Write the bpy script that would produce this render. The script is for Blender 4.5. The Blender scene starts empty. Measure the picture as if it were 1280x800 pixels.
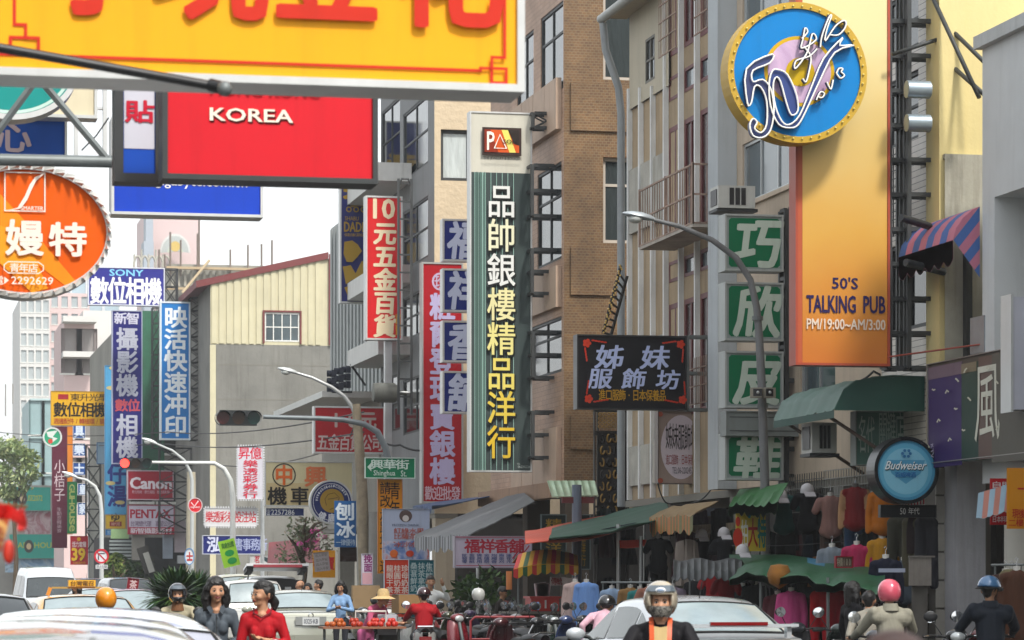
import bpy, bmesh, math, random
import numpy as np
from mathutils import Vector, Matrix, noise as mnoise
R = math.radians
random.seed(11)
scene = bpy.context.scene
COL = scene.collection
# ---------------------------------------------------------------- camera, sky, sun, exposure
# World axes: +Y runs along the street, +X towards the shop fronts on the right, Z up, camera at the origin.
HAZE = .0005
FPX, HZ, CZ, YAW = 3800.0, 726.0, 1.6, math.atan(790/3800)
SA, CA = math.sin(YAW), math.cos(YAW)
cam = bpy.data.objects.new('camera', bpy.data.cameras.new('camera'))
COL.objects.link(cam); scene.camera = cam
cam.location = (0, 0, CZ); cam.rotation_euler = (R(90), 0, -YAW)
cam.data.sensor_width = 36; cam.data.lens = FPX*36/1280
cam.data.shift_y = (HZ-400)/1280
cam.data.clip_start = .5; cam.data.clip_end = 6000
cam.data.dof.use_dof = True; cam.data.dof.focus_distance = 52; cam.data.dof.aperture_fstop = 6.5
SUN_EL, SUN_AZ = 52, 160      # azimuth clockwise from +Y: behind the camera and to its right
world = bpy.data.worlds.new('World'); scene.world = world; world.use_nodes = True
nt = world.node_tree; bg = nt.nodes['Background']
sky = nt.nodes.new('ShaderNodeTexSky'); sky.sky_type = 'NISHITA'; sky.sun_disc = False
sky.sun_elevation = R(SUN_EL); sky.sun_rotation = R(SUN_AZ)
sky.air_density = 1.3; sky.dust_density = 2.6; sky.ozone_density = 1.0
hs = nt.nodes.new('ShaderNodeHueSaturation'); hs.inputs['Saturation'].default_value = .3; hs.inputs['Value'].default_value = 1.0
nt.links.new(sky.outputs[0], hs.inputs['Color'])
hz_ = nt.nodes.new('ShaderNodeMix'); hz_.data_type = 'RGBA'; hz_.inputs[0].default_value = .5      # thin bright overcast veil over the whole dome
hz_.inputs[7].default_value = (5.9, 6.1, 6.25, 1)
nt.links.new(hs.outputs[0], hz_.inputs[6]); nt.links.new(hz_.outputs[2], bg.inputs['Color']); bg.inputs['Strength'].default_value = .14
sd = bpy.data.lights.new('sun', 'SUN'); sd.energy = 2.0; sd.angle = R(7); sd.color = (1, .955, .88)
sun = bpy.data.objects.new('sun', sd); COL.objects.link(sun)
_d = Vector((math.sin(R(SUN_AZ))*math.cos(R(SUN_EL)), math.cos(R(SUN_AZ))*math.cos(R(SUN_EL)), math.sin(R(SUN_EL))))
sun.rotation_euler = _d.to_track_quat('Z', 'Y').to_euler(); sun.location = (0, 0, 60)
scene.view_settings.view_transform = 'Standard'; scene.view_settings.look = 'None'
scene.view_settings.gamma = 1; scene.view_settings.exposure = .95
scene.cycles.max_bounces = 6; scene.cycles.transparent_max_bounces = 12
scene.cycles.caustics_reflective = False; scene.cycles.caustics_refractive = False
scene.cycles.sample_clamp_indirect = 4

# ---------------------------------------------------------------- measuring from the photograph
def ang(u): return math.tan(YAW+math.atan((u-640)/FPX))
def dep(x, y): return x*SA+y*CA
def xat(u, y): return y*ang(u)                       # x of column u in the plane y
def yat(u, x): return x/ang(u)                       # y of column u in the plane x
def zat(v, x, y): return CZ+(HZ-v)*dep(x, y)/FPX
def P3(u, v, y): x = xat(u, y); return Vector((x, y, zat(v, x, y)))
def RX(u0, u1, v0, v1, X, uc=None):
    ya, yb = yat(u1, X), yat(u0, X); ym = yat(uc if uc else (u0+u1)/2, X)
    return ya, yb, zat(v1, X, ym), zat(v0, X, ym)
def RY(u0, u1, v0, v1, y, uc=None):
    xm = xat(uc if uc else (u0+u1)/2, y)
    return xat(u0, y), xat(u1, y), zat(v1, xm, y), zat(v0, xm, y)
def atD(u, D):                                       # ground position of column u at depth D
    X = (u-640)/FPX*D
    return X*CA+D*SA, -X*SA+D*CA

# ---------------------------------------------------------------- materials
def lin(h):
    if not isinstance(h, str): return tuple(h)
    h = h.lstrip('#'); c = [int(h[i:i+2], 16)/255 for i in (0, 2, 4)]
    return tuple(x/12.92 if x <= .04045 else ((x+.055)/1.055)**2.4 for x in c)
_M = {}
def M(col, rough=.6, metal=0., var=.06, sc=3., streak=0., bump=0., bsc=40., coat=0., spec=.5, alpha=1., trans=0., emit=0.):
    key = (str(col), rough, metal, var, sc, streak, bump, bsc, coat, spec, alpha, trans, emit)
    if key in _M: return _M[key]
    m = bpy.data.materials.new('material'); m.use_nodes = True; t = m.node_tree; b = t.nodes['Principled BSDF']
    c = lin(col); N = t.nodes.new; L = t.links.new
    b.inputs['Base Color'].default_value = (*c, 1); b.inputs['Roughness'].default_value = rough
    b.inputs['Metallic'].default_value = metal; b.inputs['Specular IOR Level'].default_value = spec
    b.inputs['Coat Weight'].default_value = coat; b.inputs['Coat Roughness'].default_value = .05
    b.inputs['Alpha'].default_value = alpha; b.inputs['Transmission Weight'].default_value = trans
    if emit: b.inputs['Emission Color'].default_value = (*c, 1); b.inputs['Emission Strength'].default_value = emit
    tc = N('ShaderNodeTexCoord')
    out = None
    if var > 0:
        n = N('ShaderNodeTexNoise'); n.inputs['Scale'].default_value = sc; n.inputs['Detail'].default_value = 5
        n.inputs['Roughness'].default_value = .62; L(tc.outputs['Object'], n.inputs['Vector'])
        mr = N('ShaderNodeMapRange'); mr.inputs[1].default_value = .3; mr.inputs[2].default_value = .7
        mr.inputs[3].default_value = 1-var*1.3; mr.inputs[4].default_value = 1+var*.7
        L(n.outputs['Fac'], mr.inputs[0])
        mx = N('ShaderNodeMix'); mx.data_type = 'RGBA'; mx.blend_type = 'MULTIPLY'; mx.inputs[0].default_value = 1
        mx.inputs[6].default_value = (*c, 1); L(mr.outputs[0], mx.inputs[7]); out = mx.outputs[2]
        rr = N('ShaderNodeMapRange'); rr.inputs[3].default_value = max(0, rough-.08); rr.inputs[4].default_value = min(1, rough+.1)
        L(n.outputs['Fac'], rr.inputs[0]); L(rr.outputs[0], b.inputs['Roughness'])
    if streak > 0:
        mp = N('ShaderNodeMapping'); mp.inputs['Scale'].default_value = (3.2, 3.2, .22); L(tc.outputs['Object'], mp.inputs[0])
        n2 = N('ShaderNodeTexNoise'); n2.inputs['Scale'].default_value = 1.6; n2.inputs['Detail'].default_value = 6
        n2.inputs['Roughness'].default_value = .7; L(mp.outputs[0], n2.inputs['Vector'])
        m2 = N('ShaderNodeMapRange'); m2.inputs[1].default_value = .5; m2.inputs[2].default_value = .74
        m2.inputs[3].default_value = 0; m2.inputs[4].default_value = streak; L(n2.outputs['Fac'], m2.inputs[0])
        mx = N('ShaderNodeMix'); mx.data_type = 'RGBA'; L(m2.outputs[0], mx.inputs[0])
        if out: L(out, mx.inputs[6])
        else: mx.inputs[6].default_value = (*c, 1)
        mx.inputs[7].default_value = (c[0]*.32+.01, c[1]*.3+.008, c[2]*.27+.006, 1); out = mx.outputs[2]
    if out: L(out, b.inputs['Base Color'])
    if bump > 0:
        n3 = N('ShaderNodeTexNoise'); n3.inputs['Scale'].default_value = bsc; n3.inputs['Detail'].default_value = 3
        L(tc.outputs['Object'], n3.inputs['Vector'])
        bp = N('ShaderNodeBump'); bp.inputs['Strength'].default_value = bump; bp.inputs['Distance'].default_value = .02
        L(n3.outputs['Fac'], bp.inputs['Height']); L(bp.outputs[0], b.inputs['Normal'])
    _M[key] = m; return m
def Mtile(c1, c2, mortar, w, h, gap, rough=.55, off=.5, streak=.25):
    key = ('tile', str(c1), str(c2), str(mortar), w, h, gap)
    if key in _M: return _M[key]
    m = bpy.data.materials.new('material'); m.use_nodes = True; t = m.node_tree; b = t.nodes['Principled BSDF']
    N = t.nodes.new; L = t.links.new
    tc = N('ShaderNodeTexCoord'); sp = N('ShaderNodeSeparateXYZ'); L(tc.outputs['Object'], sp.inputs[0])
    ad = N('ShaderNodeMath'); ad.operation = 'ADD'; L(sp.outputs[0], ad.inputs[0]); L(sp.outputs[1], ad.inputs[1])
    cb = N('ShaderNodeCombineXYZ'); L(ad.outputs[0], cb.inputs[0]); L(sp.outputs[2], cb.inputs[1])
    br = N('ShaderNodeTexBrick'); br.inputs['Scale'].default_value = 1; br.inputs['Brick Width'].default_value = w
    br.inputs['Row Height'].default_value = h; br.inputs['Mortar Size'].default_value = gap; br.offset = off
    br.inputs['Mortar Smooth'].default_value = .2
    br.inputs['Color1'].default_value = (*lin(c1), 1); br.inputs['Color2'].default_value = (*lin(c2), 1); br.inputs['Mortar'].default_value = (*lin(mortar), 1)
    L(cb.outputs[0], br.inputs['Vector'])
    n = N('ShaderNodeTexNoise'); n.inputs['Scale'].default_value = .8; n.inputs['Detail'].default_value = 8; n.inputs['Roughness'].default_value = .7
    L(tc.outputs['Object'], n.inputs['Vector'])
    mr = N('ShaderNodeMapRange'); mr.inputs[1].default_value = .36; mr.inputs[2].default_value = .66; mr.inputs[3].default_value = 1-streak*1.5; mr.inputs[4].default_value = 1.12
    L(n.outputs['Fac'], mr.inputs[0])
    mx = N('ShaderNodeMix'); mx.data_type = 'RGBA'; mx.blend_type = 'MULTIPLY'; mx.inputs[0].default_value = 1
    L(br.outputs['Color'], mx.inputs[6]); L(mr.outputs[0], mx.inputs[7]); L(mx.outputs[2], b.inputs['Base Color'])
    b.inputs['Roughness'].default_value = rough
    bp = N('ShaderNodeBump'); bp.inputs['Strength'].default_value = .5; bp.inputs['Distance'].default_value = .01; bp.invert = True
    L(br.outputs['Fac'], bp.inputs['Height']); L(bp.outputs[0], b.inputs['Normal'])
    _M[key] = m; return m
def Mgrad(stops, z0, z1, rough=.45):
    """printed vertical colour gradient of a sign face, between object heights z0 and z1"""
    m = bpy.data.materials.new('material'); m.use_nodes = True; t = m.node_tree; b = t.nodes['Principled BSDF']
    N = t.nodes.new; L = t.links.new
    tc = N('ShaderNodeTexCoord'); sp = N('ShaderNodeSeparateXYZ'); L(tc.outputs['Object'], sp.inputs[0])
    nz = N('ShaderNodeTexNoise'); nz.inputs['Scale'].default_value = 1.3; L(tc.outputs['Object'], nz.inputs['Vector'])
    mr = N('ShaderNodeMapRange'); mr.inputs[1].default_value = z0; mr.inputs[2].default_value = z1; L(sp.outputs[2], mr.inputs[0])
    a = N('ShaderNodeMath'); a.operation = 'MULTIPLY_ADD'; L(nz.outputs['Fac'], a.inputs[0]); a.inputs[1].default_value = .14; L(mr.outputs[0], a.inputs[2])
    cr = N('ShaderNodeValToRGB'); el = cr.color_ramp.elements
    while len(el) < len(stops): el.new(.5)
    for e, (p, c) in zip(el, stops): e.position = p; e.color = (*lin(c), 1)
    L(a.outputs[0], cr.inputs[0]); L(cr.outputs[0], b.inputs['Base Color']); b.inputs['Roughness'].default_value = rough
    return m
def Mfolds(c, amp=.35, sc=18., rough=.7):
    """hanging cloth: a fine vertical weave with fold relief"""
    key = ('folds', str(c), amp, sc)
    if key in _M: return _M[key]
    m = bpy.data.materials.new('material'); m.use_nodes = True; t = m.node_tree; b = t.nodes['Principled BSDF']
    N = t.nodes.new; L = t.links.new; c = lin(c)
    tc = N('ShaderNodeTexCoord'); mp = N('ShaderNodeMapping'); mp.inputs['Scale'].default_value = (1, 1, .18); L(tc.outputs['Object'], mp.inputs[0])
    n = N('ShaderNodeTexNoise'); n.inputs['Scale'].default_value = sc; n.inputs['Detail'].default_value = 4; L(mp.outputs[0], n.inputs['Vector'])
    mr = N('ShaderNodeMapRange'); mr.inputs[1].default_value = .3; mr.inputs[2].default_value = .7; mr.inputs[3].default_value = .85; mr.inputs[4].default_value = 1.1
    L(n.outputs['Fac'], mr.inputs[0])
    mx = N('ShaderNodeMix'); mx.data_type = 'RGBA'; mx.blend_type = 'MULTIPLY'; mx.inputs[0].default_value = 1
    mx.inputs[6].default_value = (*c, 1); L(mr.outputs[0], mx.inputs[7]); L(mx.outputs[2], b.inputs['Base Color'])
    b.inputs['Roughness'].default_value = rough; b.inputs['Specular IOR Level'].default_value = .2
    bp = N('ShaderNodeBump'); bp.inputs['Strength'].default_value = amp; bp.inputs['Distance'].default_value = .06
    L(n.outputs['Fac'], bp.inputs['Height']); L(bp.outputs[0], b.inputs['Normal'])
    _M[key] = m; return m
def Mprint(cols, sc=4., thr=(.42, .5, .58)):
    """printed picture that cannot be read from here: soft colour patches"""
    m = bpy.data.materials.new('material'); m.use_nodes = True; t = m.node_tree; b = t.nodes['Principled BSDF']
    N = t.nodes.new; L = t.links.new
    tc = N('ShaderNodeTexCoord'); n = N('ShaderNodeTexNoise'); n.inputs['Scale'].default_value = sc; n.inputs['Detail'].default_value = 4
    n.inputs['Distortion'].default_value = 1.2; L(tc.outputs['Object'], n.inputs['Vector'])
    cr = N('ShaderNodeValToRGB'); el = cr.color_ramp.elements; pos = np.linspace(.32, .66, len(cols))
    while len(el) < len(cols): el.new(.5)
    for e, p, c in zip(el, pos, cols): e.position = p; e.color = (*lin(c), 1)
    L(n.outputs['Fac'], cr.inputs[0]); L(cr.outputs[0], b.inputs['Base Color']); b.inputs['Roughness'].default_value = .5
    return m
# shared palette
DSTEEL = M('#3a3d3e', .55, .3, .15); GSTEEL = M('#6f7575', .5, .4, .12, streak=.3); WHITEP = M('#dcdcd6', .45, 0, .08, streak=.2)
ALU = M('#b9bcbc', .4, .6, .08); BLACKP = M('#16171a', .45, 0, .1); GLASS = M('#1c2528', .08, 0, .25, .9, spec=.8)
GLASSB = M('#4c5a60', .1, 0, .3, .8, spec=.8); CURT = Mfolds('#8d9a9c', .5, 14); RUBBER = M('#1a1a1a', .8); CHROME = M('#c8cacc', .12, 1.)
CONC = M('#9a968c', .85, 0, .18, .9, streak=.5, bump=.3, bsc=12); RUST = M('#7b4436', .7, .2, .2)

# ---------------------------------------------------------------- mesh building
class MB:
    def __init__(s): s.v = []; s.f = []; s.m = []; s.mats = []; s.sm = []
    def mi(s, m):
        if m not in s.mats: s.mats.append(m)
        return s.mats.index(m)
    def add(s, vs, fs, m, smooth=False):
        o = len(s.v); i = s.mi(m); s.v += [tuple(p) for p in vs]
        for f in fs: s.f.append(tuple(o+k for k in f)); s.m.append(i); s.sm.append(smooth)
        return s
    def box(s, x0, x1, y0, y1, z0, z1, m):
        if x0 > x1: x0, x1 = x1, x0
        if y0 > y1: y0, y1 = y1, y0
        if z0 > z1: z0, z1 = z1, z0
        return s.add([(x0,y0,z0),(x1,y0,z0),(x1,y1,z0),(x0,y1,z0),(x0,y0,z1),(x1,y0,z1),(x1,y1,z1),(x0,y1,z1)],
                     [(0,3,2,1),(4,5,6,7),(0,1,5,4),(1,2,6,5),(2,3,7,6),(3,0,4,7)], m)
    def obox(s, c, size, rot, m):                    # oriented box, rot = Matrix 3x3 or euler tuple
        if not isinstance(rot, Matrix): 
            from mathutils import Euler
            rot = Euler(rot).to_matrix()
        hx, hy, hz = [k/2 for k in size]; c = Vector(c)
        vs = [c+rot@Vector(p) for p in ((-hx,-hy,-hz),(hx,-hy,-hz),(hx,hy,-hz),(-hx,hy,-hz),(-hx,-hy,hz),(hx,-hy,hz),(hx,hy,hz),(-hx,hy,hz))]
        return s.add(vs, [(0,3,2,1),(4,5,6,7),(0,1,5,4),(1,2,6,5),(2,3,7,6),(3,0,4,7)], m)
    def quad(s, a, b, c, d, m): return s.add([a, b, c, d], [(0, 1, 2, 3)], m)
    def tube(s, p0, p1, r, m, n=8, r1=None, caps=True):
        p0, p1 = Vector(p0), Vector(p1); r1 = r if r1 is None else r1; d = (p1-p0)
        if d.length < 1e-6: return s
        q = d.to_track_quat('Z', 'Y').to_matrix(); vs = []
        for p, rr in ((p0, r), (p1, r1)):
            for k in range(n):
                a = 2*math.pi*k/n; vs.append(p+q@Vector((rr*math.cos(a), rr*math.sin(a), 0)))
        fs = [(k, (k+1) % n, n+(k+1) % n, n+k) for k in range(n)]
        s.add(vs, fs, m, n > 5)
        if caps: s.add(vs[:n][::-1], [tuple(range(n))], m); s.add(vs[n:], [tuple(range(n))], m)
        return s
    def path(s, pts, r, m, n=6, closed=False):
        pts = [Vector(p) for p in pts]; vs = []; N = len(pts)
        up = Vector((0.013, .021, 1)); prev = None
        for i, p in enumerate(pts):
            a = pts[(i-1) % N] if (closed or i > 0) else p; b = pts[(i+1) % N] if (closed or i < N-1) else p
            t = (b-a).normalized()
            if prev is None: x = t.cross(up if abs(t.z) < .95 else Vector((0, 1, 0))).normalized()
            else: x = (prev-t*prev.dot(t)).normalized()
            prev = x; y = t.cross(x); rr = r[i] if isinstance(r, (list, tuple)) else r
            for k in range(n):
                an = 2*math.pi*k/n; vs.append(p+x*rr*math.cos(an)+y*rr*math.sin(an))
        fs = []
        for i in range(N if closed else N-1):
            j = (i+1) % N
            for k in range(n): fs.append((i*n+k, i*n+(k+1) % n, j*n+(k+1) % n, j*n+k))
        s.add(vs, fs, m, True)
        if not closed: s.add(vs[:n][::-1], [tuple(range(n))], m); s.add(vs[-n:], [tuple(range(n))], m)
        return s
    def lathe(s, c, prof, m, n=24, axis='z', arc=(0, 360), sq=(1, 1)):     # prof = (radius, height)
        c = Vector(c); full = arc[1]-arc[0] >= 360; k = n if full else n+1; vs = []
        for r, h in prof:
            for i in range(k):
                a = R(arc[0]+(arc[1]-arc[0])*i/n); x, y = r*math.cos(a)*sq[0], r*math.sin(a)*sq[1]
                vs.append(c+(Vector((x, y, h)) if axis == 'z' else Vector((x, -h, y)) if axis == 'y' else Vector((h, x, y))))
        fs = []
        for j in range(len(prof)-1):
            for i in range(k if full else k-1): fs.append((j*k+i, j*k+(i+1) % k, (j+1)*k+(i+1) % k, (j+1)*k+i))
        return s.add(vs, fs, m, True)
    def disc(s, c, r, m, n=32, ry=None, axis='y'):
        ry = ry or r; c = Vector(c)
        vs = [c+(Vector((r*math.cos(2*math.pi*i/n), 0, ry*math.sin(2*math.pi*i/n))) if axis == 'y' else Vector((r*math.cos(2*math.pi*i/n), ry*math.sin(2*math.pi*i/n), 0))) for i in range(n)]
        return s.add(vs, [tuple(range(n))], m)
    def ball(s, c, r, m, n=12, sc=(1, 1, 1)):
        c = Vector(c); vs = []; fs = []; h = n//2+1
        for j in range(h+1):
            t = math.pi*j/h
            for i in range(n):
                a = 2*math.pi*i/n; vs.append(c+Vector((r*sc[0]*math.sin(t)*math.cos(a), r*sc[1]*math.sin(t)*math.sin(a), r*sc[2]*math.cos(t))))
        for j in range(h):
            for i in range(n): fs.append((j*n+i, (j+1)*n+i, (j+1)*n+(i+1) % n, j*n+(i+1) % n))
        return s.add(vs, fs, m, True)
    def sheet(s, grid, m, th=0., mf=None, smooth=True):                    # grid of points [row][col]; mf(i, j) -> material
        h, w = len(grid), len(grid[0]); pts = [Vector(p) for r_ in grid for p in r_]
        for i in range(h-1):
            for j in range(w-1):
                q = [pts[i*w+j], pts[i*w+j+1], pts[(i+1)*w+j+1], pts[(i+1)*w+j]]
                if th == 0: s.add(q, [(0, 1, 2, 3)], mf(i, j) if mf else m, smooth)
        if th:
            nr = []
            for i in range(h):
                for j in range(w):
                    a = pts[min(i+1, h-1)*w+j]-pts[max(i-1, 0)*w+j]; b = pts[i*w+min(j+1, w-1)]-pts[i*w+max(j-1, 0)]
                    k = a.cross(b); nr.append(k.normalized() if k.length > 1e-9 else Vector((0, 0, 1)))
            for i in range(h-1):
                for j in range(w-1):
                    ids = [i*w+j, i*w+j+1, (i+1)*w+j+1, (i+1)*w+j]; mm = mf(i, j) if mf else m
                    s.add([pts[k] for k in ids], [(0, 1, 2, 3)], mm, smooth)
                    s.add([pts[k]+nr[k]*th for k in ids], [(3, 2, 1, 0)], mm, smooth)
            per = [j for j in range(w)]+[i*w+w-1 for i in range(1, h)]+[(h-1)*w+j for j in range(w-2, -1, -1)]+[i*w for i in range(h-2, 0, -1)]
            for a, b in zip(per, per[1:]+per[:1]):
                s.add([pts[a], pts[b], pts[b]+nr[b]*th, pts[a]+nr[a]*th], [(0, 1, 2, 3)], m)
        return s
    def weld(s):
        return s
    def build(s, name, parent=None, local=False, loc=None, merge=True):
        me = bpy.data.meshes.new(name); off = Vector((0, 0, 0))
        if loc is not None: off = Vector(loc)
        p = parent
        if parent is None and loc is None and not local and s.v:
            a = np.array([tuple(q) for q in s.v]); loc = ((a[:, 0].min()+a[:, 0].max())/2, (a[:, 1].min()+a[:, 1].max())/2, a[:, 2].min()); off = Vector(loc)
        if parent is not None and not local:
            while p is not None: off += p.location; p = p.parent
        me.from_pydata([(x-off.x, y-off.y, z-off.z) for x, y, z in s.v] if (loc is not None or not local) else s.v, [], s.f)
        for m in s.mats: me.materials.append(m)
        me.polygons.foreach_set('material_index', s.m); me.polygons.foreach_set('use_smooth', s.sm)
        if merge and any(s.sm):
            b = bmesh.new(); b.from_mesh(me); bmesh.ops.remove_doubles(b, verts=b.verts, dist=1e-5)
            for e in b.edges:
                if len(e.link_faces) == 2 and e.calc_face_angle(0) > .9: e.smooth = False
            b.to_mesh(me); b.free()
        me.update()
        o = bpy.data.objects.new(name, me); COL.objects.link(o)
        if loc is not None: o.location = off if parent is None else Vector(loc)
        if parent is not None: o.parent = parent
        return o
def tag(o, label, cat, group=None, kind=None):
    if label: o['label'] = label
    if cat: o['category'] = cat
    if group: o['group'] = group
    if kind: o['kind'] = kind
    return o
def T(name, label, cat, loc=(0, 0, 0), rz=0., group=None):
    o = bpy.data.objects.new(name, None); COL.objects.link(o); o.empty_display_size = .2
    o.location = loc; o.rotation_euler = (0, 0, rz); return tag(o, label, cat, group)
def ST(o): o['kind'] = 'structure'; return o
def copytree(o, loc, rz=None, label=None, parent=None, mats=None):
    c = o.copy(); COL.objects.link(c); c.parent = parent
    if parent is None:
        c.location = loc
        if rz is not None: c.rotation_euler = (0, 0, rz)
        if label: c['label'] = label
    if mats and c.type == 'MESH':
        c.data = c.data.copy()
        for i, m in enumerate(c.data.materials):
            if m in mats: c.data.materials[i] = mats[m]
    for ch in o.children: copytree(ch, None, parent=c, mats=mats)
    return c
# ---------------------------------------------------------------- lettering
_G = {}
def glyph(ch, bold=.0):
    k = (ch, bold)
    if k in _G: return _G[k]
    cu = bpy.data.curves.new('t', 'FONT'); cu.body = ch; cu.size = 1; cu.resolution_u = 2; cu.offset = bold; cu.fill_mode = 'FRONT'
    o = bpy.data.objects.new('t', cu); COL.objects.link(o)
    me = bpy.data.meshes.new_from_object(o.evaluated_get(bpy.context.evaluated_depsgraph_get()))
    vs = [(v.co.x, v.co.y) for v in me.vertices]; fs = [tuple(p.vertices) for p in me.polygons]
    bpy.data.objects.remove(o); bpy.data.curves.remove(cu); bpy.data.meshes.remove(me)
    _G[k] = (vs, fs); return _G[k]
def cjk(c): return ord(c) > 0x2e00
def put_text(mb, s, box, y, m, bold=.012, shear=0., rot=0., skew=0.):
    """s fitted into box=(x0,x1,z0,z1) in the plane y (facing -y); cjk strings use even cells, latin ones fill the box"""
    x0, x1, z0, z1 = box
    if bold > .009:
        e = bold*.92; w_ = (x1-x0)/(len(s) if any(cjk(c) for c in s) else max(1, len(s)*.62)); h_ = (z1-z0)
        for k, (a, b) in enumerate(((0, 0), (e, e*.7), (-e, e*.7), (e, -e*.7), (-e, -e*.7))+(((e*1.1, 0), (-e*1.1, 0), (0, e), (0, -e)) if bold > .026 else ())):
            put_text(mb, s, (x0+a*w_, x1+a*w_, z0+b*h_, z1+b*h_), y-.0004*k, m, .0, shear, rot, skew)
        return
    def out(vs, fs):
        cx, cz = (x0+x1)/2, (z0+z1)/2; ca, sa = math.cos(rot), math.sin(rot); q = []
        for a, b in vs:
            a += shear*(b-z0); b += skew*(a-cx)
            if rot: a, b = cx+(a-cx)*ca-(b-cz)*sa, cz+(a-cx)*sa+(b-cz)*ca
            q.append((a, y, b))
        mb.add(q, fs, m)
    if any(cjk(c) for c in s):
        n = len(s); w = (x1-x0)/n
        for i, c in enumerate(s):
            if c == ' ': continue
            vs, fs = glyph(c, bold)
            if not vs: continue
            xa = x0+i*w
            if cjk(c): out([(xa+w*(.5+(a-.5)*1.08), z0+(z1-z0)*(.5+(b-.38)*1.08)) for a, b in vs], fs)
            else:
                ax = [a for a, b in vs]; bx = [b for a, b in vs]; ww = max(ax)-min(ax) or 1
                out([(xa+w*(.5+(a-(max(ax)+min(ax))/2)*1.05), z0+(z1-z0)*(.5+(b-.36)*1.1)) for a, b in vs], fs)
    else:
        vs, fs = glyph(s, bold)
        if not vs: return
        ax = [a for a, b in vs]; bx = [b for a, b in vs]
        fx = (x1-x0)/(max(ax)-min(ax)); fz = (z1-z0)/(max(bx)-min(bx))
        out([(x0+(a-min(ax))*fx, z0+(b-min(bx))*fz) for a, b in vs], fs)
def smooth_pts(pts, closed=False, n=4):              # Catmull-Rom through (u, v) points
    N = len(pts); out = []; g = lambda i: pts[i % N] if closed else pts[max(0, min(N-1, i))]
    for i in range(N if closed else N-1):
        a, b, c, d = g(i-1), g(i), g(i+1), g(i+2)
        for k in range(n): t = k/n; out.append(tuple(.5*(2*b[j]+(c[j]-a[j])*t+(2*a[j]-5*b[j]+4*c[j]-d[j])*t*t+(3*b[j]-a[j]-3*c[j]+d[j])*t**3) for j in (0, 1)))
    if not closed: out.append(pts[-1])
    return out
def mirror_to(mb, fn):
    mb.v = [tuple(fn(p)) for p in mb.v]; return mb
# ================================================================ the setting: ground, road, pavement, air
W = 13.7
ASPH = M('#3c3b3a', .9, 0, .25, .6, bump=.4, bsc=60); PAVE = M('#8a857c', .85, 0, .2, .8, bump=.2)
ST(MB().box(-700, 900, -300, 1500, -.3, -.02, M('#5b584f', .95, 0, .2, .1)).build('ground', local=True))
ST(MB().box(-3.2, 11.4, -20, 420, -.02, 0, ASPH).build('road', local=True))
ST(MB().box(11.4, 120, 97, 112, -.02, -.004, ASPH).build('side_street', local=True))
mk = MB(); WL = M('#c9c8c2', .7, 0, .2, 5)
for y in range(-10, 400, 8): mk.box(3.9, 4.02, y, y+4, .004, .008, WL)
mk.box(10.6, 10.72, -20, 400, .004, .008, WL); mk.box(-2.5, -2.38, -20, 400, .004, .008, WL)
ST(mk.build('road_markings', local=True))
for nm, x0, x1, y0, y1 in (('pavement', 11.4, 17.4, -20, 96.5), ('pavement', 11.4, 17.4, 112.5, 420), ('pavement', -6.5, -3.2, -20, 420)):
    o = ST(MB().box(x0, x1, y0, y1, -.02, .12, PAVE).build(nm, local=True))
    kb = MB(); xk = x0 if x0 > 0 else x1; kb.box(xk-.15 if x0 > 0 else xk, xk if x0 > 0 else xk+.15, y0, y1, -.02, .125, CONC); kb.build('kerb', o)

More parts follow.
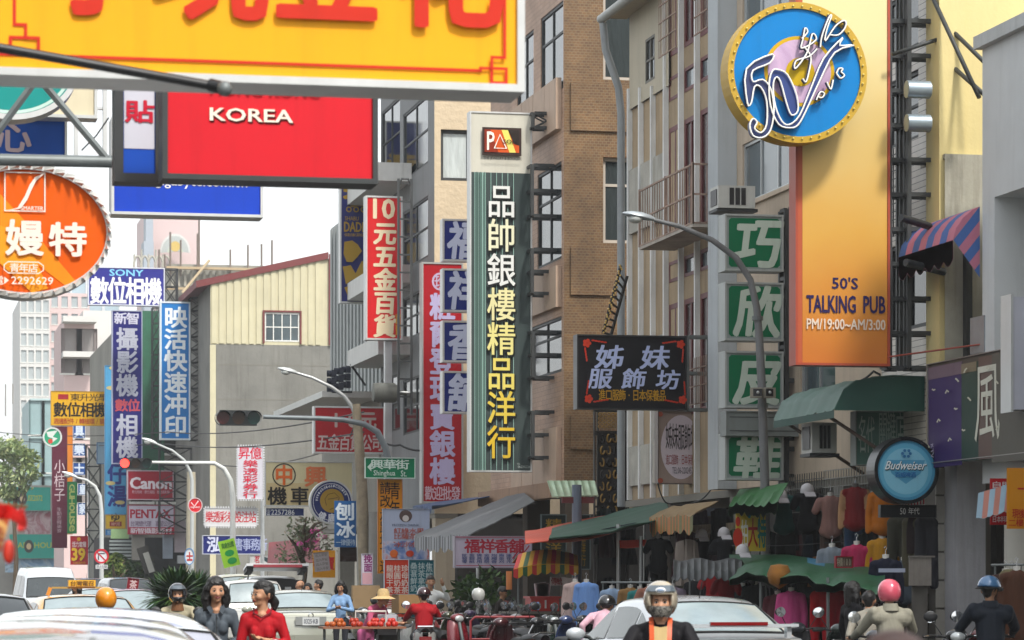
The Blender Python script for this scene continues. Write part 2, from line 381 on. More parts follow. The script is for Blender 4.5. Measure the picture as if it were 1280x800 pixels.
# ================================================================ facades
class Face:
    """a wall plane; kind 'x' faces -x (along the street), 'y' faces the camera. a = coordinate along it, d = depth into the wall"""
    def __init__(s, kind, P): s.k = kind; s.P = P
    def pt(s, a, z, d=0): return (s.P+d, a, z) if s.k == 'x' else (a, s.P+d, z)
    def box(s, mb, a0, a1, z0, z1, d0, d1, m):
        if s.k == 'x': mb.box(s.P+d0, s.P+d1, a0, a1, z0, z1, m)
        else: mb.box(a0, a1, s.P+d0, s.P+d1, z0, z1, m)
    def wall(s, mb, a0, a1, z0, z1, holes, m, dep=.22):
        As = sorted({a0, a1, *[h[0] for h in holes], *[h[1] for h in holes]}); Zs = sorted({z0, z1, *[h[2] for h in holes], *[h[3] for h in holes]})
        As = [a for a in As if a0 <= a <= a1]; Zs = [z for z in Zs if z0 <= z <= z1]
        for i in range(len(As)-1):
            j = 0
            while j < len(Zs)-1:
                am = (As[i]+As[i+1])/2; zm = (Zs[j]+Zs[j+1])/2
                inside = any(h[0] < am < h[1] and h[2] < zm < h[3] for h in holes)
                if not inside:
                    j2 = j
                    while j2+1 < len(Zs)-1 and not any(h[0] < am < h[1] and h[2] < (Zs[j2+1]+Zs[j2+2])/2 < h[3] for h in holes): j2 += 1
                    mb.quad(s.pt(As[i], Zs[j]), s.pt(As[i+1], Zs[j]), s.pt(As[i+1], Zs[j2+1]), s.pt(As[i], Zs[j2+1]), m); j = j2
                j += 1
        for h in holes:
            a, b, c, d = h[:4]
            for p, q in (((a, c), (a, d)), ((a, d), (b, d)), ((b, d), (b, c)), ((b, c), (a, c))):
                mb.quad(s.pt(p[0], p[1], 0), s.pt(q[0], q[1], 0), s.pt(q[0], q[1], dep), s.pt(p[0], p[1], dep), m)
        return mb
    def window(s, parent, h, fm, gm, nx=2, nz=1, dep=.12, fw=.05, sill=None, split=None, cur=None):
        a, b, c, d = h[:4]; f = MB()
        for q in ((a, a+fw, c, d), (b-fw, b, c, d), (a+fw, b-fw, c, c+fw), (a+fw, b-fw, d-fw, d)): s.box(f, *q, dep, dep+.07, fm)
        zs = [c+fw]+([c+(d-c)*split] if split else [c+(d-c)*k/nz for k in range(1, nz)])+[d-fw]
        for k in range(1, nx): ak = a+(b-a)*k/nx; s.box(f, ak-fw*.4, ak+fw*.4, c+fw, d-fw, dep+.005, dep+.065, fm)
        for z in zs[1:-1]: s.box(f, a+fw, b-fw, z-fw*.4, z+fw*.4, dep+.008, dep+.06, fm)
        if sill: s.box(f, a-.06, b+.06, c-.07, c, -.05, dep, sill)
        o = f.build('window', parent)
        for k in range(nx):
            for z0, z1 in zip(zs[:-1], zs[1:]):
                g = MB(); s.box(g, a+(b-a)*k/nx+.01, a+(b-a)*(k+1)/nx-.01, z0+.01, z1-.01, dep+.03, dep+.04, gm)
                g.build('pane', o)
        return o
def shell(mb, x0, x1, y0, y1, z0, z1, m):            # the plain faces behind a facade: sides, back and roof
    mb.quad((x0, y1, z0), (x1, y1, z0), (x1, y1, z1), (x0, y1, z1), m); mb.quad((x1, y0, z0), (x1, y1, z0), (x1, y1, z1), (x1, y0, z1), m)
    mb.quad((x0, y0, z1), (x1, y0, z1), (x1, y1, z1), (x0, y1, z1), m); return mb
def arcade(parent, x, y0, y1, ztop, step=4.2, cm=CONC, cw=.45, depth=3.6):
    """ground floor set back behind columns: ceiling, back wall with shutters and shop openings, columns"""
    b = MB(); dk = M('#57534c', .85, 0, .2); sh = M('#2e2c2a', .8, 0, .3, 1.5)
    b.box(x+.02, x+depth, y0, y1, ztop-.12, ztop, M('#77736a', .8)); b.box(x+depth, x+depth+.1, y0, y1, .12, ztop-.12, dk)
    b.build('arcade', parent)
    y = y0+.6
    while y < y1-1.5:
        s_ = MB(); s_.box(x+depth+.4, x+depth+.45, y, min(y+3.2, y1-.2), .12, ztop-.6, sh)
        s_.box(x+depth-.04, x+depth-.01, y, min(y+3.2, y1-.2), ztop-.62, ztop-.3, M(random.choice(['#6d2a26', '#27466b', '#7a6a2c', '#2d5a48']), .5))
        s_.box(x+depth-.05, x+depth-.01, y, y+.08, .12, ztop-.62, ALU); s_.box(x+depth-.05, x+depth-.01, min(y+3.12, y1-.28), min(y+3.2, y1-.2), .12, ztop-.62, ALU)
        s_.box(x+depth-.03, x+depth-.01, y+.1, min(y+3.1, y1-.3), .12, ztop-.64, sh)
        s_.build('shopfront', parent); y += step
    y = y0+.02
    while y < y1-.3:
        MB().box(x+.03, x+.03+cw, y, y+cw, .12, ztop-.12, cm).build('column', parent); y += step

CREAM = M('#d6c58c', .85, 0, .07, .7, streak=.10, bump=.15, bsc=18); GREYW = M('#b3b6b6', .85, 0, .1, 1.2, streak=.35, bump=.2, bsc=15)
WTILE = Mtile('#cfc9c0', '#c4bdb2', '#6f6862', .62, .085, .006, .4, .0, .15)
BEIGE = M('#b7a793', .85, 0, .1, 1, streak=.35); OLDW = M('#a7a497', .9, 0, .2, 1.4, streak=.65, bump=.2, bsc=20)
WHITEW = M('#c4c7c8', .8, 0, .07, .9, streak=.16, bump=.1)

# ---------------- A: white building at the right edge of the picture
yA0, yA1 = 30.0, yat(1228, W-.1)
A = T('white_building', 'white rendered building with a sloping coping at the right edge, beside the striped awning', 'building', (W, 33, 0))
fa = Face('x', W-.1); mb = MB()
zb = zat(252, W, yA1); zl = zat(565, W, yA1)
hA = [(30.4, yA1-.42, zl, zb)]
ztA = zat(62, W, yA1)
fa.wall(mb, yA0, yA1, zl-.4, ztA, hA, WHITEW, .9)
mb.quad((W-.1, yA1, zl-.4), (W+8, yA1, zl-.4), (W+8, yA1, ztA), (W-.1, yA1, ztA), WHITEW)
mb.quad((W-.1, yA0, zl-.4), (W+8, yA0, zl-.4), (W+8, yA0, ztA), (W-.1, yA0, ztA), WHITEW)
mb.box(W+.8, W+.9, 30.1, yA1-.1, zl, zb, M('#b9b6aa', .9, 0, .12, 1, streak=.4)); mb.build('wall', A)
mb = MB(); mb.box(W-.2, W+8, yA0, yA1+.06, ztA, ztA+.16, GREYW); mb.build('coping', A)
mb = MB()   # gutter pipes on the recess wall
for y in (33.2, 34.9, 35.6): mb.path([(W+.72, y, zl), (W+.70, y+.02, (zl+zb)/2), (W+.72, y, zb-.1)], .035, ALU)
mb.build('downpipe', A)
for k, y in enumerate((31.5, yA1-.5)):
    b = MB(); b.lathe((W+.35, y, .12), [(.33, 0), (.33, zl-.5)], M('#b9b7ae', .7, 0, .1, 1.5, streak=.5), 28); b.build('column', A)
# annex wall between the white building and the tiled one
yN = yat(1228, W)+.9; N_ = T('annex_wall', 'weathered low annex wall behind the striped awning, left of the white column', 'building', (W+.4, yN, 0))
za = zat(192, W, yN); b = MB(); fn = Face('y', yN+.45); fn.wall(b, xat(1181, yN+.45), W+4, 3.1, za, [], OLDW)
b.box(xat(1181, yN+.45), W+4, yN+.45, yN+1.4, za, za+.06, OLDW); b.build('wall', N_)
x0, x1, z0, z1 = RY(1186, 1212, 206, 168, yN+.6); b = MB(); b.lathe(((x0+x1)/2, yN+.9, za+.06), [(.001, .62), (.12, .6), (.15, .5), (.15, 0)], WHITEP, 16); b.build('water_tank', N_)
bb = MB(); x0, x1, z0, z1 = RY(1205, 1218, 300, 590, yN+.4)
bb.box(x0, x0+.08, yN+.3, yN+.44, z0 if z0 < z1 else z1, max(z0, z1), DSTEEL); bb.build('pipe', N_)

# ---------------- B: tiled building behind the pub sign
yB0, yB1 = yat(1179, W), yat(921, W)
B = T('tiled_building', 'cream building with white tiled street front and a blank yellow side wall, behind pub sign', 'building', (W, yB0, 0))
fb = Face('x', W); ztB = 14.5; hs_ = []
wins = [((928, 992, -45, 42), 3, 1), ((928, 992, 165, 243), 3, 1), ((1000, 1044, 440, 492), 2, 1), ((1108, 1148, -6, 66), 2, 2), ((1108, 1148, 96, 180), 2, 2), ((1112, 1160, 302, 412), 2, 1)]
for w_, nx, nz in wins: hs_.append(RX(*w_, W))
b = MB(); yT = yat(1102, W)
fb.wall(b, yB0, yT, 3.1, ztB, [h for h in hs_ if h[1] < yT], WTILE)
fb.wall(b, yT, yB1, 3.1, ztB, [h for h in hs_ if h[1] >= yT], BEIGE)
b.quad((W, yB0, 3.1), (W+9, yB0, 3.1), (W+9, yB0, ztB), (W, yB0, ztB), CREAM); shell(b, W, W+9, yB0, yB1, 3.1, ztB, CREAM); b.build('wall', B)
for h, (w_, nx, nz) in zip(hs_, wins): fb.window(B, h, ALU if w_[0] < 1100 else DSTEEL, GLASSB if w_[0] < 1100 else GLASS, nx, nz, .03, sill=BEIGE if w_[0] < 1000 else None)
b = MB(); fb.box(b, yB0-.02, yB0+.5, 3.1, ztB+.2, -.06, .3, CREAM); b.build('corner_pillar', B)
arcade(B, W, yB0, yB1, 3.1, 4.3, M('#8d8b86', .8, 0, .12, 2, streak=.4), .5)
b = MB()   # burglar grille over the street windows
for a in np.arange(RX(1108, 1160, 200, 300, W)[0], RX(1108, 1160, 200, 300, W)[1], .14): b.box(W-.3, W-.285, a, a+.012, zat(300, W, 39.5), zat(190, W, 39.5), DSTEEL)
for z in np.arange(zat(300, W, 39.5), zat(190, W, 39.5), .11): b.box(W-.3, W-.288, RX(1108, 1160, 200, 300, W)[0], RX(1108, 1160, 200, 300, W)[1], z, z+.012, DSTEEL)
b.build('window_grille', B)['kind'] = 'stuff'
def ac_unit(u0, u1, v0, v1, y, label, x=None):
    xa, xb, za, zb_ = RY(u0, u1, v0, v1, y); t = T('air_conditioner', label, 'air conditioner', (xa, y, za))
    b = MB(); g = M('#b7b8b2', .5, 0, .1, 4, streak=.3); b.box(xa, xb, y, y+.5, za, zb_, g); b.build('casing', t)
    w_ = xb-xa; 
    for k in range(3): b = MB(); b.box(xa+w_*(.3+.16*k), xa+w_*(.42+.16*k), y-.012, y-.002, za+(zb_-za)*.14, zb_-(zb_-za)*.1, BLACKP); b.build('louvre', t)
    b = MB(); b.box(xa-.012, xa-.002, y+.08, y+.42, za+.05, zb_-.05, BLACKP); b.build('side_grille', t)
    b = MB(); b.box(xa-.02, xb+.05, y+.03, y+.5, za-.05, za-.005, DSTEEL); b.build('bracket', t); return t
ac_unit(898, 944, 232, 260, yat(944, W-.5)+.2, 'weathered white window air conditioner left of the top green sign')

# ---------------- C: building with white vertical fins
yC0, yC1 = yat(921, W)+.01, yat(779, W-.02)
C_ = T('finned_building', 'tan building with tall white vertical fins and dark red window frames', 'building', (W, yC0, 0))
TAN = M('#a08c70', .88, 0, .16, 1.2, streak=.5, bump=.15); PANEL = M('#a8a59b', .9, 0, .25, 1.6, streak=.7); FIN = M('#dcdddb', .75, 0, .12, 1.2, streak=.55)
SHEET = M('#aea590', .7, 0, .08, 1, streak=.25); REDF = M('#5e2325', .55, 0, .12); fc = Face('x', W+.15)
fins = [784, 798, 813, 829, 848, 868]; fy = [yat(u, W+.06) for u in fins]; edges = [yC0+1.7]+fy[::-1]+[yC1]
def zc(v): return zat(v, W, yat(842, W))
holes = []; kinds = []
def rowh(va, vb, i0, i1, kind):
    for i in range(i0, i1):
        y0, y1 = edges[i]+.1, edges[i+1]-.1
        if y1-y0 > .3: holes.append((y0, y1, zc(vb), zc(va))); kinds.append(kind)
rowh(-120, 62, 0, 3, 'red'); rowh(88, 118, 0, 3, 'small'); rowh(152, 296, 0, 3, 'red'); rowh(322, 348, 0, 3, 'small'); rowh(376, 520, 0, 3, 'red')
rowh(178, 255, 3, 7, 'grey'); rowh(410, 500, 3, 7, 'grey')
holes = [h for h in holes]; mb = MB(); zr = zat(28, W, yat(770, W)); ysp = yat(829, W)
fc.wall(mb, yC0, ysp, 3.1, 15.5, [h for h in holes if h[1] <= ysp+.05], TAN); fc.wall(mb, ysp, yC1, 3.1, zc(98), [h for h in holes if h[0] >= ysp-.05 and h[3] < zc(98)], TAN)
wsheet = (yat(812, W), yat(800, W), zc(78), zc(20)); Face('x', W+.1).wall(mb, ysp, yC1, zc(98), zr, [wsheet], SHEET)
mb.quad((W+.1, yC1, 3.1), (W+9, yC1, 3.1), (W+9, yC1, zr), (W+.1, yC1, zr), TAN)
shell(mb, W+.15, W+9, yC0, ysp, 3.1, 15.5, TAN); mb.quad((W+.15, ysp, zr), (W+9, ysp, zr), (W+9, yC1, zr), (W+.15, yC1, zr), SHEET); mb.build('wall', C_)
for h, k in zip(holes, kinds):
    if h[3] > zc(98) and h[0] > ysp: continue
    if k == 'red': fc.window(C_, h, REDF, M('#33201f', .25, 0, .4, 1.), 2, 1, -.01, .09)
    elif k == 'small': fc.window(C_, h, REDF, GLASSB, 1, 1, -.01, .06)
    else: fc.window(C_, h, M('#8f8f86', .7), GLASS, 2, 1, -.01, .06)
Face('x', W+.1).window(C_, wsheet, M('#5a574e', .6), GLASS, 2, 2, .0, .05)
for i, y in enumerate(fy):
    b = MB(); zt = 15.5 if i > 2 else zc(70+8*i); b.box(W+.06, W+.16, y-.04, y+.04, 3.12, zt, FIN); b.build('fin', C_)
b = MB(); b.box(W-.32, W+.6, yC0, yC0+.6, 3.1, 15.6, M('#aab0b3', .75, 0, .08, 1, streak=.3)); b.build('pillar', C_)
b = MB()   # eave gutter and downpipe of the added storey
b.tube((W-.35, ysp-.4, zr), (W-.35, yC1+.4, zr), .09, M('#9ea09c', .5, 0, .1, streak=.4), 10); b.box(W-.3, W+.15, ysp, yC1+.4, zr+.02, zr+.1, SHEET); b.build('gutter', C_)
b = MB(); yp = yC1+.25; b.path([(W-.35, yp, zr-.1), (W-.3, yp, zr-.6), (W-.05, yp, zr-1.3), (W, yp, zr-1.8), (W, yp, 6), (W, yp, 3.0)], .075, M('#8f9496', .5, .1, .1, streak=.4), 12); b.build('downpipe', C_)
for v in (205, 470):                                  # bands of cement panel between the left fins
    for i in range(3, 7):
        if edges[i+1]-edges[i] < .3: continue
        b = MB(); b.box(W+.08, W+.14, edges[i]+.07, edges[i+1]-.07, zc(v+60 if v < 300 else v+130), zc(v-25 if v < 300 else v+78), PANEL); b.build('panel', C_)
# balcony cage
b = MB(); ya, yb2 = yat(884, W-.3), yat(806, W-.45); z0, z1 = zat(280, W-.4, yat(884, W-.3)), zat(205, W-.4, yat(884, W-.3)); RU = M('#9a8273', .75, .1, .3, 3, streak=.5)
b.box(W-.55, W+.1, ya, yb2, z0-.05, z0, M('#a89f94', .85, 0, .2, streak=.5))
for z in (z0+.02, (z0+z1)/2, z1):
    b.box(W-.55, W-.52, ya, yb2, z-.015, z+.015, RU); b.box(W-.55, W, ya, ya+.03, z-.015, z+.015, RU)
for y in np.arange(ya, yb2, .17): b.box(W-.545, W-.53, y, y+.012, z0, z1, RU)
for x in np.arange(W-.55, W, .12): b.box(x, x+.012, ya, ya+.012, z0, z1, RU)
for y in (ya, (ya+yb2)/2, yb2): b.box(W-.56, W-.52, y, y+.04, z0, z1+.03, RU)
b.build('balcony', C_)
for (u0, u1, va, vb) in ((824, 846, -60, 66), (868, 885, -60, 40), (862, 884, 446, 505)):   # burglar bars
    y0, y1, z0, z1 = RX(u0, u1, va, vb, W-.2); b = MB()
    for y in np.arange(y0, y1, .11): b.box(W-.21, W-.2, y, y+.01, z0, z1, RU)
    for z in np.arange(z0, z1, .3): b.box(W-.22, W-.2, y0, y1, z, z+.02, RU)
    b.build('window_bars', C_)
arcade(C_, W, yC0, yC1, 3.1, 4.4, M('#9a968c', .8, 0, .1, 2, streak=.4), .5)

# ---------------- D: tan brick-tiled building
yD0, yD1 = yat(705, W), 68.3
D_ = T('brick_tile_building', 'brick-tiled building with a yellow-brown side and pinkish street front', 'building', (W, yD0, 0))
BRK = Mtile('#7c5a36', '#65472c', '#837255', .085, .055, .006, .6, .5, .3); PINK = Mtile('#b09079', '#a8876f', '#8c7160', .3, .1, .006, .6, .5, .2)
zd = lambda v: zat(v, xat(740, yD0), yD0)
fD = Face('y', yD0); wD = [RY(754, 800, 100, -20, yD0), RY(754, 800, 304, 197, yD0)]; wD = [(a, b_, min(c, d), max(c, d)) for a, b_, c, d in wD]
mb = MB(); fD.wall(mb, W, W+9, 3.6, 16.5, wD, BRK); fDx = Face('x', W)
wx = [RX(676, 704, 12, 120, W), RX(672, 702, 210, 330, W), RX(664, 702, 402, 470, W)]
wx2 = [RX(646, 667, 45, 150, W), RX(642, 662, 250, 360, W)]
fDx.wall(mb, yD0, yD1, 3.6, 16.5, wx+wx2, PINK); shell(mb, W, W+9, yD0, yD1, 3.6, 16.5, PINK); mb.build('wall', D_)
for h in wD: fD.window(D_, h, M('#b5aca0', .6), Mfolds('#2d3536', .5, 14), 1, 1, .1, .07, split=.68)
for h in wx+wx2: fDx.window(D_, h, DSTEEL, GLASS, 2, 1, .02, .06, split=.66)
b = MB()
for va, vb in ((104, 164), (310, 369), (520, 562)): fD.box(b, xat(713, yD0), W+8.9, zd(vb), zd(va), -.05, .0, BRK)
b.build('brick_band', D_)
for va, vb in ((118, 180), (345, 395), (540, 610)):      # spandrel slabs of the street front
    y0, y1, z0, z1 = RX(645, 702, va, vb, W)
    for k in range(4):
        yy = y0+(y1-y0)*k/4; b = MB(); b.box(W-.12, W-.003, yy, yy+(y1-y0)/4-.03, z0, z1, M('#b29a86', .7, 0, .1, 2, streak=.25)); b.build('spandrel_slab', D_)
arcade(D_, W, yD0, yD1, 3.6, 3.7, M('#4e4234', .8, 0, .2, 2), .5)  # columns coloured dark to stand for the shade behind the stalls
b = MB(); b.box(W+3.7, W+12, yD0+.02, yD0+.2, .12, 3.58, M('#24211e', .8, 0, .3, 1)); b.box(W+3.7, W+12, yD1-.2, yD1-.02, .12, 3.58, M('#24211e', .8, 0, .3, 1)); b.build('ground_floor_wall', D_)  # near-black walls: the dimness of the ground floor is in the colour
b = MB(); fDx.box(b, yD0, yD1, 3.3, 3.62, -.3, -.01, M('#94765f', .8, streak=.4)); b.build('lintel', D_)
# steel sign cages on the street front of the brick building
def cage(u0, u1, v0, v1, y, label, nz=3, dd=.5, cross=False, name='steel_bracket', m=DSTEEL, r=.035):
    xa, xb, za, zb_ = RY(u0, u1, v0, v1, y); t = MB(); za, zb_ = min(za, zb_), max(za, zb_)
    for yy in (y, y+dd):
        for x in (xa, xb): t.box(x-r, x+r, yy-r, yy+r, za, zb_, m)
        for k in range(nz):
            z = za+(zb_-za)*k/(nz-1); t.box(xa+r, xb-r, yy-r*.9, yy+r*.9, z-r, z+r, m)
            if cross and k < nz-1:
                z2 = za+(zb_-za)*(k+1)/(nz-1); t.tube((xa, yy, z), (xb, yy, z2), r*.5, m, 5); t.tube((xa, yy, z2), (xb, yy, z), r*.5, m, 5)
    for x in (xa, xb):
        for k in range(nz): z = za+(zb_-za)*k/(nz-1); t.box(x-r*.8, x+r*.8, y+r, y+dd-r, z-r*.8, z+r*.8, m)
    return tag(t.build(name), label, 'bracket')

# ---------------- E: beige building beyond the alley
yE0, yE1 = yat(543, W), yat(476, W)
E = T('beige_building', 'beige rough-rendered building with one white-curtained window, behind the small blue signs', 'building', (W, yE0, 0))
ROUGH = M('#cbb99c', .95, 0, .07, 1.2, streak=.12, bump=.9, bsc=9); fE = Face('y', yE0); mb = MB()
wE = [RY(551, 588, 226, 162, yE0), RY(600, 640, 40, 120, yE0)]; wE = [(a, b_, min(c, d), max(c, d)) for a, b_, c, d in wE]
fE.wall(mb, W, W+9, 3.3, 18.5, wE, ROUGH); fE.wall(mb, W+.6, W+12, 0, 3.3, [], M('#2e2a26', .9, 0, .3, 1)); fEx = Face('x', W)  # street-level wall painted dark in place of the shade there
wEx = []
for va, vb in ((130, 215), (255, 330), (365, 420), (470, 540)): wEx += [RX(477, 500, va, vb, W), RX(504, 535, va, vb, W)]
fEx.wall(mb, yE0, yE1, 3.3, 18.5, wEx, M('#77797a', .7, 0, .12, 1, streak=.3)); shell(mb, W, W+9, yE0, yE1, 3.3, 18.5, ROUGH); mb.build('wall', E)
fE.window(E, wE[0], DSTEEL, Mfolds('#b9c1c0', .6, 9), 1, 1, .1, .08); fE.window(E, wE[1], DSTEEL, GLASSB, 2)
for h in wEx: fEx.window(E, h, DSTEEL, GLASS, 2, 2, .02, .06)
for v in (222, 345, 432):
    y0, y1, z0, z1 = RX(474, 515, v-2, v+20, W); b = MB(); b.box(W-.9, W-.01, y0, y1, z0, z1, M('#c9c9c5', .7, streak=.3)); b.build('balcony', E)
arcade(E, W, yE0, yE1, 3.3, 4.2, M('#a89c88', .8, streak=.4), .5)
b = MB()
for x in (xat(498, yE0-.5), xat(514, yE0-.5)): b.box(x-.03, x+.03, yE0-.55, yE0-.49, zat(520, W, yE0), zat(228, W, yE0), DSTEEL)
for v in range(234, 520, 22): z = zat(v, W, yE0); b.box(xat(498, yE0-.5), xat(514, yE0-.5), yE0-.54, yE0-.5, z-.02, z+.02, DSTEEL)
b.path([(xat(498, yE0-.5), yE0-.52, zat(236, W, yE0)), (xat(502, yE0-.5), yE0-.52, zat(228, W, yE0)), (xat(510, yE0-.5), yE0-.52, zat(228, W, yE0)), (xat(514, yE0-.5), yE0-.52, zat(236, W, yE0))], .03, DSTEEL)
tag(b.build('ladder'), 'tall dark ladder-like steel frame between the red hardware sign and the beige wall', 'ladder')

# ---------------- G: low grey metal building between
yG0, yG1 = yat(474, W), 95.5
G_ = T('grey_metal_building', 'grey corrugated metal upper storey with a white canopy slab, left of the red hardware sign', 'building', (W, yG0, 0))
GM = M('#8f9493', .55, .2, .12, 1, streak=.4); mb = MB(); zg0, zg1 = zat(402, W, yG0), zat(295, W, yG0)
mb.box(W, W+8, yG0, yG1, 3.2, zat(490, W, yG0), M('#8c8a83', .85, streak=.4)); mb.box(W+.3, W+8, yG0+.2, yG1, zat(490, W, yG0), zg0, GM); mb.box(W+.3, W+8, yG0+.3, yG1, zg0, zg1+1.5, GM); mb.build('wall', G_)
for k in range(16):
    yy = yG0+.3+k*(yG1-yG0-.4)/16; b = MB(); b.box(W+.2, W+.29, yy, yy+.32, zat(488, W, yG0), zg1+1.4, GM); b.build('metal_panel', G_)
b = MB(); b.box(W-1.6, W+.1, yG0+.1, yG1-.5, zat(497, W, yG0), zat(489, W, yG0), M('#c6c7c2', .6, streak=.2)); b.build('canopy', G_)
arcade(G_, W, yG0, yG1, 3.2, 3.8)

# row of shophouses nearer than the frame, which shade the pavement
for (y0, y1, h_) in ((4, 16.9, 11), (17, 29.9, 10)):
    nb = T('corner_shophouse', 'plain rendered shophouse %s along the right pavement, before the white building' % ('nearest' if y0 < 10 else 'next'), 'building', (W, y0, 0)); m_ = MB(); hh = []
    for y in np.arange(y0+1, y1-2, 3): hh += [(y, y+1.6, 4.4, 6), (y, y+1.6, 7.4, 9)]
    Face('x', W).wall(m_, y0, y1, 3.3, h_, hh, WHITEW); m_.quad((W, y0, 0), (W+9, y0, 0), (W+9, y0, h_), (W, y0, h_), WHITEW); shell(m_, W, W+9, y0, y1, 0, h_, WHITEW); m_.build('wall', nb); arcade(nb, W, y0, y1, 3.3)
    for h in hh: Face('x', W).window(nb, h, ALU, GLASS, 2)
lb = T('left_shophouse', 'plain shophouse row on the left pavement that carries the hanging signs', 'building', (-4.6, 5, 0)); m_ = MB(); m_.box(-14, -4.6, 5, 60, 3.3, 12, WHITEW); m_.build('wall', lb)
m_ = MB(); m_.box(-14, -8, 5, 60, 0, 3.3, M('#4a463f', .8)); [m_.box(-5.1, -4.65, y, y+.45, 0, 3.3, CONC) for y in np.arange(5.2, 59, 4.5)]; m_.build('arcade', lb)

# ---------------- F: grey gable end across the side street
yF = 126.0
F_ = T('grey_gable_building', 'grey rendered gable end with cream corrugated cladding and a dark red roof edge', 'building', (xat(262, yF), yF, 0))
FG = M('#7b7a74', .9, 0, .22, .5, streak=.5, bump=.3, bsc=10); FC = M('#c2bb9c', .6, 0, .08, 1, streak=.2); DRED = M('#6d2c2c', .6)
xL, xP, xR = xat(263, yF), xat(410, yF), xat(520, yF); zF = lambda v: zat(v, xat(330, yF), yF)
gable = lambda x: zF(357)+(zF(320)-zF(357))*(x-xL)/(xP-xL)
fF = Face('y', yF); mb = MB(); fF.wall(mb, xL, xR, 0, zF(431), [], FG)
wF = [RY(331, 374, 391, 427, yF), RY(437, 445, 393, 424, yF)]; wF = [(a, b_, min(c, d), max(c, d)) for a, b_, c, d in wF]
fF.wall(mb, xL, xR, zF(431), zF(388), wF, FC)
mb.add([(xL, yF, zF(388)), (xP, yF, zF(388)), (xP, yF, zF(322)), (xL, yF, zF(357))], [(0, 1, 2, 3)], FC); mb.quad((xP, yF, zF(388)), (xR, yF, zF(388)), (xR, yF, zF(330)), (xP, yF, zF(322)), FC)
mb.quad((xL, yF, 0), (xL, yF+30, 0), (xL, yF+30, zF(357)), (xL, yF, zF(357)), FG); mb.build('wall', F_)
def ribs(x0, x1, top, bot, holes):
    x = x0; 
    while x < x1:
        zb_, zt_ = zF(bot), top(x+.12); segs = [(zb_, zt_)]
        for h in holes:
            if h[0]-.12 < x+.12 < h[1]+.12: segs = [(zb_, h[2]-.05), (h[3]+.05, zt_)]
        b = MB()
        for s0, s1 in segs:
            if s1-s0 > .1: b.box(x, x+.2, yF-.045, yF-.004, s0, s1-.02, FC)
        if b.v: b.build('cladding_board', F_)
        x += .31
ribs(xL+.05, xP-.3, gable, 430, wF); ribs(xP+.25, xR-.2, lambda x: zF(331), 430, wF)
for h in wF:
    o = fF.window(F_, h, WHITEP, GLASSB, 4 if h[1]-h[0] > .8 else 1, 2, -.02, .05); b = MB()
    for q in ((h[0]-.09, h[0]-.02, h[2]-.09, h[3]+.09), (h[1]+.02, h[1]+.09, h[2]-.09, h[3]+.09), (h[0]-.02, h[1]+.02, h[3]+.02, h[3]+.09)): fF.box(b, *q, -.09, -.002, DRED)
    b.build('window_surround', F_)
b = MB(); th = .28
b.add([(xL-.6, yF-.12, gable(xL-.6)), (xP, yF-.12, zF(322)), (xP, yF-.12, zF(322)+th), (xL-.6, yF-.12, gable(xL-.6)+th),
       (xL-.6, yF+30, gable(xL-.6)), (xP, yF+30, zF(322)), (xP, yF+30, zF(322)+th), (xL-.6, yF+30, gable(xL-.6)+th)], [(0, 1, 2, 3), (3, 2, 6, 7), (0, 4, 5, 1), (0, 3, 7, 4), (1, 5, 6, 2)], DRED)
b.box(xP+.02, xP+.22, yF-.12, yF-.05, zF(430), zF(322)+.2, DRED); b.box(xP+.22, xR, yF-.12, yF+8, zF(330), zF(330)+.2, DRED); b.build('roof_edge', F_)
b = MB(); b.box(xL-.02, xL+.22, yF-.06, yF-.003, 0, zF(432), FC); b.build('corner_strip', F_)
for v in (457, 500, 560): b = MB(); b.box(xL+.3, xR, yF-.006, yF-.002, zF(v), zF(v)+.03, M('#77746b', .9)); b.build('wall_joint', F_)
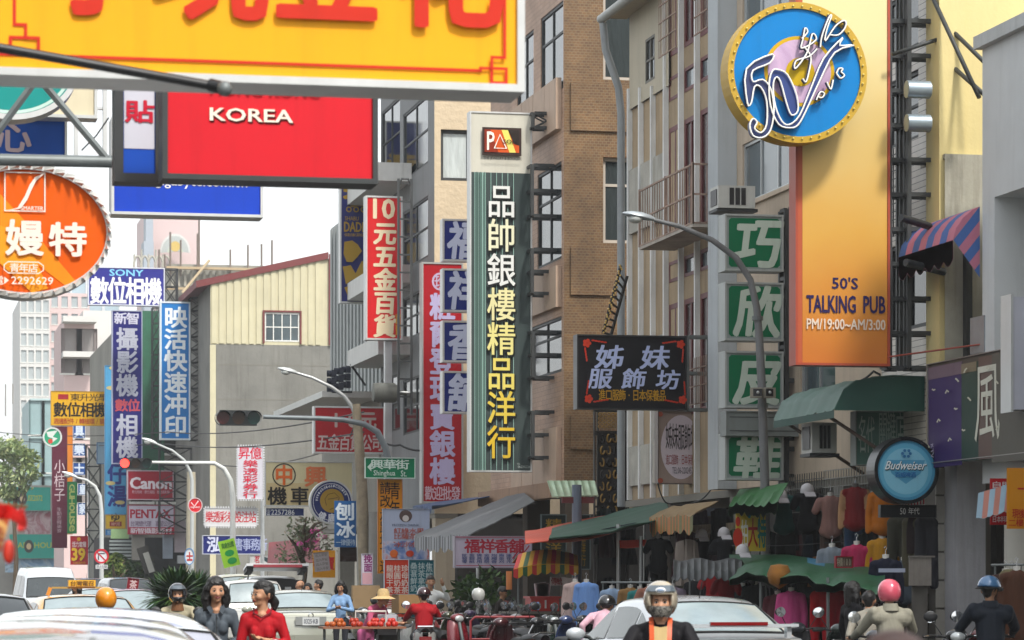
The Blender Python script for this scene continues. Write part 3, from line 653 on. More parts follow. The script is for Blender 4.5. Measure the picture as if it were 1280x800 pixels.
# ================================================================ signs
FRW = M('#c9cac8', .4, .2, .08, streak=.15); FRG = M('#8d9190', .45, .4, .1)
def Ms(c, r=.5): return M(c, r, 0, .05, 1.2, streak=.16, spec=.15)
class Sign:
    """a sign box in the plane y (facing the camera) or x (facing the street); every measure in photograph columns and rows"""
    def __init__(s, name, label, u0, v0, u1, v1, P, face, frame=FRW, fw=2., th=.22, kind='y', group=None, cat='sign', round_=False, teeth=0, back=None):
        s.k = kind; s.P = P; s.lay = 0
        uc = (u0+u1)/2
        if kind == 'y': s.A = lambda u: xat(u, P); s.D = dep(xat(uc, P), P)
        else: yc = yat(uc, P); s.A = lambda u: -yat(u, P); s.D = dep(P, yc)
        s.Z = lambda v: CZ+(HZ-v)*s.D/FPX; s.k1 = s.D/FPX; s.u0, s.u1, s.v0, s.v1 = u0, u1, v0, v1
        a0, a1, z0, z1 = s.A(u0), s.A(u1), s.Z(v1), s.Z(v0); f = fw*s.k1; s.th = th
        base = s.tf(((a0+a1)/2, 0, z0)); s.root = T(name, label, cat, base, 0, group)
        fm = face if not isinstance(face, str) else Ms(face)
        b = MB(); s.el = MB()
        if round_:
            rx, rz = (a1-a0)/2-f, (z1-z0)/2-f; cx, cz = (a0+a1)/2, (z0+z1)/2; s.c = (cx, cz)
            n = 56; ring = lambda k, y: [(cx+(rx+k)*math.cos(2*math.pi*i/n), y, cz+(rz+k)*math.sin(2*math.pi*i/n)) for i in range(n)]
            b.add(ring(0, 0)+ring(0, th), [tuple(range(n)), tuple(range(2*n-1, n-1, -1))]+[(i, n+i, n+(i+1) % n, (i+1) % n) for i in range(n)], fm)
            s.put(b, 'sign_box')
            r = MB(); vs = ring(0, -.03)+ring(f, -.03)+ring(f, th+.01)+ring(0, .002)
            r.add(vs, [(i, (i+1) % n, n+(i+1) % n, n+i) for i in range(n)]+[(n+i, n+(i+1) % n, 2*n+(i+1) % n, 2*n+i) for i in range(n)]+[(i, 3*n+i, 3*n+(i+1) % n, (i+1) % n) for i in range(n)], frame); s.put(r, 'frame')
        else:
            b.box(a0+f*.9, a1-f*.9, 0, th, z0+f*.9, z1-f*.9, fm)
            if back: b.box(a0+f*.9, a1-f*.9, th, th+.01, z0+f*.9, z1-f*.9, back)
            s.put(b, 'sign_box'); r = MB()
            if f > 0:
                r.box(a0, a1, -.025, th+.02, z0, z0+f, frame); r.box(a0, a1, -.025, th+.02, z1-f, z1, frame)
                r.box(a0, a0+f, -.022, th+.017, z0+f, z1-f, frame); r.box(a1-f, a1, -.022, th+.017, z0+f, z1-f, frame); s.put(r, 'frame')
    def tf(s, p): return (p[0], s.P+p[1], p[2]) if s.k == 'y' else (s.P+p[1], -p[0], p[2])
    def put(s, mb, name, parent=None):
        mb.v = [s.tf(p) for p in mb.v]; return mb.build(name, parent or s.root)
    def y(s): s.lay += 1; return -.004*s.lay
    def mat(s, c): return c if not isinstance(c, str) else Ms(c)
    def t(s, txt, u0, v0, u1, v1, c, bold=.014, y=None, **k):
        put_text(s.el, txt, (s.A(u0), s.A(u1), s.Z(v1), s.Z(v0)), s.y() if y is None else y, s.mat(c), bold, **k); return s
    def v(s, txt, u0, v0, u1, v1, c, bold=.014, alt=None, y=None, **k):
        n = len(txt); h = (v1-v0)/n; y = s.y() if y is None else y
        for i, ch in enumerate(txt):
            if ch != ' ': put_text(s.el, ch, (s.A(u0), s.A(u1), s.Z(v0+(i+1)*h-h*.03), s.Z(v0+i*h+h*.03)), y, s.mat(alt[i] if alt else c), bold, **k)
        return s
    def r(s, u0, v0, u1, v1, c):
        y = s.y(); s.el.quad((s.A(u0), y, s.Z(v1)), (s.A(u1), y, s.Z(v1)), (s.A(u1), y, s.Z(v0)), (s.A(u0), y, s.Z(v0)), s.mat(c)); return s
    def p(s, pts, c): y = s.y(); s.el.add([(s.A(u), y, s.Z(v)) for u, v in pts], [tuple(range(len(pts)))], s.mat(c)); return s
    def disc(s, u, v, r, c, ry=None, n=40):
        ry = ry or r; return s.p([(u+r*math.cos(2*math.pi*i/n), v+ry*math.sin(2*math.pi*i/n)) for i in range(n)], c)
    def l(s, pts, w, c, closed=False):
        y = s.y(); m = s.mat(c); w /= 2; N = len(pts); L, Rr = [], []
        for i in range(N):
            a = pts[i-1] if (closed or i) else pts[i]; b = pts[(i+1) % N] if (closed or i < N-1) else pts[i]
            dx, dy = b[0]-a[0], b[1]-a[1]; q = math.hypot(dx, dy) or 1; nx, ny = -dy/q*w, dx/q*w
            L.append((pts[i][0]+nx, pts[i][1]+ny)); Rr.append((pts[i][0]-nx, pts[i][1]-ny))
        for i in range(N if closed else N-1):
            j = (i+1) % N; s.el.add([(s.A(u), y, s.Z(v)) for u, v in (L[i], L[j], Rr[j], Rr[i])], [(0, 1, 2, 3)], m)
        return s
    def segs(s, pts, w, c, closed=False):              # right-angled line work
        q = pts+[pts[0]] if closed else pts
        y = s.y(); m = s.mat(c)
        for (a, b), (d, e) in zip(q[:-1], q[1:]):
            y -= .0007; u0, u1, v0, v1 = min(a, d)-w/2, max(a, d)+w/2, min(b, e)-w/2, max(b, e)+w/2
            s.el.quad((s.A(u0), y, s.Z(v1)), (s.A(u1), y, s.Z(v1)), (s.A(u1), y, s.Z(v0)), (s.A(u0), y, s.Z(v0)), m)
        return s
    def done(s):
        if s.el.v: s.put(s.el, 'lettering')
        return s.root
    def bars(s, name, bars, m=DSTEEL, r=.03, d=.1):    # support rods in the sign's plane: (u0, v0, u1, v1)
        b = MB()
        for q in bars: b.tube((s.A(q[0]), d, s.Z(q[1])), (s.A(q[2]), d, s.Z(q[3])), r, m, 6)
        s.put(b, name); return s

# ---- big signs hung over the street from the left
s = Sign('shop_sign', 'big yellow sign with cropped red writing and a red line border, top left corner', -60, -150, 655, 104, 14.0, '#f0a81c', FRW, 9.5, .30)
RD = '#c8301f'
s.segs([(-40, 78), (40, 78)], 4, RD); s.lay = 0
s.segs([(20, -60), (20, 42), (33, 42), (33, 78), (13, 78), (13, 57), (48, 57), (48, 78), (598, 88)][:0] or [(18, -100), (18, 41), (32, 41), (32, 57), (13, 57), (13, 76), (48, 76), (48, 57), (32, 57)], 4, RD)
s.segs([(48, 78), (600, 78), (600, 74), (614, 74), (614, 58), (628, 58), (628, -100)][:2], 3.6, RD)
s.segs([(600, 78), (600, 75), (614, 75), (614, 93), (632, 93), (632, 75), (614, 75), (614, 61), (630, 61), (630, -100)], 3.6, RD)
for ch, a, b_ in (('小', 60, 180), ('現', 195, 330), ('豆', 345, 470), ('花', 495, 625)): s.t(ch, a, -120, b_, 24, RD, .028)
s.done()
b = MB(); a_, b_ = P3(0, 60, 13.6), P3(275, 109, 13.6); p0 = a_+(a_-b_)*((a_.x+4.5)/(b_.x-a_.x)); b.tube(p0, P3(275, 109, 13.6), .022, BLACKP, 8); b.tube(P3(262, 106, 13.6), P3(286, 112, 13.55), .03, BLACKP, 8); b.ball(P3(281, 111, 13.5), .035, GSTEEL)
tag(b.build('stay_rod'), 'thin black stay rod slanting across the big yellow sign', 'rod')

s = Sign('shop_sign', 'red sign reading KOREA in white, in a dark metal frame below the yellow sign', 203, 60, 472, 227, 19.0, '#d0202c', DSTEEL, 6.5, .25)
s.t('KOREA', 264, 139, 367, 155, '#4a1010', .022); s.t('KOREA', 262.5, 137, 365.5, 153, '#f3e2d0', .018)
s.t('HONG KONG', 264, 104, 400, 120, '#3a1212', .02); s.done()
s = Sign('shop_sign', 'narrow white and blue board in a dark frame beside the red KOREA sign', 143, 90, 205, 228, 19.8, '#1f4fb4', DSTEEL, 11, .2)
s.r(155, 100, 193, 186, '#c9cbd6'); s.t('貼', 157, 126, 192, 153, '#c02238', .03); s.done()
s = Sign('shop_sign', 'wide blue sign with a white web address, partly behind the KOREA sign', 139, 150, 329, 270, 30, '#1f44b8', FRW, 3.5, .3)
s.t('gigabyte.com.tw', 194, 221, 312, 236, '#e6e6ea', .012); s.done()
s = Sign('shop_sign', 'blue sign with a pale pink character cut by the left edge, above the orange oval', -60, 146, 84, 198, 27.2, '#2b55a8', FRW, 3, .25)
s.t('心', -4, 152, 38, 190, '#c3aeb2', .03); s.t('中', -52, 152, -12, 190, '#c3aeb2', .03); s.done()
s = Sign('shop_sign', 'round teal sign with a pale ring, mostly hidden by the big yellow sign', -72, 20, 98, 150, 25.2, '#1f8c86', FRW, 7, .25, round_=True)
n = 48
s.l([(13+74*math.cos(2*math.pi*i/n), 85+55*math.sin(2*math.pi*i/n)) for i in range(n)], 4, '#bcd8cc', True); s.done()
s = Sign('shop_sign', 'cream board behind the round teal sign, top left', 20, 60, 122, 147, 26.6, '#d8cdb0', FRW, 4, .2); s.done()
# orange oval sign with faceted rim
s = Sign('oval_sign', 'orange oval sign with white characters and a toothed silver rim at the left edge', -78, 206, 139, 372, 23.6, '#df5c0e', FRW, 6, .3, round_=True)
OR = '#ef8a1c'
s.p([(-60, 245), (0, 243), (30, 275), (60, 310), (96, 352), (84, 358), (40, 325), (0, 300), (-60, 300)], OR); s.p([(-60, 270), (10, 285), (44, 322), (60, 360), (40, 366), (0, 330), (-60, 330)], '#f09a24')
WO = '#eee0d2'
s.segs([(6, 216), (56, 216), (56, 264), (6, 264)], 1.6, WO, True)
s.p([(8, 264), (22, 260), (31, 245), (37, 231), (44, 221), (56, 216), (45, 226), (39, 238), (34, 250), (26, 261)], WO); s.t('SMARTER', 26, 258, 54, 263, WO, .01)
s.t('嫚', 8, 276, 53, 319, WO, .03); s.t('特', 62, 278, 107, 319, WO, .03)
s.l([(10, 328), (48, 328), (54, 332), (54, 338), (48, 342), (10, 342), (5, 338), (5, 332)], 1.4, WO, True); s.t('青年店', 12, 330, 47, 341, WO, .02)
s.t('2292629', 14, 346.5, 66, 356, WO, .012); s.p([(5, 347), (5, 356), (11, 351.5)], WO); s.t('電', -8, 346, 4, 357, WO, .012); s.done()
b = MB(); cx, cz = s.c; rx = (s.A(139)-s.A(-78))/2; rz = (s.Z(206)-s.Z(372))/2; nT = 46
for i in range(nT):
    a0, a1 = 2*math.pi*i/nT, 2*math.pi*(i+.85)/nT
    p = lambda a, k, y: (cx+(rx+k)*math.cos(a), y, cz+(rz+k)*math.sin(a))
    b.add([p(a0, -.03, -.032), p(a1, -.03, -.032), p(a1, .006, -.03), p(a0, .014, -.1), p(a0, -.012, -.11)], [(0, 1, 2, 3, 4)], M('#d5d3cd', .3, .4, .1))
s.put(b, 'rim_teeth')
# girder that carries the left signs
b = MB(); yg = 21.5
for v in (203,): b.tube((-4.5, yg, zat(v, 0, yg)), P3(148, v-.5, yg), .042, GSTEEL, 8)
b.tube((-4.5, yg, zat(104, 0, yg)), P3(148, 104, yg), .042, GSTEEL, 8)
b.tube(P3(-30, 202, yg), P3(42, 104, yg), .028, GSTEEL, 6); b.tube(P3(54, 104, yg), P3(133, 198, yg), .028, GSTEEL, 6); b.box(*[k for p in ((xat(143, yg), xat(153, yg)), (yg-.05, yg+.05), (zat(228, 1, yg), zat(90, 1, yg))) for k in p], GSTEEL)
b.path([P3(136, 147, yg), P3(120, 170, yg), P3(102, 188, yg)], .006, BLACKP)
tag(b.build('sign_girder'), 'dark steel girder with diagonal braces running out from the left edge', 'girder')
b = MB(); 
for u in (128, 92): b.box(xat(u, 29), xat(u+5, 29), 28.9, 29, zat(205 if u > 100 else 198, 1, 29), zat(90, 1, 29), FRW)
b.box(xat(97, 29), xat(128, 29), 28.92, 28.98, zat(134, 1, 29), zat(131, 1, 29), FRW)
tag(b.build('sign_rail'), 'pale vertical rails behind the girder, left of the blue web address sign', 'rail')

# ---- the 50's pub sign
yq = 38.4
s = Sign('pub_sign', 'tall orange and yellow pub sign with dark blue letters, in front of the tiled building', 994, -60, 1112, 457, yq, M('#b0502a', .55), M('#a04028', .5, 0, .1), 3, .26)
zA, zB = s.Z(457), s.Z(-60); s.root.location.z
gm = Mgrad([(0, '#b8601c'), (.2, '#c47d28'), (.4, '#cc9a40'), (.62, '#d2b46c'), (.85, '#d4c692')], 0, zB-zA)
s.r(1003, -58, 1109, 454, gm); NV = '#2a2350'
s.t("50'S", 1040, 347, 1072, 361, NV, .03); s.t('TALKING', 1008, 370, 1069, 391, NV, .03); s.t('PUB', 1079, 370, 1106, 391, NV, .03)
s.t('PM/19:00~AM/3:00', 1008, 399, 1106, 412, '#d9c9b8', .025); s.done()
# round part
s2 = Sign('pub_roundel', 'round blue and yellow sign with a neon outlined 50, fixed to the tall pub sign', 909, 3, 1083, 179, yq-.55, '#0c78bc', M('#b8931c', .5, 0, .08), 8, .32, round_=True)
cu, cv = 1000, 90; n = 40
s2.disc(cu-1, cv-1, 44, '#c9a21e'); s2.disc(cu-1, cv-1, 39.5, Mprint(['#a988a8', '#b79ab8', '#c6a7c0', '#a04a74'], 1.6)); s2.disc(cu, cv, 18, '#c2a012')
b = MB()
for i in range(46):
    a = 2*math.pi*i/46; b.ball((s2.A(996+82*math.cos(a)), -.045, s2.Z(91+83*math.sin(a))), .015, M('#cdb860', .3), 6)
s2.put(b, 'bulbs')['kind'] = 'stuff'
def fill(pts, c, d=.09):                                # raised letter block with a neon tube outline
    pts = smooth_pts(pts, True, 3); b = MB(); n = len(pts); q = [(s2.A(u), s2.Z(v)) for u, v in pts]
    from mathutils.geometry import tessellate_polygon
    tr = tessellate_polygon([[Vector((a, z, 0)) for a, z in q]])
    b.add([(a, -d, z) for a, z in q], [tuple(t) for t in tr], M(c, .4)); 
    for i in range(n): j = (i+1) % n; b.quad((*[q[i][0], -d], q[i][1]), (q[j][0], -d, q[j][1]), (q[j][0], -.01, q[j][1]), (q[i][0], -.01, q[i][1]), M(c, .4))
    b.path([(a, -d-.03, z) for a, z in q], .011, M('#f0eee6', .3), 5, True); s2.put(b, 'raised_letter')
fill([(930, 90), (962, 71), (959, 82), (938, 92), (938, 106), (950, 103), (960, 114), (964, 140), (960, 165), (950, 175), (938, 173), (934, 160), (938, 152), (943, 156), (940, 164), (948, 169), (955, 158), (955, 130), (948, 113), (940, 112), (936, 132), (931, 133)], '#2a3564')
fill([(969, 90), (981, 96), (992, 120), (994, 140), (986, 146), (980, 132), (972, 104), (966, 100), (963, 112), (966, 136), (974, 154), (983, 158), (996, 146), (1010, 112), (1026, 74), (1050, 47), (1046, 57), (1064, 56), (1040, 66), (1022, 100), (1004, 140), (994, 158), (984, 162), (970, 158), (960, 136), (958, 108), (962, 92)], '#243a78')
b = MB(); NE = M('#f0eee6', .3)
def neon(pts, r=.010):
    for d_, m_, rr in ((-.12, NE, r), (-.075, M('#1c2348', .4), r*2.1)): b.path([(s2.A(u), d_, s2.Z(v)) for u, v in smooth_pts(pts)], rr, m_, 5)
neon([(999, 50), (1006, 42), (1003, 37), (1000, 52), (998, 62), (1008, 58), (1017, 50), (1012, 44), (1006, 66), (996, 82), (990, 88), (992, 78), (1008, 72), (1018, 62)])
neon([(1001, 60), (1010, 72), (1008, 90), (1004, 104), (1000, 100)]); neon([(1022, 60), (1024, 46), (1032, 24), (1036, 20), (1030, 38), (1028, 52), (1040, 34), (1050, 26), (1054, 28), (1052, 36), (1044, 44), (1034, 44)])
neon([(1017, 126), (1022, 116), (1027, 118), (1024, 123), (1018, 122)]); neon([(1030, 103), (1035, 112), (1038, 100)]); neon([(1042, 92), (1047, 98), (1052, 94), (1048, 90), (1050, 86), (1045, 86), (1042, 92)])
s2.put(b, 'neon_tube'); s2.done()
for i, (u0, u1, y0) in enumerate(((1112, 1132, yq+.1), (1136, 1182, yq-.05))):
    cage(u0, u1, -60, 460, y0, 'dark steel lattice holding the pub sign, %s column' % ('left' if i == 0 else 'right'), 13, .3, False, 'sign_lattice', DSTEEL, .028)
b = MB()
for (a, b1, c, d) in ((1158, -20, 1224, 122), (1163, -20, 1180, 30), (1180, 28, 1248, 95), (1185, 78, 1230, 118), (1115, 68, 1182, 46)): b.tube(P3(a, b1, yq-.2), P3(c, d, yq-.3 if c < 1200 else 37.3), .03, DSTEEL, 6)
tag(b.build('steel_stays'), 'long dark steel stays slanting from the lattice top to the white wall', 'stay rods')
for i, v in enumerate((112, 154)):
    c = P3(1148, v, yq-.5); t = T('flood_lamp', '%s grey barrel-shaped flood lamp on the sign lattice' % ('upper' if i == 0 else 'lower'), 'lamp', c)
    b = MB(); b.lathe(c, [(.001, -.17), (.1, -.17), (.115, -.165), (.115, .15), (.10, .16)], M('#8f9ca6', .35, .5, .1), 24, 'x'); b.build('lamp_housing', t)
    b = MB(); b.lathe(c, [(.1, .155), (.09, .14), (.001, .14)], M('#ccd2d4', .2), 24, 'x'); b.box(c.x-.02, c.x+.02, c.y+.1, c.y+.5, c.z-.02, c.z+.02, DSTEEL); b.build('lamp_glass', t)

# ---- green square signs
GR = '#0c6b45'; yG = 44.6
for i, (v0, v1, ch, lab) in enumerate(((268, 339, '巧', 'topmost'), (353, 426, '欣', 'second from top'), (439, 510, '皮', 'third and behind the loudspeaker'), (542, 600, '鞋', 'lowest'))):
    s = Sign('square_sign', 'green square sign with a white character, %s of its stack' % lab, 906, v0, 979, v1, yG, '#8f9a98', M('#a3a8a6', .5, .1, .1, streak=.3), 2.5, .35, group='green square signs')
    s.p([(914, v0+5), (972, v0+5), (975, v0+8), (975, v1-8), (972, v1-5), (914, v1-5), (911, v1-8), (911, v0+8)], GR)
    s.t(ch, 917, v0+5, 972, v1-5 if v1 < 590 else v1-2, '#bccabd', .034, shear=.12); s.bars('bracket', [(979, v0+6, 1000, v0+6), (979, v1-6, 1000, v1-6)], DSTEEL, .03); s.done()
cage(983, 996, 262, 604, yG+.1, 'dark steel ladder frame behind the green square signs', 9, .3, name='sign_lattice')
s = Sign('lamp_box', 'grey slatted box between the third and lowest green signs', 907, 514, 1000, 545, yG-.15, '#7c8280', M('#7c8280', .6, 0, .1, streak=.4), 1.2, .3)
for v in (521, 538): s.r(912, v, 996, v+1.3, '#4e5352')
s.done()

# ---- tall jewellery sign
s = Sign('shop_sign', 'tall dark grey-green striped sign with white to gold characters and an orange logo', 587, 140, 665, 590, 62.0, '#3f4a49', FRW, 2, .28)
s.r(589, 142, 663, 216, '#c9c6b8')
for u, w_ in ((593, 1), (598, .8), (602, 2.2), (606, 1), (613, .8), (620, .8), (627, .8), (634, .8), (641, .8)): s.r(u, 216, u+w_, 588, '#8fb0a6')
for u in (595, 599.5, 604.5): s.r(u, 216, u+1.4, 588, '#5b7a70')
al = ['#dfe0dc', '#e2e0c0', '#dfe0dc', '#e3dca4', '#e3d98c', '#e0cf6a', '#dcc24c', '#d9b534', '#d3a824']
s.v('品帥銀樓精品洋行', 610, 232, 644, 576, '#1a1d1b', .036); s.v('品帥銀樓精品洋行', 609, 230, 643, 574, '', .013, alt=al)
s.r(602, 160, 651, 195, '#3a2a26'); s.r(605, 163, 648, 191, '#d2561c'); s.p([(626, 163), (634, 163), (644, 191), (636, 191)], '#e6d96a'); s.p([(634, 163), (648, 163), (648, 182), (642, 180)], '#2c2420'); s.p([(605, 163), (612, 163), (622, 191), (605, 191)], '#8a2c14')
s.t('P', 608, 166, 617, 188, '#eee8dc', .03); s.l([(617, 186), (624, 169), (632, 186)], 2, '#eee8dc', True); s.t('SON', 628, 175, 645, 180, '#241c18', .01)
s.t('THE JEWELRY & BOUIQUE', 603, 197, 651, 201.5, '#3c3a36', .006); s.t('TEL', 645, 579, 649, 581, '#a9b3ae', 0); s.t('06-2202224', 646, 582, 661, 585, '#a9b3ae', 0)
s.done()
cage(666, 702, 142, 160, 61.8, 'short dark steel truss fixing the tall sign near its top', 2, .25, True, name='sign_bracket')
cage(665, 706, 207, 270, 61.6, 'dark steel cage beside the tall sign, upper of two', 3, .5, name='sign_bracket')
cage(665, 703, 312, 367, 61.6, 'dark steel cage beside the tall sign, middle height', 3, .5, name='sign_bracket')
cage(666, 704, 415, 472, 61.6, 'dark steel cage beside the tall sign, behind the black sign', 3, .5, name='sign_bracket')
cage(666, 704, 515, 572, 61.6, 'dark steel cage beside the tall sign, lowest one', 3, .5, name='sign_bracket')

# ---- black sisters sign, with flower corners
s = Sign('shop_sign', 'black sign with pale lilac brush characters and red flowers in its corners', 721, 419, 858, 512, 49.5, '#17161a', M('#2a2b2d', .4, .3), 1.6, .25)
LI = '#b0bbe0'
for ch, a, b_, c, d in (('姊', 743, 432, 777, 461), ('妹', 800, 432, 834, 461), ('服', 734, 461, 763, 486), ('飾', 776, 461, 805, 486), ('坊', 819, 462, 847, 486)): s.t(ch, a, b_, c, d, LI, .024, shear=.15)
s.t('進口服飾·日本保養品', 748, 487, 832, 501, '#b88a1e', .012)
for (u, v, du, dv) in ((733, 430, 1, 1), (849, 430, -1, 1), (733, 500, 1, -1), (849, 500, -1, -1)):
    s.disc(u, v, 4.2, '#b8321c', n=9)
    for k in range(5): s.disc(u+3.4*math.cos(k*1.26), v+3.4*math.sin(k*1.26), 2.3, '#c23a20', n=7)
    for k in range(1, 6): s.disc(u+du*(4+k*3.6), v-dv*(4-k*.6), 2.4, '#b8321c', 1.1, 7); s.disc(u-du*(3-k*.4), v+dv*(4+k*3.4), 1.1, '#b8321c', 2.4, 7)
s.done(); cage(859, 889, 421, 512, 49.55, 'grey steel frame between the black sign and the white fins', 3, .2, name='sign_bracket', m=GSTEEL, r=.025)
s = Sign('shop_sign', 'grey-pink panel with a white oval and thin characters, below the black sign', 822, 514, 880, 605, 51.2, '#a8948a', M('#6a5e58', .5), 1, .2)
s.disc(851, 559, 25, '#e0d4de', 40); s.disc(852, 559, 25, '#b9b0c4', 40) if 0 else None
s.t('姊妹服飾坊', 832, 530, 871, 562, '#4a4348', .006, skew=-.05); s.t('進口服飾·日本保養品', 832, 568, 871, 581, '#a0484e', 0); s.t('TEL:06-2202452', 840, 584, 866, 592, '#5d5a66', 0)
for u, v in ((825, 518), (877, 517), (825, 601), (877, 600)): s.disc(u, v, 3.5, '#b05a44', n=7)
s.done()

# ---- red and blue vertical signs
s = Sign('shop_sign', 'long dark red vertical sign with pale lilac characters, overlapped by small blue signs', 527, 328, 579, 629, 74.9, '#a3121f', M('#a9aaa8', .4, .3), 2.2, .3)
s.l([(550+9*math.cos(a/16*6.283), 352+10*math.sin(a/16*6.283)) for a in range(16)], 2.5, '#b9a9c4', True); s.t('珍', 543, 344, 558, 361, '#b9a9c4', .02)
s.v('粧爾登珠寶銀樓', 538, 366, 568, 606, '#b3a9cc', .035); s.t('歡迎批發', 531, 608, 575, 625, '#c9a8b4', .02); s.done()
for i, (v0, v1, ch, lab) in enumerate(((274, 327, '福', 'topmost'), (336, 390, '祥', 'second from top'), (401, 453, '香', 'third from top'), (464, 517, '舖', 'lowest'))):
    s = Sign('square_sign', 'small blue sign with one white character in a silver frame, %s of four' % lab, 553, v0, 606, v1, 68.6, '#0f2478', FRW, 2.4, .3, group='small blue square signs')
    s.t(ch, 559, v0+3, 598, v1-4, '#c2cbe4', .035, shear=.1); s.bars('bracket', [(604, v0+8, 640, v0+8), (604, v1-8, 640, v1-8)]); s.done()
s = Sign('shop_sign', 'bright red vertical hardware sign with cream characters and a 10, on a steel pole', 457, 245, 503, 425, 78.0, '#cf1f22', FRW, 2.2, .35)
CRM = '#e6d3b0'
s.t('10', 467, 249, 493, 273, CRM, .04); s.v('元五金百貨', 467, 277, 494, 422, CRM, .04, shear=.06); s.v('買賣', 494, 392, 501, 419, '#d2a21e', .02); s.done()
b = MB(); b.box(xat(482, 78), xat(491, 78), 78.1, 78.3, .1, zat(425, 12, 78), ALU); tag(b.build('sign_pole'), 'square silver pole under the red hardware sign', 'pole')
s = Sign('shop_sign', 'dark blue vertical sign with ochre drawings and lettering, behind the red hardware sign', 425, 150, 471, 379, 84.2, '#23286a', FRW, 1.8, .3)
OC = '#a5852c'
s.v('煮者', 431, 205, 466, 256, OC, .03) if 0 else s.t('者', 430, 226, 468, 258, OC, .035)
s.t('煮', 430, 190, 468, 226, OC, .035)
for u in (436, 445, 454, 462): s.disc(u, 262, 3.6, OC); s.disc(u, 262, 2, '#23286a')
s.t('SHABU', 431, 271, 448, 276, OC, .01); s.t('DADDY', 430, 278, 466, 290, OC, .03); s.t('健康涮涮鍋', 430, 292, 466, 296, OC, 0)
s.p([(430, 303), (440, 301), (447, 306), (452, 314), (446, 322), (440, 328), (433, 328), (429, 318)], OC)
s.p([(428, 334), (438, 332), (444, 342), (452, 326), (460, 330), (458, 342), (448, 352), (440, 350), (432, 356)], OC); s.p([(430, 360), (440, 356), (452, 364), (464, 360), (466, 372), (450, 370), (436, 374)], OC); s.p([(452, 344), (462, 340), (466, 354), (456, 357)], OC); s.done()
s = Sign('shop_sign', 'wide red hardware sign behind the street lamp pole, pale characters in two rows', 392, 508, 481, 567, 82.8, '#a91520', FRW, 2, .3)
s.t('10元', 410, 514, 470, 536, '#b9a9a2', .035); s.t('五金百貨公司', 396, 543, 478, 563, '#c9b4b0', .025, shear=.06); s.done()

# ---- signs lower middle
s = Sign('street_sign', 'green street name sign with a left arrow and white writing, above the orange sign', 456, 572, 519, 598, 70, '#00774e', Ms('#c6d6cc'), 1, .03, cat='street sign')
s.t('興華街', 463, 574.5, 511, 586.5, '#cfe3d8', .02); s.t('Shinghua', 467, 588, 494, 596.5, '#cfe3d8', .01); s.t('St.', 501, 588, 508, 595.5, '#cfe3d8', .01); s.p([(459, 584), (464, 578.5), (464, 589.5)], '#cfe3d8'); s.done()
s = Sign('notice_sign', 'orange vertical notice with black characters below the green street name sign', 472, 599, 503, 717, 70.4, '#d98a0e', M('#b36a10', .5), .8, .04)
s.v('青年平交道', 487, 602, 500, 716, '#2a1c0c', .01); s.v('請改走路地下道', 475, 602, 488, 716, '#2a1c0c', .008); s.done()
s = Sign('shop_sign', 'cream motorcycle shop sign with a ringed orange character', 331, 577, 441, 633, 87.6, '#d6cba2', FRW, 1.2, .2)
s.r(333, 604, 414, 631, '#cdb98a'); s.l([(355+14*math.cos(i/24*6.283), 594+14*math.sin(i/24*6.283)) for i in range(24)], 1.5, '#1c1a1c', True)
s.t('中', 344, 582, 366, 606, '#dd6a2a', .035); s.t('興', 381, 583, 408, 608, '#dd7a4a', .03); s.t('機', 335, 609, 358, 631, '#241f1a', .025); s.t('車', 363, 609, 386, 631, '#241f1a', .025); s.done()
s = Sign('shop_sign', 'small dark blue phone number board below the cream motorcycle sign', 332, 635, 380, 645, 87.7, '#1c2f66', FRW, .6, .1)
s.t('☎', 333, 636, 338, 644, '#dfe2e6', 0); s.t('2257286', 339, 637, 368, 643.5, '#dfe2e6', .012); s.done()
s = Sign('round_sign', 'round dark blue sign with an ochre face and ring lettering, beside the ice banner', 387, 600, 441, 655, 83.4, '#1b2864', FRW, 2, .25, round_=True)
s.l([(414+22.5*math.cos(i/32*6.283), 627.5+23*math.sin(i/32*6.283)) for i in range(32)], .8, '#c9cad4', True)
s.disc(415, 626, 15, '#a5832e'); s.l([(408, 632), (406, 624), (410, 618), (418, 616), (424, 622), (420, 634), (412, 637)], .8, '#5a431a'); s.l([(410, 624), (422, 622)], .8, '#5a431a')
for i, ch in enumerate('www.dadida.com.tw'):
    a = math.pi*(1.02+i*.052*1.0); u, v = 414.5+19*math.cos(a), 626.5+19*math.sin(a); s.t(ch, u-1.1, v-1.6, u+1.1, v+1.6, '#d6d8e0', .02, rot=-(a-1.5*math.pi), y=-.07)
s.t('健', 398, 640, 407, 651, '#d6d8e0', .03, rot=-.3); s.t('康', 410, 642, 419, 653, '#d6d8e0', .03); s.done()
s = Sign('cloth_banner', 'blue hanging banner with white characters for shaved ice', 418, 626, 445, 684, 80.0, '#245a92', M('#245a92', .6), 0, .03, cat='banner')
s.t('刨', 420, 629, 443, 650, '#d4dfe8', .03); s.t('冰', 421, 652, 443, 672, '#d4dfe8', .03); s.t('一律優待', 420, 674, 444, 682, '#b8cbdc', 0); s.done()
s = Sign('poster', 'white vertical sign with magenta and purple characters on the utility pole', 452, 692, 466, 731, 66.0, '#c5bfcc', M('#b0aab8', .5), .6, .04)
s.v('挽面', 455, 693, 465, 715, '#7e2a6a', .03); s.r(453, 716, 465, 730, '#c79aa4'); s.done()
s = Sign('wall_banner', 'white and blue drink shop poster with red rows, under the blue awning', 478, 636, 537, 700, 66.6, '#aab4cb', M('#a8adbb', .6), .6, .03, cat='banner')
s.r(478.6, 676, 536, 699, Mprint(['#3a5c9a', '#6d87b8', '#b9b9cc', '#c2562e'], 3)); s.disc(507, 645, 8, '#5b4a48', 7.5); s.disc(507, 648, 4, '#c9c3c0', 4); s.t('FROZEN DRINK', 490, 655, 524, 658, '#3a4360', 0)
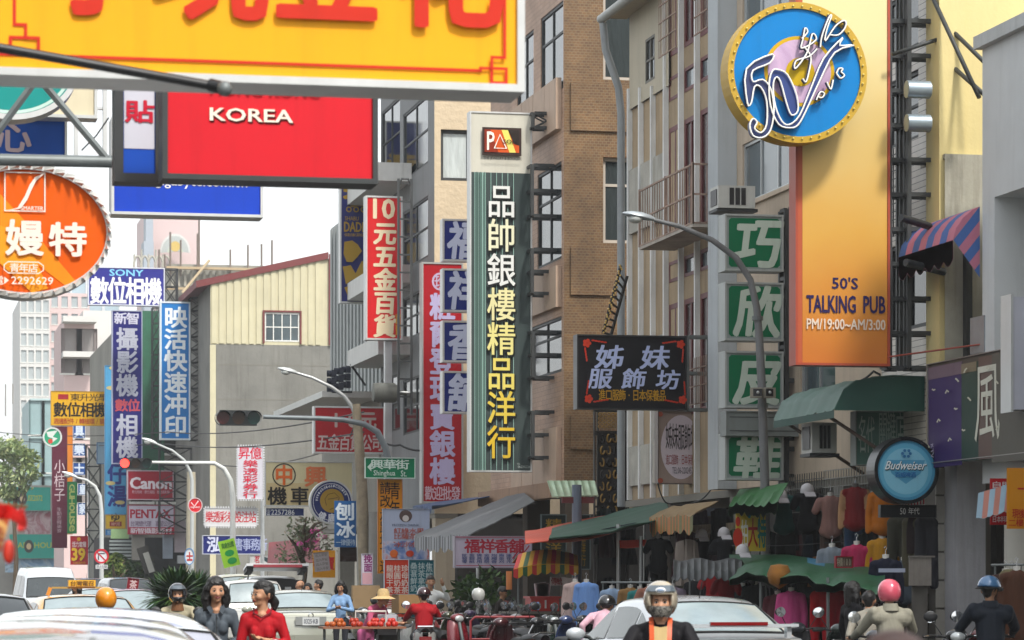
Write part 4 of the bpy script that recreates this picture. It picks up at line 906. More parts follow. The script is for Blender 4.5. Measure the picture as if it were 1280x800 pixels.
for v, t_ in ((660, '紅綠水果'), (667, '比薩茶屋'), (677, '冰沙冰品')): s.t(t_, 492, v, 530, v+7, '#b05038', .01)
s.disc(492, 692, 5, '#d2692a'); s.disc(512, 692, 5, '#c2452f', 4); s.done()
s = Sign('wall_banner', 'red drink menu banner with white vertical characters', 480, 699, 511, 772, 66.4, '#d33a1c', M('#c8ccd8', .6), .8, .03, cat='banner')
for k, t_ in enumerate(('龍眼干茶', '桂圓奶茶', '珍母奶茶')): s.v(t_, 483+k*9.3, 706, 491.4+k*9.3, 742, '#ecd8cc', .02)
for k, t_ in enumerate(('百香', '桂綠', '玫瑰')): s.v(t_, 483+k*9.3, 746, 491.4+k*9.3, 766, '#ecd8cc', .02)
s.r(482, 743, 510, 744, '#ecd8cc'); s.done()
s = Sign('wall_banner', 'teal drink menu banner with white vertical characters', 511.5, 700, 542, 772, 66.45, '#1b6a77', M('#1b6a77', .6), .5, .03, cat='banner')
for k, t_ in enumerate(('桑葚鮮奶', '抹茶拿鐵', '焦糖奶')): s.v(t_, 513+k*9.5, 703, 521.5+k*9.5, 740, '#bcd4d6', .02)
s.done()
s = Sign('shop_sign', 'white and pink incense shop sign with red title and small blue characters', 568, 670, 665, 710, 58.0, '#b3a9ba', M('#8f8793', .5), 1, .15)
s.t('福祥香舖', 581, 674, 655, 691, '#a3283a', .03)
for k, t_ in enumerate(('批發零售', '金銀紙品', '佛具用品', '金爐祭祀', '炮燭香品', '壽金刈金', '蓮花元寶', '金紙香爐', '各種品項')): s.v(t_[:3], 577+k*9.2, 692, 584+k*9.2, 704, '#34467e', .01)
s.segs([(570, 671.5), (663, 671.5)], 1, '#a04a5c'); s.segs([(570, 707), (663, 707)], 1, '#a04a5c')
s.l([(640, 698), (656, 678), (661, 682), (645, 702)], 1.5, '#a02438', True); s.done()

# ---- signs beyond the side street, on the lattice
yl = 131.
s = Sign('shop_sign', 'bright blue vertical sign with white characters for quick prints, framed in white', 200, 377, 238, 550, yl, '#1d74bc', Ms('#d2dadf'), 2, .4)
s.v('映活快速冲印', 206, 383, 233, 546, '#e4ebf0', .03); s.done()
s = Sign('shop_sign', 'wide violet-blue camera sign with a small light blue word over four white characters', 110, 334, 206, 382, 133., '#2a2c84', Ms('#c9ccd6'), 1.4, .4)
s.t('SONY', 137, 337, 179, 345, '#7fc6e6', .02); s.t('數位相機', 113, 347, 202, 380, '#e6e6ea', .028); s.done()
s = Sign('shop_sign', 'tall violet-blue camera sign with silver characters and one red pair', 140, 388, 178, 580, 136., '#1c1b70', Ms('#a9adc4'), 1.2, .4)
s.t('新智', 143, 391, 174, 405, '#cfcfe0', .03); s.v('攝影機', 146, 409, 172, 496, '#b9bccb', .028); s.t('數位', 144, 499, 175, 514, '#c2505c', .03); s.v('相機', 146, 517, 172, 573, '#b9bccb', .028); s.done()
s = Sign('shop_sign', 'small dark red sign with a white camera maker name', 159, 588, 217, 625, 134., '#98122a', Ms('#b9a4ae'), 1.2, .3)
s.t('Canon', 163, 597, 214, 611, '#dcd3da', .045); s.t('數位相機·數位電腦·數位攝影機', 165, 613, 212, 617, '#c9a0ac', 0); s.done()
s = Sign('shop_sign', 'small white sign with red capital letters above a red band of characters', 160, 631, 218, 668, 134.2, '#bdb6c6', Ms('#a02840'), 1, .3)
s.r(161, 659, 217, 667.5, '#a3203a'); s.t('PENTAX', 163, 637, 213, 647.5, '#a3203a', .035); s.t('台灣總代理 富堃公司', 163, 651, 215, 658, '#6a4a6a', 0); s.t('新智攝影器材', 163, 660, 215, 667, '#dccfd8', .02); s.done()
s = Sign('shop_sign', 'light blue vertical noodle sign with dark blue characters and small clouds', 131, 457, 161, 643, 142., '#4f9cc9', M('#3d86b4', .5), 1, .3)
s.v('仔湯', 135, 578, 158, 634, '#22307e', .035)
for u, v in ((139, 485), (152, 510), (138, 604), (150, 628), (142, 460)): s.disc(u, v, 6, '#c2b47a', 2.5)
s.done()
s = Sign('shop_sign', 'small yellow sign with a dark red strip, under the light blue noodle sign', 132, 643.5, 157, 661, 142., '#c9a52c', M('#a98a2c', .5), .8, .2); s.r(137, 652, 152, 658, '#8c2c22'); s.t('ゆ', 138, 641, 150, 652, '#3a2a1c', .03); s.t('總代理', 139, 653, 150, 657, '#d8b0a0', 0); s.done()
s = Sign('shop_sign', 'tiny blue sign under the small yellow sign', 132, 662, 146, 669, 142., '#2a78b8', M('#2a78b8', .5), .4, .1); s.t('營業中', 134, 663, 144, 668, '#a8cbe0', 0); s.done()
s = Sign('shop_sign', 'white sign with a red mutton character, right of the tall camera sign', 179, 507, 192, 534, 145., '#bdb6b2', M('#8c8c88', .5), .6, .2); s.t('羊', 180, 509, 191, 524, '#b04a4a', .04); s.l([(184, 522), (184, 530)], 1.5, '#b04a4a'); s.done()
s = Sign('shop_sign', 'dark green sign with pale strokes, below the white mutton sign', 178, 538, 192, 582, 145., '#1f4a3c', M('#5a6f66', .5), .8, .2); s.v('羊肉', 180, 542, 190, 566, '#7a8f86', .01); s.done()
s = Sign('shop_sign', 'yellow camera sign with a dark red emblem and black characters', 63.5, 489, 131, 532, 150., '#d9a512', M('#b58a10', .5), .6, .3)
s.r(72.5, 493, 85.5, 499.5, '#9c1c24'); s.t('東升光學', 88, 492, 135, 501, '#4a3410', .01); s.t('數位相機', 67, 503, 134, 521, '#20180c', .025); s.t('週邊配件/轉接環/鏡', 67, 523, 131, 530, '#a83a1a', .01); s.done()
s = Sign('shop_sign', 'tall maroon sign with thin white characters, under the yellow camera sign', 65, 533, 84, 685, 155., '#5e2036', M('#5e2036', .5), .4, .3)
s.v('小桔子', 68, 574, 81, 627, '#d4c2c8', .004); s.v('生動京韓美食', 71, 634, 77, 666, '#b9a0a8', 0); s.done()
s = Sign('shop_sign', 'green vertical sign with pale yellow letters turned on their side, beside the maroon sign', 84, 602, 96, 667, 165., '#2f9455', M('#2f9455', .5), .3, .2)
for k, ch in enumerate('GuHouse'): s.t(ch, 86, 606+k*8.5, 94, 612.5+k*8.5, '#c9d67e', .03, rot=-math.pi/2)
s.done()
s = Sign('shop_sign', 'orange vertical board behind the small blue signs at the left', 84, 533, 91, 668, 172, '#cf7a1c', M('#b0681c', .5), .4, .3); s.done()
for i, (a, b_, c, d, ch, lab) in enumerate(((91, 530, 107, 548, '具', 'topmost'), (91, 554, 107, 570, '樂', 'second'), (91, 578, 107, 594, '士', 'third'), (97, 604, 109, 619, '皇', 'fourth'), (97, 628, 109, 644, '家', 'lowest'))):
    s = Sign('square_sign', 'tiny blue sign with one white character, %s in the column beside the orange board' % lab, a, b_, c, d, 174, '#1f4a8c', FRW, .6, .2, group='tiny blue square signs'); s.t(ch, a+2, b_+1.5, c-2, d-1.5, '#c6d2e2', .04); s.done()
s = Sign('shop_sign', 'red sign with a big yellow 39 and white lines above', 88, 670, 110, 706, 140., '#a81626', M('#a81626', .5), .4, .15)
s.t('39', 90.5, 686, 106.5, 701, '#2a1010', .05); s.t('39', 90, 685.5, 106, 700.5, '#e0b82c', .05); s.disc(98.5, 674, 2.4, '#d6a01c'); s.t('活力套餐', 90, 677, 108, 684, '#e2d2d2', .015); s.t('元起超值', 91, 702, 107, 705, '#d6a01c', 0); s.done()
# lottery signs with toothed rims
def toothed(s, u0, v0, u1, v1, st=3.2):
    b = MB(); m = Ms('#bfc1c4')
    for i in range(int((u1-u0)/st)):
        for v, dv in ((v0, -2.2), (v1, 2.2)): u = u0+i*st; b.add([(s.A(u), -.02, s.Z(v)), (s.A(u+st*.6), -.02, s.Z(v)), (s.A(u+st*.5), -.02, s.Z(v+dv)), (s.A(u+st*.1), -.02, s.Z(v+dv))], [(0, 1, 2, 3)], m)
    for i in range(int((v1-v0)/st)):
        for u, du in ((u0, -2), (u1, 2)): v = v0+i*st; b.add([(s.A(u), -.02, s.Z(v)), (s.A(u), -.02, s.Z(v+st*.6)), (s.A(u+du), -.02, s.Z(v+st*.5)), (s.A(u+du), -.02, s.Z(v+st*.1))], [(0, 1, 2, 3)], m)
    s.put(b, 'rim_teeth')
s = Sign('lottery_sign', 'upright white lottery sign with magenta-red characters and a toothed rim', 297, 558, 329, 624, 110., '#c5c3cb', Ms('#c9c9cc'), .6, .25); toothed(s, 297, 558, 329, 624)
s.t('昇億', 298, 559, 327, 574, '#c8243f', .013); 
for k, ch in enumerate('樂透彩券行'): s.t(ch, 304, 575+k*9.7, 322, 584+k*9.7, '#c8243f', .013)
s.done()
s = Sign('lottery_sign', 'wide white lottery sign with red characters and a toothed rim', 256, 635, 321, 658, 110.4, '#c9c8c9', Ms('#c9c9cc'), .6, .25); toothed(s, 256, 635, 321, 658)
s.t('樂透彩券投注站', 257, 639, 320, 653, '#c02030', .013); s.done()
s = Sign('shop_sign', 'dark blue office sign with white brush characters, below the wide lottery sign', 253, 669, 331, 693, 118., '#1c2464', Ms('#a9adb8'), 1, .2)
s.t('泓', 259, 671, 276, 690, '#c2c6dc', .03); s.t('代書事務所', 283, 673, 334, 688, '#98a0c0', .015); s.done()
s = Sign('shop_sign', 'white little sign with a red character and black bird drawing, above the open van hatch', 312, 694, 347, 705, 112., '#bdbdbb', M('#a0a09c', .5), .5, .2)
s.t('茗', 318, 695, 325, 704, '#b02c3c', .02); s.p([(330, 696), (345, 699), (343, 703), (334, 703), (329, 700)], '#2a3c40'); s.done()
s = Sign('notice_board', 'tilted lime green board with dark green scrawls, above the cars', 280, 674, 301, 708, 88., '#9fd63c', M('#9fd63c', .6), 0, .03)
for (a, b_, c, d) in ((284, 686, 298, 696), (286, 697, 298, 705)): s.disc((a+c)/2, (b_+d)/2, 6, '#2a9a4a', 4.2, 12)
s.t('清倉拍賣', 283, 677, 299, 684, '#1f6a34', .01); s.done(); s.root.rotation_euler = (0, R(-14), 0)
for i, (u, v, r) in enumerate(((244, 631.5, 9),)):
    s = Sign('round_sign', 'small round red sign on the concrete pole', u-r, v-r-.5, u+r, v+r+.5, 116., '#c2202a', Ms('#c9b4b4'), 1, .2, round_=True); s.l([(239, 628), (243, 633), (248, 626)], 1.2, '#e0c9c9'); s.t('open', 238, 633, 250, 636, '#e0c9c9', .01); s.done()
s = Sign('road_sign', 'round no left turn sign with a plate under it on the lamp pole', 117.5, 686, 136, 704.5, 120., '#c9c9cd', Ms('#b81c2c'), 2.2, .05, cat='road sign', round_=True)
s.l([(123, 700), (123, 692), (131, 692)], 1.6, '#2a2a30'); s.l([(121, 690), (132, 701)], 1.6, '#b81c2c'); s.r(119.5, 706, 134.5, 711, '#c9cacb'); s.t('禁止左轉', 120.5, 706.5, 133.5, 710.5, '#3a3a40', 0); s.done()
s = Sign('road_sign', 'white oval bus stop sign with a red figure and blue rim', 230.5, 685, 243, 706, 117., '#c6cace', Ms('#5a86b4'), 1, .05, cat='road sign', round_=True)
s.p([(236.2, 690), (237.8, 690), (237.8, 701), (236.2, 701)], '#a83a3a'); s.p([(233, 694), (241, 694), (241, 696), (233, 696)], '#a83a3a'); s.p([(233.5, 701), (240.5, 701), (240.5, 698.5), (233.5, 698.5)], '#a83a3a'); s.done()
s = Sign('shop_sign', 'round green and white globe sign with a red dot, left of the maroon sign', 53.5, 534, 77.5, 558.5, 148., '#2a9c74', Ms('#d0d6d2'), 2, .3, round_=True)
s.p([(58, 540), (72, 538), (66, 546), (72, 548), (62, 556), (66, 548), (60, 546)], '#d6dcd6'); s.disc(63, 551.5, 3, '#cc4a34'); s.done()
s = Sign('shop_sign', 'rounded pale blue sign edge beside the light blue noodle sign', 121, 553, 131, 580, 146., '#8fa9bb', Ms('#4a6f96'), .8, .2); s.done()
# the long steel lattices of these signs
def lattice(u0, u1, v0, v1, y, label, n, m=DSTEEL, r=.035, d=.6):
    xa, xb, za, zb_ = RY(u0, u1, v0, v1, y); za, zb_ = min(za, zb_), max(za, zb_); b = MB()
    for yy in (y, y+d):
        for x in (xa, xb): b.tube((x, yy, za), (x, yy, zb_), r, m, 5)
        for k in range(n+1):
            z = za+(zb_-za)*k/n; b.tube((xa, yy, z), (xb, yy, z), r*.8, m, 4, caps=False)
            if k < n: z2 = za+(zb_-za)*(k+1)/n; b.tube((xa, yy, z), (xb, yy, z2), r*.6, m, 4, caps=False); b.tube((xb, yy, z), (xa, yy, z2), r*.6, m, 4, caps=False)
    for k in range(n+1): z = za+(zb_-za)*k/n; b.tube((xa, y, z), (xa, y+d, z), r*.6, m, 4); b.tube((xb, y, z), (xb, y+d, z), r*.6, m, 4)
    return tag(b.build('sign_lattice'), label, 'lattice')
lattice(238, 261, 372, 550, yl+.1, 'dark cross-braced steel lattice right of the bright blue print sign', 11)
lattice(191, 201, 384, 560, yl+1, 'dark thin lattice left of the bright blue print sign', 9, r=.025)
lattice(206, 222, 336, 380, 133.1, 'dark steel lattice stub right of the wide camera sign', 2)
lattice(200, 240, 560, 665, 133.6, 'dark steel lattice right of the two small camera signs', 5, r=.03)
lattice(108, 126, 556, 690, 156, 'dark steel lattice behind the lamp pole at left', 5, r=.03)
# ================================================================ vehicles
def cr(pts, y):                                        # smooth profile through (y, z)
    if y <= pts[0][0]: return pts[0][1]
    for i in range(len(pts)-1):
        a, b = pts[i], pts[i+1]
        if a[0] <= y <= b[0]:
            t = (y-a[0])/(b[0]-a[0]); p0 = pts[max(0, i-1)]; p3 = pts[min(len(pts)-1, i+2)]
            m1 = (b[1]-p0[1])/(b[0]-p0[0])*(b[0]-a[0]) if b[0] != p0[0] else 0; m2 = (p3[1]-a[1])/(p3[0]-a[0])*(b[0]-a[0])
            lim = 3*abs(b[1]-a[1]); m1 = max(-lim, min(lim, m1)); m2 = max(-lim, min(lim, m2))
            h = t*t*t; q = t*t; return (2*h-3*q+1)*a[1]+(h-2*q+t)*m1+(-2*h+3*q)*b[1]+(h-q)*m2
    return pts[-1][1]
CARGLASS = M('#20282b', .05, 0, .2, 1.2, spec=1.); CARGLASS_SKY = M('#8c9b9f', .12, 0, .2, 1.5, spec=1.); LAMP_RED = M('#7c0d12', .18, coat=1.); LAMP_CLR = M('#c7cccd', .1, .3); PLATE = M('#cfd2d2', .4)  # the paler grey car glass has reflected sky put into its colour
def car(name, label, cat, loc, rz, paint, L=4.5, Wd=1.72, H=1.45, prof=None, belt=.93, cab=(-1.45, 1.35), rw=.345, plate=None, rear_glass=None, wind=None, spoiler=False, group=None, side=None, parts=True, aerial=True, wf0=.1):
    """car, nose towards +Y before it is turned by rz"""
    t = T(name, label, cat, loc, rz, group); h = L/2; pm = M(paint, .28, .25, .03, 1, coat=1.) if isinstance(paint, str) else paint
    prof = prof or [(-h, .5), (-h+.04, .86), (-h+.2, .98), (-h+.62, 1.03), (-.78, H-.06), (-.35, H), (.35, H-.02), (1.28, .98), (h-.35, .78), (h-.04, .62), (h, .4)]
    c0, c1 = cab; half = Wd/2; st = sorted(set([round(-h+L*k/44, 3) for k in range(45)]+[-h+.02, h-.02]))
    def sec(y):
        zt = cr(prof, y); e = (abs(y)/h); pw = 1-.10*e**8-.05*e**3; zb_ = min(belt+.05*(-y/h), zt-.015); k = max(0, min(1, (zt-zb_)/(H-belt)))
        wr = half*.93*(1-k)+rw*Wd/ .95*k if k > 0 else half*.93
        wr = half*.93+(rw*Wd*1.03-half*.93)*min(1, k*1.05); lo = .2+.1*max(0, e-.8)*5
        lo = min(lo, zt-.12)
        pt = [(0, lo-.02), (half*.86*pw, lo-.02), (half*.97*pw, lo+.06), (half*pw, lo+(zb_-lo)*.45), (half*.995*pw, lo+(zb_-lo)*.75), (half*.965*pw, zb_-.02), (half*.945*pw if k > .05 else half*.93*pw, zb_),
              ((wr+(half*.945-wr)*.08)*pw, zb_+(zt-zb_)*.86 if k > .05 else zt-.012), (wr*.93*pw, zt-.022*k-.008), (wr*.6*pw, zt-.004), (0, zt+.012*min(1, k))]
        return pt
    S = [sec(y) for y in st]; b = MB(); n = len(S[0])
    pts = [[(p[0], y, p[1]) for p in s_]+[(-p[0], y, p[1]) for p in s_[-2:0:-1]] for s_, y in zip(S, st)]
    w = len(pts[0])
    vs = [p for r_ in pts for p in r_]; fs = [(i*w+j, i*w+(j+1) % w, (i+1)*w+(j+1) % w, (i+1)*w+j) for i in range(len(pts)-1) for j in range(w)]
    b.add(vs, fs, pm, True); b.add(pts[0][::-1], [tuple(range(w))], pm); b.add(pts[-1], [tuple(range(w))], pm)
    body = b.build('body', t, local=True)
    if not parts: return t
    # glazing, set proud of the body skin
    def S_at(y, j):
        p = sec(y)[j]; return Vector((p[0], y, p[1]))
    def patch(name, y0, y1, gm, f0=.07, f1=.93, jj=7):
        g = []
        for a in np.linspace(f0, f1, 7):
            y = y0+(y1-y0)*a; q = sec(y); e_ = q[7][0]*.99; row = []
            for k in np.linspace(-1, 1, 11):
                x = k*(q[8][0]*.985); z = q[10][1]+(q[8][1]-q[10][1])*abs(k)**2.2; row.append((x, y, z))
            g.append(row)
        nrm = Vector((0, -(cr(prof, y1)-cr(prof, y0)), y1-y0)); nrm.normalize(); nrm = nrm if nrm.z > 0 else -nrm
        g = [[tuple(Vector(p)+nrm*.012) for p in row] for row in g]; m_ = MB(); m_.sheet(g, gm); o = m_.build(name, t, local=True); o.data.materials[0] = gm
        r_ = MB(); rim = g[0]+[row[-1] for row in g[1:]]+g[-1][::-1][1:]+[row[0] for row in g[::-1][1:-1]]; r_.path([tuple(Vector(p)+nrm*.002) for p in rim], .012, RUBBER, 5, True); r_.build('seal', o, local=True)
    base_r = prof[3][0]; base_f = prof[7][0]; top_r, top_f = prof[4][0], prof[6][0]
    patch('rear_window', base_r, top_r, rear_glass or CARGLASS_SKY); patch('windshield', top_f, base_f, wind or CARGLASS, wf0, .93)
    ys = [c0, c0+(c1-c0)*.24, c0+(c1-c0)*.62, c1]
    for sx in (-1, 1):
        for a, b_ in zip(ys[:-1], ys[1:]):
            g = []
            for f in (.1, .9):
                row = []
                for y in np.linspace(a+.04, b_-.04, 6):
                    q = sec(y); p, r_ = q[6], q[7]; ff = f
                    row.append((sx*(p[0]+(r_[0]-p[0])*ff+.008), y, p[1]+(r_[1]-p[1])*ff))
                g.append(row)
            m_ = MB(); m_.sheet(g, side or M('#20282b', .1, 0, .3, 1.2, spec=.5)); m_.build('side_window', t, local=True)
    for sx in (-1, 1):
        for y in (-h+.82, h-.85):
            wh = T('wheel', None, None); del_ = wh; wh.parent = t; wh.location = (sx*(half-.12), y, .31)
            m_ = MB(); m_.lathe((0, 0, 0), [(.2, -.1), (.29, -.1), (.31, -.07), (.31, .07), (.29, .1), (.2, .1)], RUBBER, 24, 'x'); m_.build('tyre', wh, local=True)
            m_ = MB(); m_.lathe((0, 0, 0), [(.001, sx*.06), (.06, sx*.07), (.19, sx*.05), (.205, sx*.1)], CHROME, 20, 'x'); m_.build('rim', wh, local=True)
            m_ = MB(); m_.lathe((sx*(half-.035), y, .33), [(.0, sx*.04), (.35, sx*.04)], BLACKP, 24, 'x'); m_.build('wheel_arch', t, local=True)
    for sx in (-1, 1):
        m_ = MB(); xx = half*.82; yy = -h; 
        m_.obox((sx*xx*.96, -h+.06, .80), (.30, .16, .17), (R(-8), 0, R(-12*sx)), LAMP_RED); m_.obox((sx*xx*.96, -h+.035, .855), (.22, .14, .045), (R(-8), 0, R(-12*sx)), LAMP_CLR); m_.build('tail_light', t, local=True)
        m_ = MB(); m_.obox((sx*xx*.96, h-.11, .63), (.34, .2, .13), (R(8), 0, R(14*sx*-1)), LAMP_CLR); m_.build('headlight', t, local=True)
        m_ = MB(); m_.ball((sx*(half+.09), c1-.32, belt+.07), .1, pm, 12, (1.15, .5, .75)); m_.tube((sx*(half-.08), c1-.28, belt+.03), (sx*(half+.05), c1-.3, belt+.05), .02, BLACKP); m_.build('wing_mirror', t, local=True)
    m_ = MB(); m_.obox((0, -h-.012, .80), (.62, .02, .17), (0, 0, 0), M('#9a9d9b', .4, .3)); m_.obox((0, -h-.026, .79), (.34, .012, .16), (0, 0, 0), PLATE); pl = m_.build('number_plate', t, local=True)
    if plate:
        m_ = MB(); put_text(m_, plate, (-.14, .14, .745, .835), -h-.034, M('#1e2a44', .5), .012); m_.build('lettering', pl, local=True)
    m_ = MB(); m_.obox((0, -h-.02, .42), (Wd*.93, .12, .2), (0, 0, 0), pm); m_.obox((0, h-.03, .4), (Wd*.9, .12, .2), (0, 0, 0), pm); m_.build('bumper', t, local=True)
    m_ = MB(); [m_.path([(sx*half*.66, -h-.004, .955), (sx*half*.6, -h-.016, .7), (sx*half*.5, -h-.014, .56)], .006, BLACKP, 5) for sx in (-1, 1)]; m_.lathe((0, -h-.012, .905), [(.05, 0), (.056, .012), (.04, .016), (.036, .004)], CHROME, 18, 'y'); m_.build('boot_trim', t, local=True)
    m_ = MB(); m_.path([(-half*.8, -h+.004, .955), (-half*.4, -h-.012, .972), (half*.4, -h-.012, .972), (half*.8, -h+.004, .955)], .007, BLACKP, 5); m_.build('boot_seam', t, local=True)
    if aerial: m_ = MB(); m_.path([(0, -.7, H-.02), (0, -.8, H+.16)], .006, BLACKP, 5); m_.build('aerial', t, local=True)
    if spoiler:
        m_ = MB(); m_.obox((0, -h+.16, 1.13), (1.3, .14, .03), (R(-6), 0, 0), pm); m_.obox((0, -h+.1, 1.155), (.62, .05, .035), (0, 0, 0), LAMP_RED)
        for sx in (-1, 1): m_.obox((sx*.56, -h+.18, 1.07), (.05, .1, .13), (0, 0, 0), pm)
        m_.build('spoiler', t, local=True)
    return t
def boxcar(L, H, kind='van'):                          # tall bodies
    h = L/2
    if kind == 'van': return [(-h, .5), (-h+.03, 1.0), (-h+.06, 1.08), (-h+.09, 1.12), (-h+.22, H-.06), (-h+.5, H), (h-1.55, H-.03), (h-.62, 1.12), (h-.2, .95), (h-.04, .7), (h, .4)]
    return [(-h, .5), (-h+.03, .98), (-h+.06, 1.04), (-h+.09, 1.07), (-h+.42, H-.06), (-h+.75, H), (h-2.0, H-.03), (h-1.1, 1.05), (h-.4, .88), (h-.05, .65), (h, .4)]
def place(u, D): x, y = atD(u, D); return (x, y, .0)
SILVER = '#a9adad'
car('sedan', 'silver-white sedan with a red brake light bar on its boot spoiler', 'car', place(852, 33.6), R(1), '#b4b9bd', spoiler=True, H=1.43, rear_glass=CARGLASS_SKY, side=M('#3a4442', .1, 0, .6, 2.5, spec=.5))
car('sedan', 'champagne silver sedan seen from behind with a white number plate', 'car', place(372, 63), R(-1), '#a3a598', plate='0325·KB', H=1.41)
car('minivan', 'white minivan behind the two walking women', 'car', place(306, 71), R(0), '#c9cac6', L=4.3, Wd=1.68, H=1.62, prof=boxcar(4.3, 1.62, 'mpv'), cab=(-1.75, 1.0))
# open-hatch van
tv = car('hatchback_van', 'dark van with its white and red tailgate lifted open', 'van', place(330, 77), 0, '#8a8c8a', L=4.2, Wd=1.7, H=1.72, prof=boxcar(4.2, 1.72, 'van'), cab=(-1.7, 1.0), rear_glass=BLACKP)
m_ = MB(); m_.box(-.72, .72, -2.13, -2.08, .75, 1.62, BLACKP); m_.build('boot_opening', tv, local=True)
m_ = MB(); m_.obox((0, -2.35, 1.93), (1.52, .75, .06), (R(-10), 0, 0), M('#c2c4c6', .3, coat=1.)); m_.obox((0, -2.73, 1.96), (1.2, .05, .07), (R(-10), 0, 0), M('#8c2430', .3)); m_.obox((-.66, -2.25, 1.84), (.16, .6, .1), (R(-10), 0, 0), BLACKP); m_.obox((.66, -2.25, 1.84), (.16, .6, .1), (R(-10), 0, 0), BLACKP)
for sx in (-1, 1): m_.tube((sx*.7, -2.05, 1.3), (sx*.68, -2.5, 1.88), .015, GSTEEL)
m_.build('tailgate', tv, local=True)
m_ = MB(); m_.box(-.3, .1, -2.2, -2.14, 1.25, 1.42, M('#b9b4a0', .7)); m_.box(-.6, -.35, -2.2, -2.14, 1.2, 1.5, M('#86c23c', .7)); m_.box(.25, .4, -2.2, -2.14, 1.32, 1.45, M('#c4c6c6', .7)); m_.build('boot_goods', tv, local=True)
car('minivan', 'pale beige van half hidden to the left of the open tailgate', 'van', place(292, 84), 0, '#b5b4a4', L=4.4, Wd=1.7, H=1.78, prof=boxcar(4.4, 1.78, 'van'), cab=(-1.8, 1.1))
# oncoming and queuing cars at the left
PI = math.pi; nearprof = lambda H: [(-2.25, .5), (-2.21, .86), (-2.05, .98), (-1.63, 1.03), (-.9, H-.1), (-.3, H), (.8, H-.12), (1.4, .97), (1.9, .78), (2.21, .62), (2.25, .4)]; LILG_SKY = M('#a2a4b2', .1, 0, .2, 1.2, spec=1.)  # lilac-grey windshield: sky reflection painted into the glass colour
car('sedan', 'white and silver sedan with dark side windows, its roof below the dark-helmeted rider', 'car', place(122, 20.5), R(186), '#d0d4d6', H=1.41, aerial=False, wind=LILG_SKY, prof=nearprof(1.41))
car('sedan', 'white sedan roof cut by the bottom edge, in front of the taxi', 'car', place(84, 16.8), R(182), '#d8d8d8', H=1.40, aerial=False, wind=LILG_SKY, prof=nearprof(1.40))
car('sedan', 'grey sedan roof lowest at the bottom left corner, nearest of all cars', 'car', place(52, 12.9), R(184), '#8e8f8c', H=1.42, aerial=False, wind=LILG_SKY, prof=nearprof(1.42))
tx = car('taxi', 'yellow taxi with a lit-style roof sign on a roof bar, facing the camera', 'taxi', place(102, 43), R(183), '#d9a01e', H=1.40, aerial=False, wind=CARGLASS_SKY)
m_ = MB(); m_.box(-.19, .19, -.06, .06, 1.52, 1.61, M('#e0a92c', .4)); m_.box(-.34, .42, -.02, .02, 1.49, 1.515, M('#a98a48', .4)); m_.obox((.46, 0, 1.45), (.05, .05, .12), (0, R(-20), 0), M('#c9842e', .4)); rs = m_.build('roof_sign', tx, local=True)
m_ = MB(); put_text(m_, '台灣電召', (-.17, .17, 1.53, 1.6), -.07, M('#4a2c10', .5), .01); mirror_to(m_, lambda p: (-p[0], -p[1], p[2])); m_.build('lettering', rs, local=True)
car('van', 'white high-roofed van with a dark windshield at the left edge, facing the camera', 'van', place(58, 82), R(182), '#c3c8cb', L=4.8, Wd=1.75, H=1.98, prof=boxcar(4.8, 1.98, 'van'), cab=(-2.0, 1.5), wind=M('#2c3436', .1, 0, .4, 1.5, spec=1.), aerial=False, wf0=.42)
car('sedan', 'dark red sedan behind the yellow helmet, facing the camera', 'car', place(166, 61), R(184), '#8a2436', H=1.43, wind=CARGLASS_SKY, aerial=False)
car('sedan', 'pale grey sedan between the taxi and the dark red sedan', 'car', place(126, 72), R(184), '#a4abae', H=1.43, wind=CARGLASS_SKY, aerial=False)
car('minivan', 'dark blue van far behind the taxi', 'van', place(112, 98), R(184), '#1c2c58', L=4.4, H=1.68, prof=boxcar(4.4, 1.68, 'mpv'), cab=(-1.75, 1.0))
car('minivan', 'dark grey people carrier behind the dark red sedan', 'van', place(160, 90), R(184), '#3a3e40', L=4.4, H=1.7, prof=boxcar(4.4, 1.7, 'mpv'), cab=(-1.75, 1.0))
car('sedan', 'dark chrome-trimmed car cut by the left edge, beside the white van', 'car', place(-34, 36), R(182), '#3b3a38', H=1.45)

